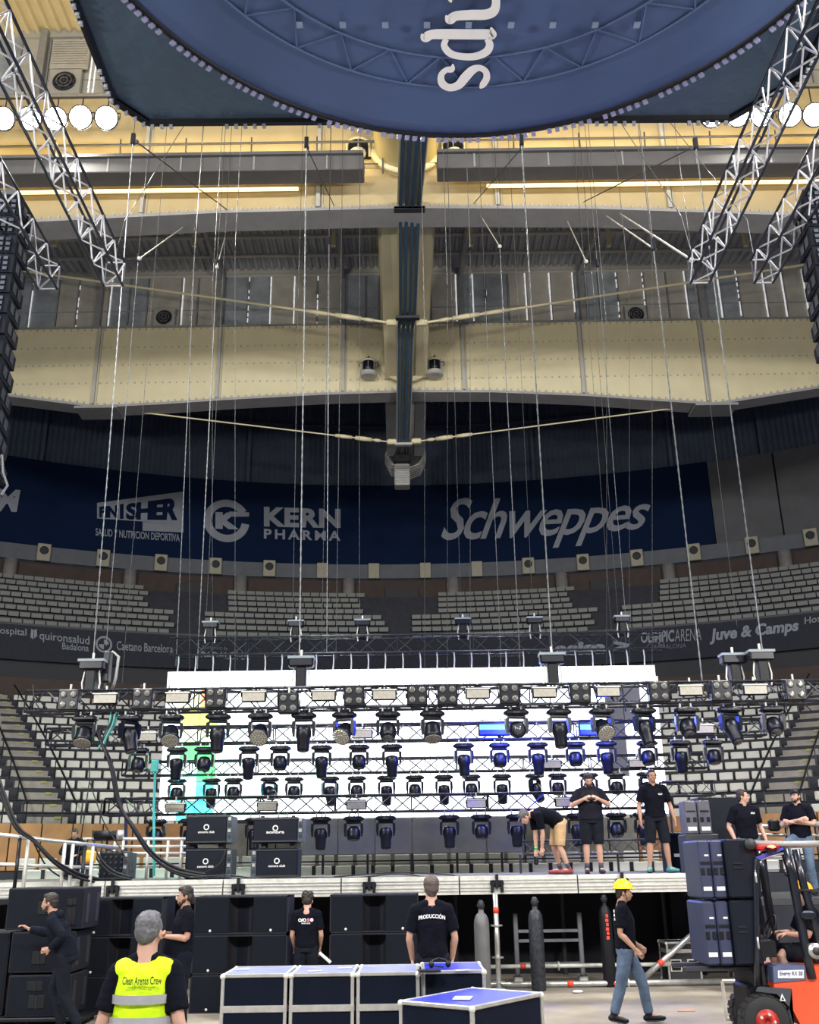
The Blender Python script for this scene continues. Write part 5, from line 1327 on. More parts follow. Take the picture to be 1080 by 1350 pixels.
# teal and black masts at the left end of the trusses
T = thing('cable_mast', 'teal cable bundle rising at left end of the screen', 'cable', (py(203, 1150, 21).x, 21, SZ)); MB().tube([py(203, 1155, 21), py(203, 1060, 21), py(205, 1010, 21)], .03, 6).build('cable', teal_m, T, world=True); MB().cbox(py(204, 1010, 21).x - .07, py(204, 1010, 21).x + .07, 20.95, 21.05, py(204, 1018, 21).z, py(204, 1002, 21).z, .01).build('connector_box', teal_m, T, world=True)
T = thing('stage_truss', 'short side truss piece left of the screen', 'truss', py(188, 1063, 22.4)); 
for y in (1052, 1072):
    MB().tube([py(165, y, 22.4), py(213, y, 22.4)], .025, 6).build('chord', truss_m, T, world=True)
for k in range(5): MB().tube([py(165 + k * 10, 1052, 22.4), py(170 + k * 10, 1072, 22.4)], .012, 5).build('brace', truss_m, T, world=True)
MB().tube([py(166, 1072, 22.4), py(166, 1155, 22.4)], .04, 6).build('support', truss_m, T, world=True)
# cables
def cab(label, pts, r, m=cable_m, name='cable', strands=1):
    Q = [py(*p) for p in pts]; T = thing(name, label, 'cable', Q[0])
    def sp(P):
        out = []
        for i in range(len(P) - 1):
            p0, p1, p2, p3 = P[max(i - 1, 0)], P[i], P[i + 1], P[min(i + 2, len(P) - 1)]
            for s in range(6): t = s / 6; out.append(.5 * (2 * p1 + (p2 - p0) * t + (2 * p0 - 5 * p1 + 4 * p2 - p3) * t * t + (3 * p1 - p0 - 3 * p2 + p3) * t ** 3))
        return out + [P[-1]]
    for s in range(strands):
        off = Vector((random.uniform(-1, 1), random.uniform(-1, 1), random.uniform(-1, 1))) * (r * 2.2 if strands > 1 else 0)
        pts_ = [q + off * (1 + .6 * math.sin(i + s)) for i, q in enumerate(Q)]; pts_[-1] = Q[-1] + off
        MB().tube(sp(pts_), r, 6).build('strand', m if s % 3 else cable_m, T, True, world=True)
    return T
cab('heavy black cable bundle drooping from front truss onto the stage', [(118, 945, 18.7), (132, 975, 18.7), (146, 1010, 18.7), (157, 1060, 18.8), (176, 1092, 18.9), (200, 1128, 19.1), (232, 1150, 19.3), (272, 1157, 19.5)], .028, cable_m, 'cable_bundle', 4)
cab('teal and white cable sheaf hanging under front truss at left', [(152, 935, 18.7), (148, 955, 18.7), (140, 970, 18.7), (133, 985, 18.7)], .022, mat('teal_pale_cable', (.12, .40, .36), .5), 'cable_bundle', 5)
cab('black cable bundle looping over the left handrail', [(-12, 1010, 17.6), (6, 1058, 17.6), (22, 1092, 17.6), (44, 1108, 17.7), (70, 1134, 17.9), (100, 1152, 18.3), (128, 1160, 18.6)], .022, cable_m, 'cable_bundle', 4)
cab('dark cable drooping from the rail to the patch rack', [(45, 1112, 18.0), (60, 1140, 18.2), (78, 1155, 18.3), (92, 1160, 18.6)], .015)
cab('black cable curve on the left stage corner', [(124, 1112, 19), (132, 1132, 19), (150, 1150, 19), (175, 1158, 19.0)], .02, cable_m, 'cable', 2)
cab('thin cable from truss down past the seated technician', [(118, 1030, 18.9), (112, 1070, 18.9), (106, 1110, 19), (98, 1150, 18.9)], .012)
cab('second thin cable spreading left below the truss hook', [(118, 1030, 18.9), (128, 1060, 18.9), (140, 1090, 19), (160, 1120, 19.0), (175, 1150, 18.9)], .012)
cab('vertical black rope left of screen with small hook', [(118, 975, 18.85), (118, 1005, 18.85), (118, 1030, 18.85)], .012)
cab('black cable lying along the stage front edge', [(250, 1157, 19), (300, 1154, 19.2), (340, 1158, 18.9), (400, 1157, 19), (470, 1157, 19.1), (520, 1152, 19.4), (560, 1156, 19)], .014)
cab('pale cable lying behind the tall man in black', [(440, 1156, 19.1), (480, 1153, 19.3), (530, 1150, 19.5), (600, 1154, 19.2)], .012, alu_dull)
cab('cable sagging across the right rack', [(298, 1120, 19.9), (290, 1138, 19.85), (270, 1150, 19.8), (250, 1156, 19.7)], .012)
cab('dark floor cable running right in front of the stage foot', [(670, 1318, 17.4), (740, 1322, 17.2), (860, 1318, 17.4), (990, 1320, 17.3)], .012)
for k, (x, y) in enumerate([(0, 0)] * 0): pass
rnd = random.Random(5)
# cables dangling under the front truss
for k in range(22):
    x = 40 + k * 49 + rnd.uniform(-12, 12); 
    q = [(x, 903, YA - .24), (x + rnd.uniform(-6, 6), 915 + rnd.uniform(0, 10), YA - .27), (x + rnd.uniform(4, 12), 938, YA - .24)]
    cab('short lead looping on the front truss, %s from the left' % (ORD[k] if k < 20 else ['twenty-first', 'twenty-second'][k - 20]), q, .012, cable_m if k % 3 else alu_dull)['group'] = 'short leads on the front truss'
# small fixtures lying on the stage
T = thing('floor_light', 'black floor light with chrome ends behind left rail', 'stage light', py(142, 1101, 20.6)); MB().tube([(-.26, 0, 0), (.26, 0, 0)], .09, 12).build('barrel', black, T, True); MB().tube([(.2, 0, 0), (.3, 0, 0)], .10, 12).build('lens_ring', alu, T, True); MB().tube([(0, 0, -.08), (0, 0, -.75)], .025, 6).build('stand', blackg, T)
MB().tube([(-.3, 0, .1), (-.3, 0, -.1), (.3, 0, -.1)], .015, 5).build('yoke', blackg, T)
T = thing('work_bag', 'yellow tool bag hanging behind the left rail', 'bag', py(118, 1130, 18.9)); MB().cbox(-.11, .11, -.05, .08, -.12, .12, .04).build('bag', mat('yellow_nylon', (.75, .42, .02), .7), T); MB().tube([(-.08, 0, .12), (-.06, 0, .3), (.06, 0, .3), (.08, 0, .12)], .015, 6).build('strap', black, T)

# ================================================================ SPEAKERS ON THE FORKS
FY = 12.75
def forkbox(label, pxl, pxm, pxr, yt, yb, Y, sy):
    a, m_, b = py(pxl, yt, Y), py(pxm, yt, Y), py(pxr, yt, Y - .0)
    zt_, zb2 = a.z, py(pxl, yb, Y).z
    T = thing('speaker_cabinet', label, 'speaker', (m_.x, Y - .1, zb2), 0, 'dark blue speaker cabinets carried on the forks')
    h = zt_ - zb2; wl = m_.x - a.x; wr = b.x - m_.x
    sd = mat('blue_grey_baffle', (.030, .038, .085), .5, 0, .1, 4); fr = mat('rack_black', (.005, .008, .016), .5, spec=.2)
    # two slim columns side by side on the left, deep black box on the right
    for k in range(2):
        x0 = -wl + k * wl / 2
        MB().cbox(x0 + .005, x0 + wl / 2 - .005, 0, .7, 0, h, .02).build('cabinet', sd, T)
        MB().box(x0 + .03, x0 + wl / 2 - .03, -.01, 0, h * .13, h * .20).build('white_label', paper, T)
        MB().box(x0 + .02, x0 + wl / 2 - .02, -.01, 0, h * .58, h * .63).build('slot', black, T)
        for q in (.25, .75): MB().cbox(x0 + wl / 2 * q - .025, x0 + wl / 2 * q + .025, -.014, 0, h * .4, h * .52, .005).build('connector', black, T)
        MB().box(x0 + wl / 4, x0 + wl / 2 - .03, -.008, 0, h * .72, h * .75).build('small_label', paper, T)
    MB().cbox(.0, wr, -.06, .7, 0, h + .01, .02).build('rear_box', fr, T)
    for q in range(2): MB().box(wr * .2, wr * .5, -.072, -.06, h * (.5 + .08 * q), h * (.53 + .08 * q)).build('slot', sub_side, T)
    MB().tube([(wr * .86, -.07, h * .25), (wr * .82, -.11, h * .28), (wr * .82, -.11, h * .42), (wr * .86, -.07, h * .45)], .014, 6).build('handle', alu, T, True)
    return T
f1 = forkbox('lower dark speaker cabinet carried on the forks', 921, 957, 992, 1188, 1272, FY, 0)
f2 = forkbox('upper dark speaker cabinet carried on the forks', 915, 949, 991, 1108, 1184.5, FY, 0)
# ================================================================ FORKLIFT
FX, FYY = py(1003, 1320, 12.6).x, 12.6
FK = thing('forklift', 'red-orange forklift with black cab frame and round red lamp', 'forklift', (FX, FYY, 0))
def fb(nm_, m_, mb, sm=False): return mb.build(nm_, m_, FK, sm)
gw = .27
def wheel(x, y, r, hub=red_tape):
    mb = MB(); Mx = Matrix.Translation((x, y, r)) @ Matrix.Rotation(PI / 2, 4, 'X')
    mb.lathe([(r * .55, -.1), (r * .9, -.1), (r, -.07), (r, .07), (r * .9, .1), (r * .55, .1)], 24, Mx); w = fb('wheel', rubber, mb, True)
    t = MB()
    for k in range(20): t.box(-.03, .03, -.085, .085, r * .97, r * 1.04, Matrix.Translation((x, y, r)) @ Matrix.Rotation(2 * PI * k / 20, 4, 'Y'))
    t.build('tread', rubber, w); MB().lathe([(r * .5, -.11), (r * .45, -.06), (r * .2, -.04), (r * .15, .12), (r * .5, .105)], 18, Mx).build('hub', mat('red_hub', (.45, .03, .02), .45), w, True)
    for k in range(5): MB().lathe([(.02, .10), (.015, .125)], 6, Mx @ Matrix.Translation((r * .3 * math.cos(k * 1.257), r * .3 * math.sin(k * 1.257), 0))).build('wheel_bolt', alu_dull, w)
wheel(.02, 0, .27); wheel(.14, .80, .27); wheel(1.5, .05, .25); wheel(1.5, .85, .25)
L_ = lambda x, y: (py(x, y, FYY).x - FX, py(x, y, FYY).z)
# body side, profile in x-z
body = [L_(1020, 1302), L_(1020, 1282), L_(1057, 1279), L_(1060, 1272), L_(1110, 1275), (2.0, .95), (2.15, .75), (2.15, .25), (.95, .22), (.42, .22), L_(1040, 1322)]
fb('body', fork_red, MB().prism(body, -.02, 1.05))
fb('counterweight', fork_red, MB().cbox(1.3, 2.2, -.05, 1.08, .3, 1.0, .08))
fb('fender', mat('dark_fender', (.05, .055, .07), .4), MB().prism([L_(998, 1300), L_(1042, 1303), L_(1036, 1350), (.33, .2), (.3, .42), (.18, .55), (-.05, .58)], -.05, -.02))
fb('fender_stripe', alu, MB().prism([L_(1011, 1324), L_(1022, 1327), L_(1021, 1329), L_(1010, 1326)], -.06, -.052))
fb('hood_panel', mat('blue_grey_hood', (.10, .12, .22), .35), MB().prism([L_(1019, 1295), L_(1018, 1275), L_(1024, 1272), L_(1060, 1272), L_(1062, 1291)], -.04, .3))
fb('name_plate', paper, MB().prism([L_(1024, 1289), L_(1024, 1279), L_(1058, 1278), L_(1058, 1289)], -.052, -.042))
a, b, c_ = L_(1026, 1287), L_(1056, 1287), L_(1026, 1280)
flat_text('Energy RX 20', (a[0], -.055, a[1]), (b[0], -.055, b[1]), (c_[0], -.055, c_[1]), 'lettering', mat('dark_blue_print', (.03, .05, .2), .6), FK, .02)
tr = [L_(1026, 1319), L_(1034, 1319), L_(1029, 1309)]
fb('warning_triangle', paper, MB().prism(tr, -.058, -.05)); fb('warning_mark', black, MB().prism([((p[0] - tr[0][0]) * .45 + tr[0][0] + .02, (p[1] - tr[0][1]) * .45 + tr[0][1] + .012) for p in tr], -.062, -.058))
# frame: mast-side post, curved front pillar, roof
dk = mat('cab_frame_black', (.010, .013, .022), .3, .2, coat=.5)
def bar(nm_, pts, r, y, m_=dk): return fb(nm_, m_, MB().tube([Vector((*[L_(*p)[0]], y, L_(*p)[1])) for p in pts], r, 8), True)
for y in (-.02, 1.0):
    bar('front_pillar', [(998, 1300), (997, 1240), (996, 1160), (997, 1135), (1004, 1127), (1033, 1119)], (.035), y)
    bar('rear_pillar', [(1033, 1119), (1043, 1150), (1052, 1200), (1064, 1262), (1070, 1290)], .055, y)
    bar('roof_beam', [(990, 1112), (1033, 1113), (1110, 1112)], .036, y, steel_grey)
    bar('window_strip', [(1002, 1134), (1007, 1131), (1031, 1125)], .014, y - .03, alu)
bar('rear_pillar', [(1048, 1120), (1058, 1165), (1072, 1215), (1085, 1260)], .05, -.03)
for k in range(7): fb('roof_bar', dk, MB().tube([(.0 + k * .16, -.02, L_(1033, 1113)[1]), (.0 + k * .16, 1.0, L_(1033, 1113)[1])], .02, 6))
p = L_(988, 1113); fb('roof_tube', dark_grey, MB().tube([(p[0], -.08, p[1]), (p[0], 1.02, p[1])], .06, 12), True)
p = L_(1012, 1118)
bc = fb('beacon_base', black, MB().lathe([(.06, -.05), (.07, 0), (.05, .02)], 14, Matrix.Translation((p[0], -.12, p[1]))))
fb('red_lamp', mat('lit_red_lamp', (1, .1, .05), .4, emit=(1., .07, .03), es=9), MB().ell((p[0], -.14, p[1]), (.055, .05, .035), nu=14, nv=8), True)
fb('lamp_housing', mat('dark_red_lens', (.25, .01, .01), .3), MB().cbox(p[0] - .16, p[0] + .12, -.10, .05, p[1] - .03, p[1] + .04, .02))
fb('blue_strip', mat('blue_paint', (.05, .08, .45), .4), MB().prism([L_(994, 1130), L_(1030, 1117), L_(1031, 1120), L_(1000, 1134)], -.07, -.04))
lamp('red_lamp_spill', 'POINT', Vector((FX + p[0], FYY - .35, p[1])), (FX, FYY, 0), 1.5, (1., .05, .02), shadow_soft_size=.05)
# mast and forks on the left
for y in (.2, .75):
    fb('mast_rail', black, MB().cbox(.03, .09, y - .04, y + .04, .1, 2.1, .01))
    fb('mast_rail', dark_grey, MB().cbox(.10, .15, y - .035, y + .035, .15, 2.0, .01))
    fb('fork', dark_grey, MB().cbox(-.80, -.0, y - .06, y + .06, py(960, 1273, FY).z - .06, py(960, 1273, FY).z - .012, .008)); fb('fork_heel', dark_grey, MB().cbox(-.03, .02, y - .06, y + .06, py(960, 1273, FY).z - .06, 1.2, .008))
for z in (.5, 1.05, 2.0): fb('mast_crossbar', dark_grey, MB().cbox(.03, .13, .2, .75, z, z + .08, .01))
fb('lift_chain', alu_dull, MB().tube([(.06, .47, .5), (.06, .47, 2.0)], .02, 6))
fb('lift_cylinder', alu, MB().tube([(.09, .47, .2), (.09, .47, 1.7)], .035, 10), True)
p = L_(1030, 1320)
# cab interior
fb('axle_cover', black, MB().cbox(-.1, .3, .12, .7, .12, .62, .03)); fb('carriage_plate', black, MB().cbox(-.02, .02, .12, .85, .55, 1.25, .01))
fb('seat_cushion', black, MB().cbox(.75, 1.2, .25, .8, .78, .92, .04)); fb('seat_back', black, MB().cbox(1.15, 1.3, .25, .8, .85, 1.5, .05))
fb('dashboard', black, MB().prism([L_(1003, 1262), L_(1003, 1242), L_(1022, 1240), L_(1025, 1262)], .0, .95))
fb('steering_wheel', black, MB().tube([Vector((.38 + .06 * math.cos(q * PI / 8), .5 + .17 * math.sin(q * PI / 8), 1.22 + .14 * math.cos(q * PI / 8))) for q in range(17)], .014, 6), True)
fb('steering_column', dark_grey, MB().tube([(.25, .5, .85), (.38, .5, 1.22)], .025, 6))
p = L_(1072, 1253)
fb('hydraulic_filler', alu, MB().tube([(p[0], -.10, p[1]), (p[0], -.02, p[1])], .085, 14), True); fb('filler_centre', dark_grey, MB().tube([(p[0], -.12, p[1]), (p[0], -.09, p[1])], .045, 12), True)
p = L_(1061, 1205); fb('mirror', dk, MB().cbox(p[0] - .1, p[0] + .08, -.16, -.1, p[1] - .05, p[1] + .04, .02)); 
p = L_(1066, 1167); fb('mirror_arm', dk, MB().tube([(p[0] - .2, -.05, p[1] - .05), (p[0] + .2, -.12, p[1] - .06)], .015, 6))
a, b = L_(1016, 1160), L_(1034, 1160); T_ = flat_text('LED', (a[0] + .02, .98, a[1]), (b[0], .98, b[1]), (a[0] + .02, .98, a[1] + .06), 'lettering', white_print, FK, .02)
fb('back_window', mat('dark_tint', (.012, .016, .03), .1, alpha=1), MB().prism([L_(1002, 1240), L_(1002, 1136), L_(1030, 1128), L_(1050, 1240)], 1.01, 1.03))
T = thing('steel_pallet_frame', 'low bright steel frame standing under the forks', 'frame', (py(968, 1300, 14.6).x, 14.6, 0))
for s in (0, 1):
    MB().tube([(-.15 + s * .45, 0, 0), (-.15 + s * .45, 0, .48)], .022, 6).build('post', alu_dull, T); 
MB().tube([(-.15, 0, .03), (.3, 0, .03)], .022, 6).build('rail', alu_dull, T); MB().tube([(-.15, 0, .48), (.3, 0, .48)], .022, 6).build('rail', alu_dull, T); MB().ell((.2, -.03, .2), (.1, .06, .1), nu=10, nv=6).build('clamp', alu_dull, T, True)
# floor scraps
for k, (x, y) in enumerate([(762, 1309), (640, 1312), (905, 1333)]):
    p = pz(x, y, .005); T = thing('floor_scrap', ['white crumpled scrap by the frame foot', 'small pale scrap by the upright pole', 'orange-red mark of tape on the floor'][k], 'scrap', p)
    MB().ell((0, 0, .02), (.09, .06, .025), nu=7, nv=4).build('scrap', paper, T) if k < 2 else MB().box(-.12, .12, -.03, .03, 0, .004).build('tape', mat('orange_tape', (.6, .2, .05), .6), T)
# ================================================================ PEOPLE
# local frame: person faces -Y, +X is the side at the right of a viewer in front, metres for a 1.75 m body
V3 = lambda *a: Vector(a)
def smooth_path(P, R, sub=3):
    P = [Vector(p) for p in P]; out = []; rad = []
    for i in range(len(P) - 1):
        p0, p1, p2, p3 = P[max(i - 1, 0)], P[i], P[i + 1], P[min(i + 2, len(P) - 1)]
        for s in range(sub):
            t = s / sub; out.append(.5 * (2 * p1 + (p2 - p0) * t + (2 * p0 - 5 * p1 + 4 * p2 - p3) * t * t + (3 * p1 - p0 - 3 * p2 + p3) * t ** 3))
            a, b = R[i], R[i + 1]
            rad.append(tuple(a[c] + (b[c] - a[c]) * t for c in (0, 1)) if isinstance(a, tuple) else a + (b - a) * t)
    out.append(P[-1]); rad.append(R[-1]); return out, rad
def limb(mb, P, R, n=14, lat=None, sub=3, ends=True):
    o, r = smooth_path(P, R, sub); mb.tube(o, r, n, True, lat)
    if ends:
        for q in (0, -1):
            rr = r[q] if not isinstance(r[q], tuple) else min(r[q]); mb.ell(o[q], rr * .98, nu=12, nv=8)
def lerp3(a, b, t): return Vector(a).lerp(Vector(b), t)
def hand(mb, wrist, direction, palm_n, curl=.5, side=1, s=1.):
    """five-fingered hand; direction = towards fingertips, palm_n = palm normal"""
    d = Vector(direction).normalized(); pn = Vector(palm_n); pn = (pn - d * pn.dot(d)).normalized(); x = d.cross(pn) * side  # x towards the thumb
    w = Vector(wrist)
    mb.tube([w - d * .02, w + d * .02 * s, w + d * .055 * s, w + d * .09 * s], [(.026 * s, .019 * s), (.032 * s, .018 * s), (.040 * s, .017 * s), (.038 * s, .014 * s)], 12, True, x)
    mb.ell(w + d * .09 * s, (.03 * s, .03 * s, .015 * s), nu=10, nv=6)
    for k, (off, l) in enumerate(((.030, .070), (.010, .078), (-.010, .072), (-.029, .056))):
        b = w + d * .088 * s + x * off * s; a = curl * (.9 + .12 * k); p = b; pts = [b]; ang = a * .5
        for seg in (.45, .32, .25):
            dir_ = d * math.cos(ang) + pn * math.sin(ang) + x * off * .8; p = p + dir_.normalized() * l * seg * s; pts.append(p); ang += a * .7
        mb.tube(pts, [.0098 * s, .0092 * s, .0085 * s, .0072 * s], 8); mb.ell(pts[-1], .0074 * s, nu=8, nv=6)
    b = w + d * .025 * s + x * .026 * s; m1 = b + (x * .8 + d * .7 + pn * .3).normalized() * .04 * s; m2 = m1 + (x * .25 + d * .95 + pn * .45).normalized() * .032 * s
    mb.tube([b, m1, m2], [.015 * s, .0115 * s, .0085 * s], 8); mb.ell(m2, .0086 * s, nu=8, nv=6)
def head_parts(hc, yaw, pitch, roll=0, s=1.):
    return Matrix.Translation(hc) @ Matrix.Rotation(yaw, 4, 'Z') @ Matrix.Rotation(pitch, 4, 'X') @ Matrix.Rotation(roll, 4, 'Y') @ Matrix.Scale(s, 4)
def add_head(mb, M):
    R3 = M.to_3x3()
    E = lambda c, r: mb.ell(M @ Vector(c), r, R3, 16, 10)
    E((0, .012, .035), (.076, .095, .088))          # cranium
    E((0, -.022, -.025), (.062, .070, .080))        # face
    E((0, -.040, -.078), (.040, .042, .034))        # jaw and chin
    E((-.028, -.055, -.035), (.026, .022, .03)); E((.028, -.055, -.035), (.026, .022, .03))   # cheeks
    E((0, -.082, .018), (.05, .014, .012))          # brow
    mb.tube([M @ Vector(p) for p in ((0, -.088, .012), (0, -.104, -.014), (0, -.112, -.030), (0, -.094, -.040))], [(.008, .008), (.011, .011), (.016, .013), (.010, .008)], 8)
    E((0, -.090, -.056), (.022, .010, .010)); E((0, -.086, -.078), (.018, .014, .013))
    for s in (-1, 1): mb.ell(M @ Vector((s * .077, .006, -.012)), (.011, .020, .031), R3, 10, 7)
DEF = dict(hipL=(-.09, 0, .92), hipR=(.09, 0, .92), kneeL=(-.11, -.015, .49), kneeR=(.11, -.015, .49), ankL=(-.125, .02, .085), ankR=(.125, .02, .085),
           pel=(0, 0, .96), waist=(0, -.005, 1.09), chest=(0, -.01, 1.28), neck=(0, .012, 1.47), head=(0, -.012, 1.635),
           shL=(-.175, .01, 1.41), shR=(.175, .01, 1.41), elL=(-.235, .035, 1.12), elR=(.235, .035, 1.12), wrL=(-.25, -.03, .87), wrR=(.25, -.03, .87),
           toeL=(-.14, -.14, .03), toeR=(.14, -.14, .03), hdL=(0, -.15, -1), hdR=(0, -.15, -1), pnL=(1, 0, 0), pnR=(-1, 0, 0), hyaw=0, hpitch=0, hroll=0, curl=.55)
def person(label, loc, rz, pose=None, h=1.75, fat=1., top=tee, bottom=dshort, bot_kind='trousers', hair=hair_d, hair_kind='short', sk=skin, shoe=black, vox=.009, sleeve='short', seed=1, beard=None, socks=None, group=None, collar=True, hemdrop=.0):
    J = dict(DEF); J.update(pose or {}); k = h / 1.75
    G = lambda n: Vector(J[n]) * k if not isinstance(J[n], (int, float)) else J[n]
    T = thing('person', label, 'person', loc, rz, group)
    lat = (G('shR') - G('shL')).normalized(); lath = (G('hipR') - G('hipL')).normalized()
    f = fat
    # ---- body, one continuous skin
    mb = MB()
    tors = [G('pel') - (G('waist') - G('pel')) * .6, G('pel'), G('waist'), G('chest'), lerp3(G('chest'), G('neck'), .62), G('neck')]
    limb(mb, tors, [(.13 * k * f, .10 * k * f), (.155 * k * f, .112 * k * f), (.132 * k * f, .098 * k * f), (.158 * k * f, .112 * k * f), (.135 * k, .085 * k), (.058 * k, .055 * k)], 18, lat, 4, False)
    nk = G('neck'); hd = G('head')
    limb(mb, [nk - (hd - nk) * .25, nk + (hd - nk) * .3, hd + (nk - hd) * .15], [.070 * k, .063 * k, .060 * k])
    for s in 'LR':
        sh, el, wr = G('sh' + s), G('el' + s), G('wr' + s); c = lerp3(G('chest'), G('neck'), .55)
        limb(mb, [lerp3(c, sh, .45), sh], [.06 * k, .056 * k])
        limb(mb, [sh, lerp3(sh, el, .4), el, lerp3(el, wr, .3), wr], [.056 * k, .047 * k * f ** .5, .038 * k, .041 * k * f ** .5, .026 * k])
        hand(mb, wr, G('hd' + s), G('pn' + s), J['curl' + s] if 'curl' + s in J else J['curl'], 1 if s == 'R' else -1, k)
        hp, kn, an = G('hip' + s), G('knee' + s), G('ank' + s); toe = G('toe' + s)
        limb(mb, [hp, lerp3(hp, kn, .35), kn, lerp3(kn, an, .3), lerp3(kn, an, .75), an], [.088 * k * f ** .7, .080 * k * f ** .7, .055 * k, .058 * k, .040 * k, .036 * k])
        limb(mb, [an - V3(0, 0, .03 * k), lerp3(an, toe, .5), toe], [.04 * k, .036 * k, .028 * k])
    for s in 'LR': limb(mb, [lerp3(nk, hd, .45), lerp3(nk, G('sh' + s), .45) + (hd - nk) * .10, G('sh' + s)], [.036 * k, .040 * k, .042 * k])
    HM = head_parts(hd, J['hyaw'], J['hpitch'], J['hroll'], k)
    add_head(mb, HM)
    link('body', remesh(mb, 'body', sk, vox * .85, 2), T)
    # ---- face
    R3 = HM.to_3x3()
    for s in (-1, 1):
        e = MB().ell(HM @ Vector((s * .030, -.0835, .000)), (.0125 * k, .010 * k, .0080 * k), HM.to_3x3().normalized(), 10, 7).build('eye', eye_w, T, True)
        MB().ell(HM @ Vector((s * .030, -.0915, .000)), (.0055 * k, .0045 * k, .0060 * k), HM.to_3x3().normalized(), 8, 6).build('iris', eye_b, e, True)
        MB().tube([HM @ Vector((s * .012, -.097, .018)), HM @ Vector((s * .030, -.098, .023)), HM @ Vector((s * .050, -.086, .017))], [.003 * k, .0042 * k, .002 * k], 6).build('eyebrow', hair, T)
    MB().tube([HM @ Vector((-.022, -.092, -.060)), HM @ Vector((0, -.101, -.058)), HM @ Vector((.022, -.092, -.060))], [.002 * k, .0055 * k, .002 * k], 6).build('lips', lip, T)
    # ---- hair
    hb = MB(); EN = lambda c, r: hb.ell(HM @ Vector(c), r, R3, 16, 10)
    if hair_kind in ('bushy', 'short', 'curly', 'pony', 'crop'):
        g = {'bushy': 1.13, 'short': 1.0, 'curly': 1.12, 'pony': 1.05, 'crop': .965}[hair_kind]
        EN((0, .024, .052), (.079 * g, .094 * g, .080 * g)); EN((0, .050, .005), (.072 * g, .066 * g, .078 * g)); EN((0, -.035, .095), (.055 * g, .045 * g, .030 * g))
        if hair_kind in ('short', 'bushy'): EN((0, .058, -.045), (.060, .046, .050))
        for s in (-1, 1): EN((s * .062, .008, .030), (.020 * g, .045, .05))
        if hair_kind == 'pony':
            EN((0, .075, -.02), (.055, .05, .075)); EN((0, .10, -.055), (.035, .035, .06))
            for s in (-1, 1): EN((s * .055, .05, -.02), (.03, .04, .05))
        if hair_kind == 'curly':
            for q in range(26):
                a = q * 2.4; zz = .04 + .1 * (q / 26); rr = .085 * math.sqrt(max(0, 1 - ((zz - .04) / .13) ** 2)); EN((rr * math.cos(a), .03 + rr * math.sin(a) * 1.05, zz), (.024, .024, .022))
        link('hair', remesh(hb, 'hair', hair, .007, 1, .003, 60, seed), T)
    if beard:
        bb = MB(); g_ = 1.0 if beard == 'full' else .86
        bb.ell(HM @ Vector((0, -.054, -.085)), (.050 * g_, .048 * g_, .046 * g_), R3, 14, 8)
        for s in (-1, 1): bb.ell(HM @ Vector((s * .052, -.025, -.055)), (.020 * g_ - .003, .034 * g_, .036 * g_), R3, 10, 6)
        bb.ell(HM @ Vector((0, -.096, -.050)), (.026, .008, .006), R3, 8, 5)
        if beard == 'full': bb.ell(HM @ Vector((0, -.062, -.115)), (.040, .036, .045), R3, 12, 7)
        link('beard', remesh(bb, 'beard', hair, .007, 1, .003, 60, seed), T)
    # ---- top
    tb = MB(); q = .020 * k; low = G('pel') + (G('pel') - G('waist')) * (.25 + hemdrop)
    tp = [low, G('pel') + (G('waist') - G('pel')) * .2, G('waist'), G('chest'), lerp3(G('chest'), G('neck'), .60), lerp3(G('chest'), G('neck'), .93)]
    limb(tb, tp, [(.172 * k * f, .130 * k * f), (.172 * k * f, .130 * k * f), (.162 * k * f, .125 * k * f), (.178 * k * f, .132 * k * f), (.158 * k, .105 * k), (.074 * k, .072 * k)], 20, lat, 4, False)
    for s in 'LR':
        sh, el, wr = G('sh' + s), G('el' + s), G('wr' + s); c = lerp3(G('chest'), G('neck'), .55)
        limb(tb, [lerp3(c, sh, .4), sh], [.078 * k, .074 * k]); limb(tb, [lerp3(G('neck'), hd, .12), lerp3(nk, sh, .5) + (hd - nk) * .06, sh], [.055 * k, .062 * k, .066 * k])
        if sleeve == 'short': limb(tb, [sh, lerp3(sh, el, .4), lerp3(sh, el, .78)], [.074 * k, .072 * k, .070 * k], ends=False)
        elif sleeve == 'long': limb(tb, [sh, lerp3(sh, el, .5), el, lerp3(el, wr, .5), lerp3(el, wr, .95)], [.078 * k, .068 * k, .060 * k, .054 * k, .042 * k], ends=False)
        else: pass
    link('hoodie' if sleeve == 'long' else 't_shirt', remesh(tb, 'top', top, .011, 2, .006, 9, seed), T)
    if collar and sleeve != 'long':
        c = lerp3(G('chest'), G('neck'), .93); d = (G('neck') - G('chest')).normalized(); o_ = d.orthogonal().normalized(); p_ = d.cross(o_)
        MB().tube([c + (o_ * math.cos(a * PI / 8) + p_ * math.sin(a * PI / 8)) * .068 * k for a in range(17)], .009 * k, 6).build('collar', top, T, True)
    # ---- bottom
    pb = MB(); lw = .028 * k
    limb(pb, [G('pel') - (G('waist') - G('pel')) * .75, G('pel'), lerp3(G('pel'), G('waist'), .5)], [(.150 * k * f, .120 * k * f), (.168 * k * f, .124 * k * f), (.150 * k * f, .116 * k * f)], 18, lath, 3, False)
    for s in 'LR':
        hp, kn, an = G('hip' + s), G('knee' + s), G('ank' + s)
        if bot_kind == 'trousers': limb(pb, [hp, lerp3(hp, kn, .35), kn, lerp3(kn, an, .4), an + (kn - an) * .04], [.102 * k * f ** .7, .094 * k * f ** .7, .072 * k, .070 * k, .060 * k], ends=False)
        else: limb(pb, [hp, lerp3(hp, kn, .35), lerp3(hp, kn, .97)], [.104 * k * f ** .7, .102 * k * f ** .7, .090 * k], ends=False)
        pb.ell(hp, .100 * k * f ** .7, nu=14, nv=8)
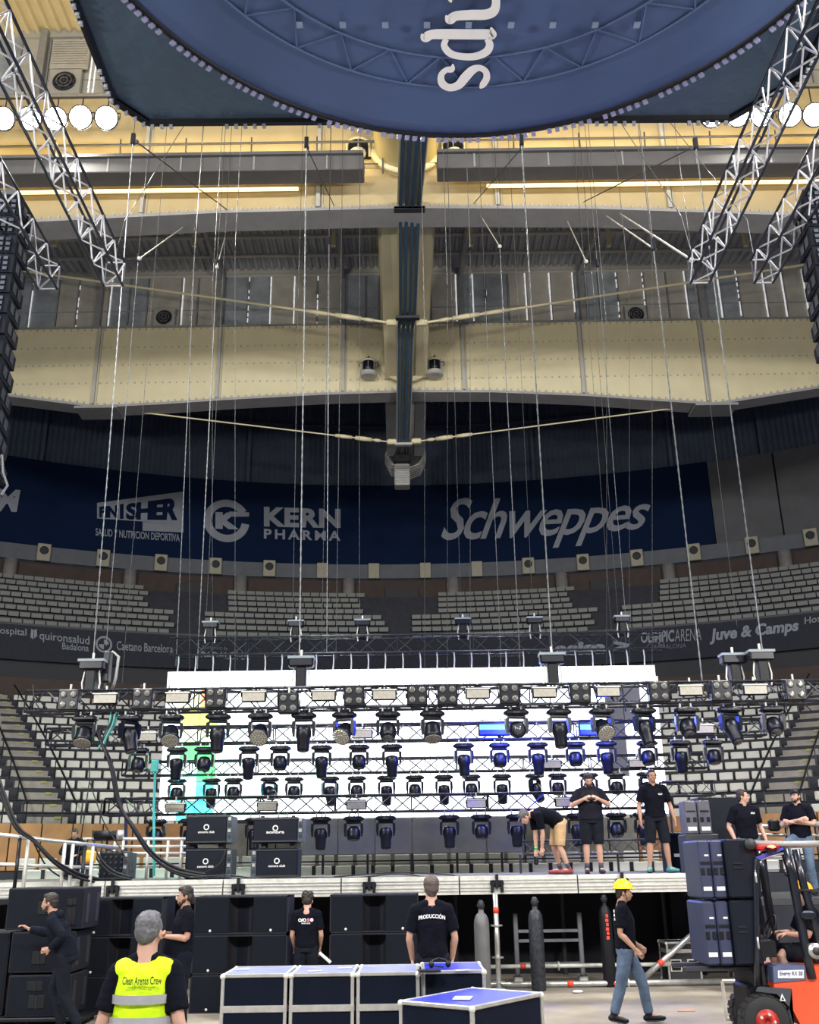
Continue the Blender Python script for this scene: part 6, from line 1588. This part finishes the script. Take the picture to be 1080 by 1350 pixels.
    link('trousers' if bot_kind == 'trousers' else 'shorts', remesh(pb, 'bottom', bottom, .011, 2, .006, 8, seed + 3), T)
    # ---- shoes
    for s in 'LR':
        an, toe = G('ank' + s), G('toe' + s); fl_ = Vector((toe.x - an.x, toe.y - an.y, 0)); fl_ = fl_.normalized() if fl_.length > 1e-4 else V3(0, -1, 0)
        dz_ = toe - an; heel = an - V3(0, 0, .045 * k) - fl_ * .045 * k
        sb = MB(); tt = toe + fl_ * .035 * k; tt = Vector((tt.x, tt.y, toe.z + .01 * k))
        sd_ = fl_.cross(V3(0, 0, 1))
        limb(sb, [heel, an - V3(0, 0, .035 * k), lerp3(an - V3(0, 0, .04 * k), tt, .6), tt], [(.040 * k, .042 * k), (.043 * k, .046 * k), (.047 * k, .036 * k), (.036 * k, .026 * k)], 12, sd_)
        limb(sb, [an - V3(0, 0, .03 * k), an + V3(0, 0, .01 * k)], [.046 * k, .046 * k])
        sh_ = link('shoe', remesh(sb, 'shoe', shoe, .008, 2), T)
        so = MB(); so.tube([heel - V3(0, 0, .03 * k), lerp3(heel, tt, .5) - V3(0, 0, .034 * k), tt - V3(0, 0, .022 * k)], [(.045 * k, .012 * k), (.05 * k, .012 * k), (.036 * k, .011 * k)], 12, True, sd_); so.build('sole', dark_grey, sh_, True)
        if socks: kn = G('knee' + s); u = (kn - an).normalized(); MB().tube([an - u * .02, an + u * .05, an + u * .10 * k], [.045 * k, .044 * k, .046 * k], 12).build('sock', socks, T, True)
    
    return T, HM, G
def done(T):
    if '_hm' in T: del T['_hm']
def shirt_print(T, s, c, w, hgt, facing, m=white_print, off=.135, z=1.3, bold=.02, curve=.0, name='lettering'):
    """flat print on chest (facing=-1) or back (facing=1), slightly bowed round the body"""
    v, f_, a = text_mesh(s, bold); vs = []
    for u, w_ in v:
        x = (u - .5) * w; y = facing * (off - .9 * x * x); vs.append(Vector((c + x * (-facing), y, z + (w_ - .5) * hgt + curve * (1 - (2 * u - 1) ** 2))))
    me = bpy.data.meshes.new(name); me.from_pydata([tuple(p) for p in vs], [], f_); me.materials.append(m); return link(name, me, T)
def at(x, Y, z=0): p = py(x, 1200, Y); return (p.x, Y, z)
def on(x, y, Y, z): return (py(x, y, Y).x, Y, z)

# 1 technician pushing the far left speakers, seen from the side, facing left
p1 = dict(pel=(0, .02, .93), waist=(0, -.03, 1.06), chest=(0, -.13, 1.24), neck=(0, -.20, 1.42), head=(0, -.27, 1.575), hpitch=.15,
          shL=(-.17, -.16, 1.36), shR=(.17, -.16, 1.36), elL=(-.24, -.36, 1.20), elR=(.24, .02, 1.17), wrL=(-.20, -.58, 1.24), wrR=(.2, -.14, 1.02),
          hdL=(.1, -.9, .5), pnL=(.1, -.4, -.9), hdR=(-.2, -1, -.2), pnR=(-1, 0, 0), kneeL=(-.11, -.14, .50), ankL=(-.11, .02, .085), toeL=(-.12, -.14, .03), kneeR=(.10, .06, .49), ankR=(.12, .30, .10), toeR=(.13, .16, .03))
T, HM, G = person('technician in dark hoodie pushing the far left speaker pile', on(78, 1340, 14.3, 0), -PI / 2, p1, 1.76, 1.1, hoodie, dshort, 'trousers', hair_d, 'short', skin, black, sleeve='long', seed=2, beard='short')
hbm = MB(); hbm.ell(G('neck') + V3(0, .07, -.01), (.11, .07, .08), nu=12, nv=7); link('hood', remesh(hbm, 'hood', hoodie, .012, 2, .005, 12), T); done(T)
# 2 man in the fluorescent vest, from behind
p2 = dict(shL=(-.155, .0, 1.41), shR=(.155, .0, 1.41), elL=(-.235, .06, 1.14), elR=(.235, .03, 1.14), wrL=(-.33, -.05, .93), wrR=(.25, -.02, .88), hdR=(.2, -.3, -1), hdL=(0, -.25, -1), hyaw=-.15, kneeL=(-.12, -.12, .50), ankL=(-.12, -.02, .085), toeL=(-.13, -.18, .03))
T, HM, G = person('man in bright yellow safety vest over black shirt, seen from behind', on(191, 1300, 6.6, 0), PI, p2, 1.745, .97, tee, dshort, 'shorts', hair_s, 'crop', skin_p, black, seed=3)
vb = MB(); k = 1.77 / 1.75; f = 1.08
lat = V3(1, 0, 0)
limb(vb, [V3(0, 0, .80), V3(0, -.0, .95), V3(0, -.005, 1.10), V3(0, -.01, 1.28), V3(0, .0, 1.40), V3(0, .01, 1.47)], [(.182, .142), (.182, .142), (.178, .140), (.190, .146), (.172, .122), (.092, .086)], 22, lat, 4, False)
for s in (-1, 1): limb(vb, [V3(s * .08, .01, 1.42), V3(s * .125, .01, 1.415)], [.082, .074])
vest = link('safety_vest', remesh(vb, 'vest', hivis, .010, 2, .006, 7, 4), T)
for z0 in (1.125, 1.245):
    rb = MB()
    for q in range(49):
        a = 2 * PI * q / 48; e = (.190 + .006, .152 + .008)
        rb.v += [V3(e[0] * math.cos(a), e[1] * math.sin(a), z0), V3(e[0] * math.cos(a), e[1] * math.sin(a), z0 + .05)]
    rb.f = [(2 * i, 2 * i + 2, 2 * i + 3, 2 * i + 1) for i in range(48)]; rb.build('reflective_band', refl, vest, True)
bl = mat('black_script_print', (.02, .03, .02), .8)
o = shirt_print(T, 'Clean Arenas Crew', -.02, .235, .045, 1, bl, .165, 1.375, .02); o['label'] = 'black handwritten-style print'
o = shirt_print(T, 'limpieza y montaje', -.02, .16, .012, 1, bl, .165, 1.338, .0)
MB().tube([G('wrR') + V3(-.03, -.01, -.03), G('wrR') + V3(.02, -.0, -.12)], [.036, .044], 12).build('work_glove', black, T, True); done(T)
# 3 man with tied-back dark hair, hands at the chest, facing left
p3 = dict(elL=(-.23, -.02, 1.13), elR=(.23, -.02, 1.13), wrL=(-.07, -.24, 1.18), wrR=(.06, -.25, 1.15), hdL=(.8, -.4, .2), hdR=(-.8, -.3, .3), pnL=(0, .6, -.6), pnR=(0, .6, -.6), hyaw=-.1, hpitch=.1)
T, HM, G = person('man with tied-back dark hair and black shirt, hands at his chest', on(238, 1300, 14.3, 0), D2R(-62), p3, 1.76, 1.08, tee, hoodie, 'trousers', hair_d, 'pony', skin, black, seed=5, beard='short')
MB().box(-.035, .035, -.005, .005, -.07, .07, Matrix.Translation(G('wrL') + V3(.06, -.03, .05)) @ Matrix.Rotation(.6, 4, 'X')).build('phone', black, T); done(T)
# 4 technician far behind the left rail
p4 = dict(hpitch=.35, head=(0, -.06, 1.60), elL=(-.28, -.08, 1.18), elR=(.28, -.08, 1.18), wrL=(-.16, -.30, 1.10), wrR=(.16, -.30, 1.10), hdL=(.3, -1, 0), hdR=(-.3, -1, 0), pnL=(0, 0, -1), pnR=(0, 0, -1))
pp = py(100, 1093, 25.8)
T, HM, G = person('dark-clothed technician bending over gear far behind the left rail', (pp.x, 25.8, pp.z - 1.72), .1, p4, 1.75, 1.05, hoodie, dshort, 'trousers', hair_d, 'short', skin, black, vox=.011, sleeve='long', seed=6); done(T)
T = thing('floor_riser', 'dark low riser under the technician behind the left rail', 'platform', (pp.x, 25.8, 0)); MB().cbox(-.6, .6, -.4, .4, 0, max(.05, pp.z - 1.72), .01).build('deck', dark_grey, T)
# 5 man with printed shirt between the subwoofer stacks, from behind
p5 = dict(elL=(-.23, .0, 1.13), elR=(.23, .0, 1.13), wrL=(-.21, -.16, .93), wrR=(.21, -.16, .93), hpitch=.25, head=(0, -.05, 1.62))
T, HM, G = person('curly-haired man in black shirt printed with white rings, seen from behind', on(403, 1300, 16.0, 0), PI, p5, 1.63, 1.08, tee, dshort, 'trousers', hair_d, 'curly', skin_p, black, seed=7)
o = shirt_print(T, 'O/O', .055, .12, .05, 1, white_print, .152, 1.25, .05); shirt_print(T, 'S', -.035, .04, .05, 1, mat('pink_print', (.7, .2, .35), .8), .152, 1.25, .05)
MB().ell((-.085, .143, 1.25), (.027, .006, .026), nu=10, nv=6).build('printed_spot', mat('pink_white_print', (.85, .6, .65), .8), T); shirt_print(T, 'PRODUCCIONES', .0, .13, .018, 1, white_print, .152, 1.205, .02); done(T)
o = MB().tube([py(421, 1256, 15.6), py(436, 1269, 15.6)], .022, 8).build('white_tube', paper); tag(o, 'short white tube leaning by the man with printed shirt', 'tube')
# 6 tall man in black, from behind
p6 = dict(elL=(-.25, .0, 1.13), elR=(.25, .0, 1.13), wrL=(-.22, -.10, .90), wrR=(.22, -.10, .90), hyaw=.1)
T, HM, G = person('tall man with grey-brown hair in black shirt reading PRODUCCION', on(571, 1300, 12.6, 0), PI, p6, 1.86, 1.0, tee, tee_g, 'trousers', hair_g, 'bushy', skin_p, black, seed=8)
shirt_print(T, 'PRODUCCIÓN', .0, .31, .055, 1, white_print, .150, 1.42, .03, .02)
MB().box(-.272, -.258, -.02, .03, 1.30, 1.36).build('sleeve_patch', white_print, T); MB().box(.255, .268, -.01, .02, 1.28, 1.30).build('sleeve_patch', white_print, T); done(T)
# 7 man bending down on the stage, facing left
p7 = dict(pel=(0, .02, .88), waist=(0, -.09, .97), chest=(0, -.28, 1.02), neck=(0, -.46, 1.04), head=(0, -.60, .985), hpitch=.95,
          hipL=(-.09, .03, .85), hipR=(.09, .03, .85), kneeL=(-.10, -.04, .47), kneeR=(.10, .00, .47), ankL=(-.12, .05, .085), ankR=(.12, .14, .085), toeL=(-.13, -.12, .03), toeR=(.13, -.02, .03),
          shL=(-.17, -.39, 1.0), shR=(.17, -.39, 1.0), elL=(-.18, -.36, .70), elR=(.17, -.33, .70), wrL=(-.12, -.38, .44), wrR=(.12, -.34, .46), hdL=(0, -.1, -1), hdR=(0, -.1, -1))
T, HM, G = person('man bending down on the stage in tan shorts and black shirt', on(738, 1148, 18.95, SZ + .01), D2R(-80), p7, 1.76, 1.1, tee, khaki, 'shorts', hair_g, 'short', skin_p, mat('red_shoe', (.28, .05, .05), .6), seed=9, socks=mat('dark_sock', (.05, .05, .07), .8), hemdrop=-.15)
MB().tube([G('wrL') + V3(0, 0, .03), G('wrL') + V3(0, 0, -.01)], .036, 10).build('wristband', mat('green_band', (.05, .6, .15), .6), T, True)
MB().cbox(-.04, .04, -.04, .04, -.2, -.04, .02, Matrix.Translation(G('wrL') + V3(0, -.01, -.08))).build('drill', black, T)
cb = MB(); cb.ell(HM @ Vector((0, .015, .06)), (.084, .103, .066), HM.to_3x3(), 14, 8); cb.tube([HM @ Vector((0, -.07, .065)), HM @ Vector((0, -.15, .05))], [(.06, .008), (.05, .005)], 10, True, HM.to_3x3() @ V3(1, 0, 0)); link('cap', remesh(cb, 'cap', mat('grey_cap', (.10, .11, .14), .8), .007, 1), T); done(T)
# 8 heavy bearded man looking at his hands
p8 = dict(shL=(-.20, 0, 1.40), shR=(.20, 0, 1.40), elL=(-.34, -.04, 1.17), elR=(.34, -.04, 1.17), wrL=(-.13, -.26, 1.27), wrR=(.13, -.26, 1.27), hdL=(1, -.3, .35), hdR=(-1, -.3, .35), pnL=(0, .9, 0), pnR=(0, .9, 0), hpitch=.38, head=(0, -.05, 1.62), curl=.8)
T, HM, G = person('heavy bearded man in washed black shirt looking at his hands', on(784, 1148, 19.0, SZ + .01), -.05, p8, 1.77, 1.32, tee_g, dshort, 'shorts', hair_d, 'short', skin_p, mat('brown_boot', (.04, .03, .025), .7), seed=10, beard='full', socks=mat('dark_sock', (.05, .05, .07), .8))
MB().box(-.07, .07, -.005, .005, -.035, .035, Matrix.Translation((0, -.29, 1.30)) @ Matrix.Rotation(-.5, 4, 'X')).build('phone', black, T)
cb = MB(); cb.ell(HM @ Vector((0, .015, .065)), (.086, .105, .062), HM.to_3x3(), 14, 8); link('cap', remesh(cb, 'cap', mat('dark_cap', (.02, .02, .035), .8), .007, 1), T); done(T)
# 9 man standing with arms down
p9 = dict(shL=(-.19, 0, 1.42), shR=(.19, 0, 1.42), elL=(-.27, .04, 1.14), elR=(.29, .03, 1.14), wrL=(-.28, -.02, .89), wrR=(.34, -.02, .89), kneeL=(-.14, -.01, .49), kneeR=(.14, -.01, .49), ankL=(-.18, .02, .085), ankR=(.18, .02, .085), toeL=(-.23, -.12, .03), toeR=(.26, -.11, .03))
T, HM, G = person('standing man in black shirt and long dark shorts with bright sneakers', on(871, 1148, 19.0, SZ + .01), .05, p9, 1.80, 1.08, tee, dshort, 'shorts', hair_d, 'short', skin, mat('green_blue_shoe', (.06, .24, .24), .6), seed=11)
shirt_print(T, 'SOLO', .085, .075, .03, -1, white_print, .148, 1.36, .03); done(T)
# 10 man in jeans on the side platform, head turned right
p10 = dict(shL=(-.19, 0, 1.41), shR=(.19, 0, 1.41), elL=(-.29, .05, 1.14), elR=(.28, .03, 1.13), wrL=(-.24, -.04, .90), wrR=(.30, -.08, .90), hyaw=1.0)
T, HM, G = person('man in black shirt and blue jeans looking right on side platform', on(985, 1100, 18.2, PZ + .01), .12, p10, 1.75, 1.12, tee, jeans_l, 'trousers', hair_d, 'short', skin_p, black, seed=12)
shirt_print(T, 'SOLO', .085, .075, .03, -1, white_print, .158, 1.35, .03); done(T)
# 11 man with cap, arms crossed, leaning
p11 = dict(shL=(-.19, 0, 1.41), shR=(.19, 0, 1.41), elL=(-.27, -.05, 1.16), elR=(.27, -.05, 1.16), wrL=(.08, -.23, 1.22), wrR=(-.09, -.21, 1.19), hdL=(1, .1, .2), hdR=(-1, .1, .2), pnL=(0, 1, 0), pnR=(0, 1, 0), hyaw=-.15,
           kneeL=(-.14, -.42, .80), ankL=(-.14, -.40, .38), toeL=(-.15, -.54, .33), kneeR=(.12, -.10, .49), ankR=(.13, -.05, .085), toeR=(.14, -.2, .03))
T, HM, G = person('man in dark cap with arms crossed, leaning on the right rail', on(1056, 1100, 18.2, PZ + .01), D2R(-38), p11, 1.75, 1.08, tee, jeans, 'trousers', hair_d, 'short', skin_p, black, seed=13, beard='short')
cb = MB(); cb.ell(HM @ Vector((0, .012, .060)), (.085, .104, .066), HM.to_3x3(), 14, 8); cb.tube([HM @ Vector((0, -.07, .062)), HM @ Vector((0, -.155, .045))], [(.06, .008), (.05, .005)], 10, True, HM.to_3x3() @ V3(1, 0, 0)); link('cap', remesh(cb, 'cap', black, .007, 1), T); done(T)
T = thing('handrail', 'aluminium rails and clamp behind the capped man at right', 'railing', on(1040, 1100, 18.6, PZ))
for (x0, y0, x1, y1, r_) in ((1000, 1090, 1110, 1085, .045), (1000, 1100, 1110, 1102, .03)): MB().tube([py(x0, y0, 18.65), py(x1, y1, 18.65)], r_, 8).build('rail', alu, T, True, world=True)
for x in (1003, 1036, 1075): MB().tube([(py(x, 1090, 18.65).x, 18.65, PZ), py(x, 1088, 18.65)], .03, 8).build('post', blackg, T, True, world=True)
p = py(1022, 1088, 18.5); MB().cbox(p.x - .1, p.x + .1, 18.5, 18.62, p.z - .1, p.z + .1, .03).build('clamp', blackg, T, world=True)
# 12 helmeted worker walking right
p12 = dict(pel=(0, 0, .95), hipL=(-.08, 0, .90), hipR=(.08, 0, .90), kneeR=(.09, -.18, .50), ankR=(.09, -.24, .10), toeR=(.09, -.40, .05), kneeL=(-.09, .10, .48), ankL=(-.09, .22, .12), toeL=(-.09, .09, .03),
           elL=(-.22, .06, 1.12), elR=(.22, .04, 1.13), wrL=(-.22, -.12, .92), wrR=(.22, -.16, .95), hdL=(0, -.7, -.7), hdR=(0, -.8, -.6), hpitch=.12, head=(0, -.035, 1.625), chest=(0, -.0, 1.28))
T, HM, G = person('worker in yellow helmet, black shirt and blue jeans walking right', on(829, 1300, 14.5, 0), D2R(80), p12, 1.73, 1.1, tee, jeans, 'trousers', hair_d, 'short', skin, black, seed=14)
hm = MB(); Mh = HM @ Matrix.Rotation(-.12, 4, 'X')
R3 = Mh.to_3x3(); hm.ell(Mh @ Vector((0, .008, .062)), (.104, .128, .098), R3, 20, 12)
hlm = MB(); prof = []
for q in range(10): a = q / 9 * PI / 2; prof.append((max(.002, .114 * math.cos(a)), .118 * math.sin(a)))
Mhh = Mh @ Matrix.Translation((0, .008, .062)) @ Matrix.Diagonal((.95, 1.15, 1, 1)); hlm.lathe([(.118, -.012), (.128, -.006), (.118, .0)] + prof, 28, Mhh)
H_o = hlm.build('helmet', yel_hat, T, True)
MB().tube([Mh @ Vector((0, -.10, .058)), Mh @ Vector((0, -.165, .042))], [(.085, .006), (.05, .004)], 14, True, R3 @ V3(1, 0, 0)).build('peak', yel_hat, H_o, True)
MB().tube([Mh @ Vector((0, -.11, .11)), Mh @ Vector((0, -.03, .180)), Mh @ Vector((0, .07, .172)), Mh @ Vector((0, .135, .095))], [(.015, .006)] * 4, 8, True, R3 @ V3(1, 0, 0)).build('helmet_ridge', yel_hat, H_o, True)
for s in (-1, 1): MB().tube([Mh @ Vector((s * .10, -.01, .05)), Mh @ Vector((s * .075, -.03, -.06)), Mh @ Vector((0, -.05, -.115))], .004, 5).build('chin_strap', black, T)
for q, z in enumerate((1.38, 1.33, 1.28)): MB().box(-.13, -.09, .11, .125, z - .02, z + .012).build('back_print', white_print, T)
done(T)
# 13 forklift driver
p13 = dict(pel=(0, 0, .50), waist=(0, -.01, .62), chest=(0, -.03, .80), neck=(0, -.02, .98), head=(0, -.05, 1.14), hipL=(-.09, -.03, .47), hipR=(.09, -.03, .47), kneeL=(-.15, -.44, .48), kneeR=(.15, -.44, .48), ankL=(-.15, -.46, .08), ankR=(.15, -.46, .08), toeL=(-.15, -.60, .03), toeR=(.15, -.60, .03),
           shL=(-.18, -.02, .93), shR=(.18, -.02, .93), elL=(-.24, -.14, .68), elR=(.24, -.14, .68), wrL=(-.16, -.38, .70), wrR=(.16, -.38, .70), hdL=(0, -1, -.1), hdR=(0, -1, -.1), pnL=(0, 0, -1), pnR=(0, 0, -1), curl=1.1)
T, HM, G = person('forklift driver in dark shorts and orange helmet inside the cab', (FX + .88, FYY + .5, .47), -PI / 2, p13, 1.72, 1.1, tee, dshort, 'shorts', hair_d, 'short', skin_p, black, seed=15)
hlm = MB(); Mhh = HM @ Matrix.Translation((0, .008, .055)) @ Matrix.Diagonal((.95, 1.15, 1, 1)); hlm.lathe([(.118, -.012), (.128, -.006), (.118, .0)] + prof, 24, Mhh); hlm.build('helmet', oran, T, True); done(T)
bpy.data.scenes.remove(WORK)
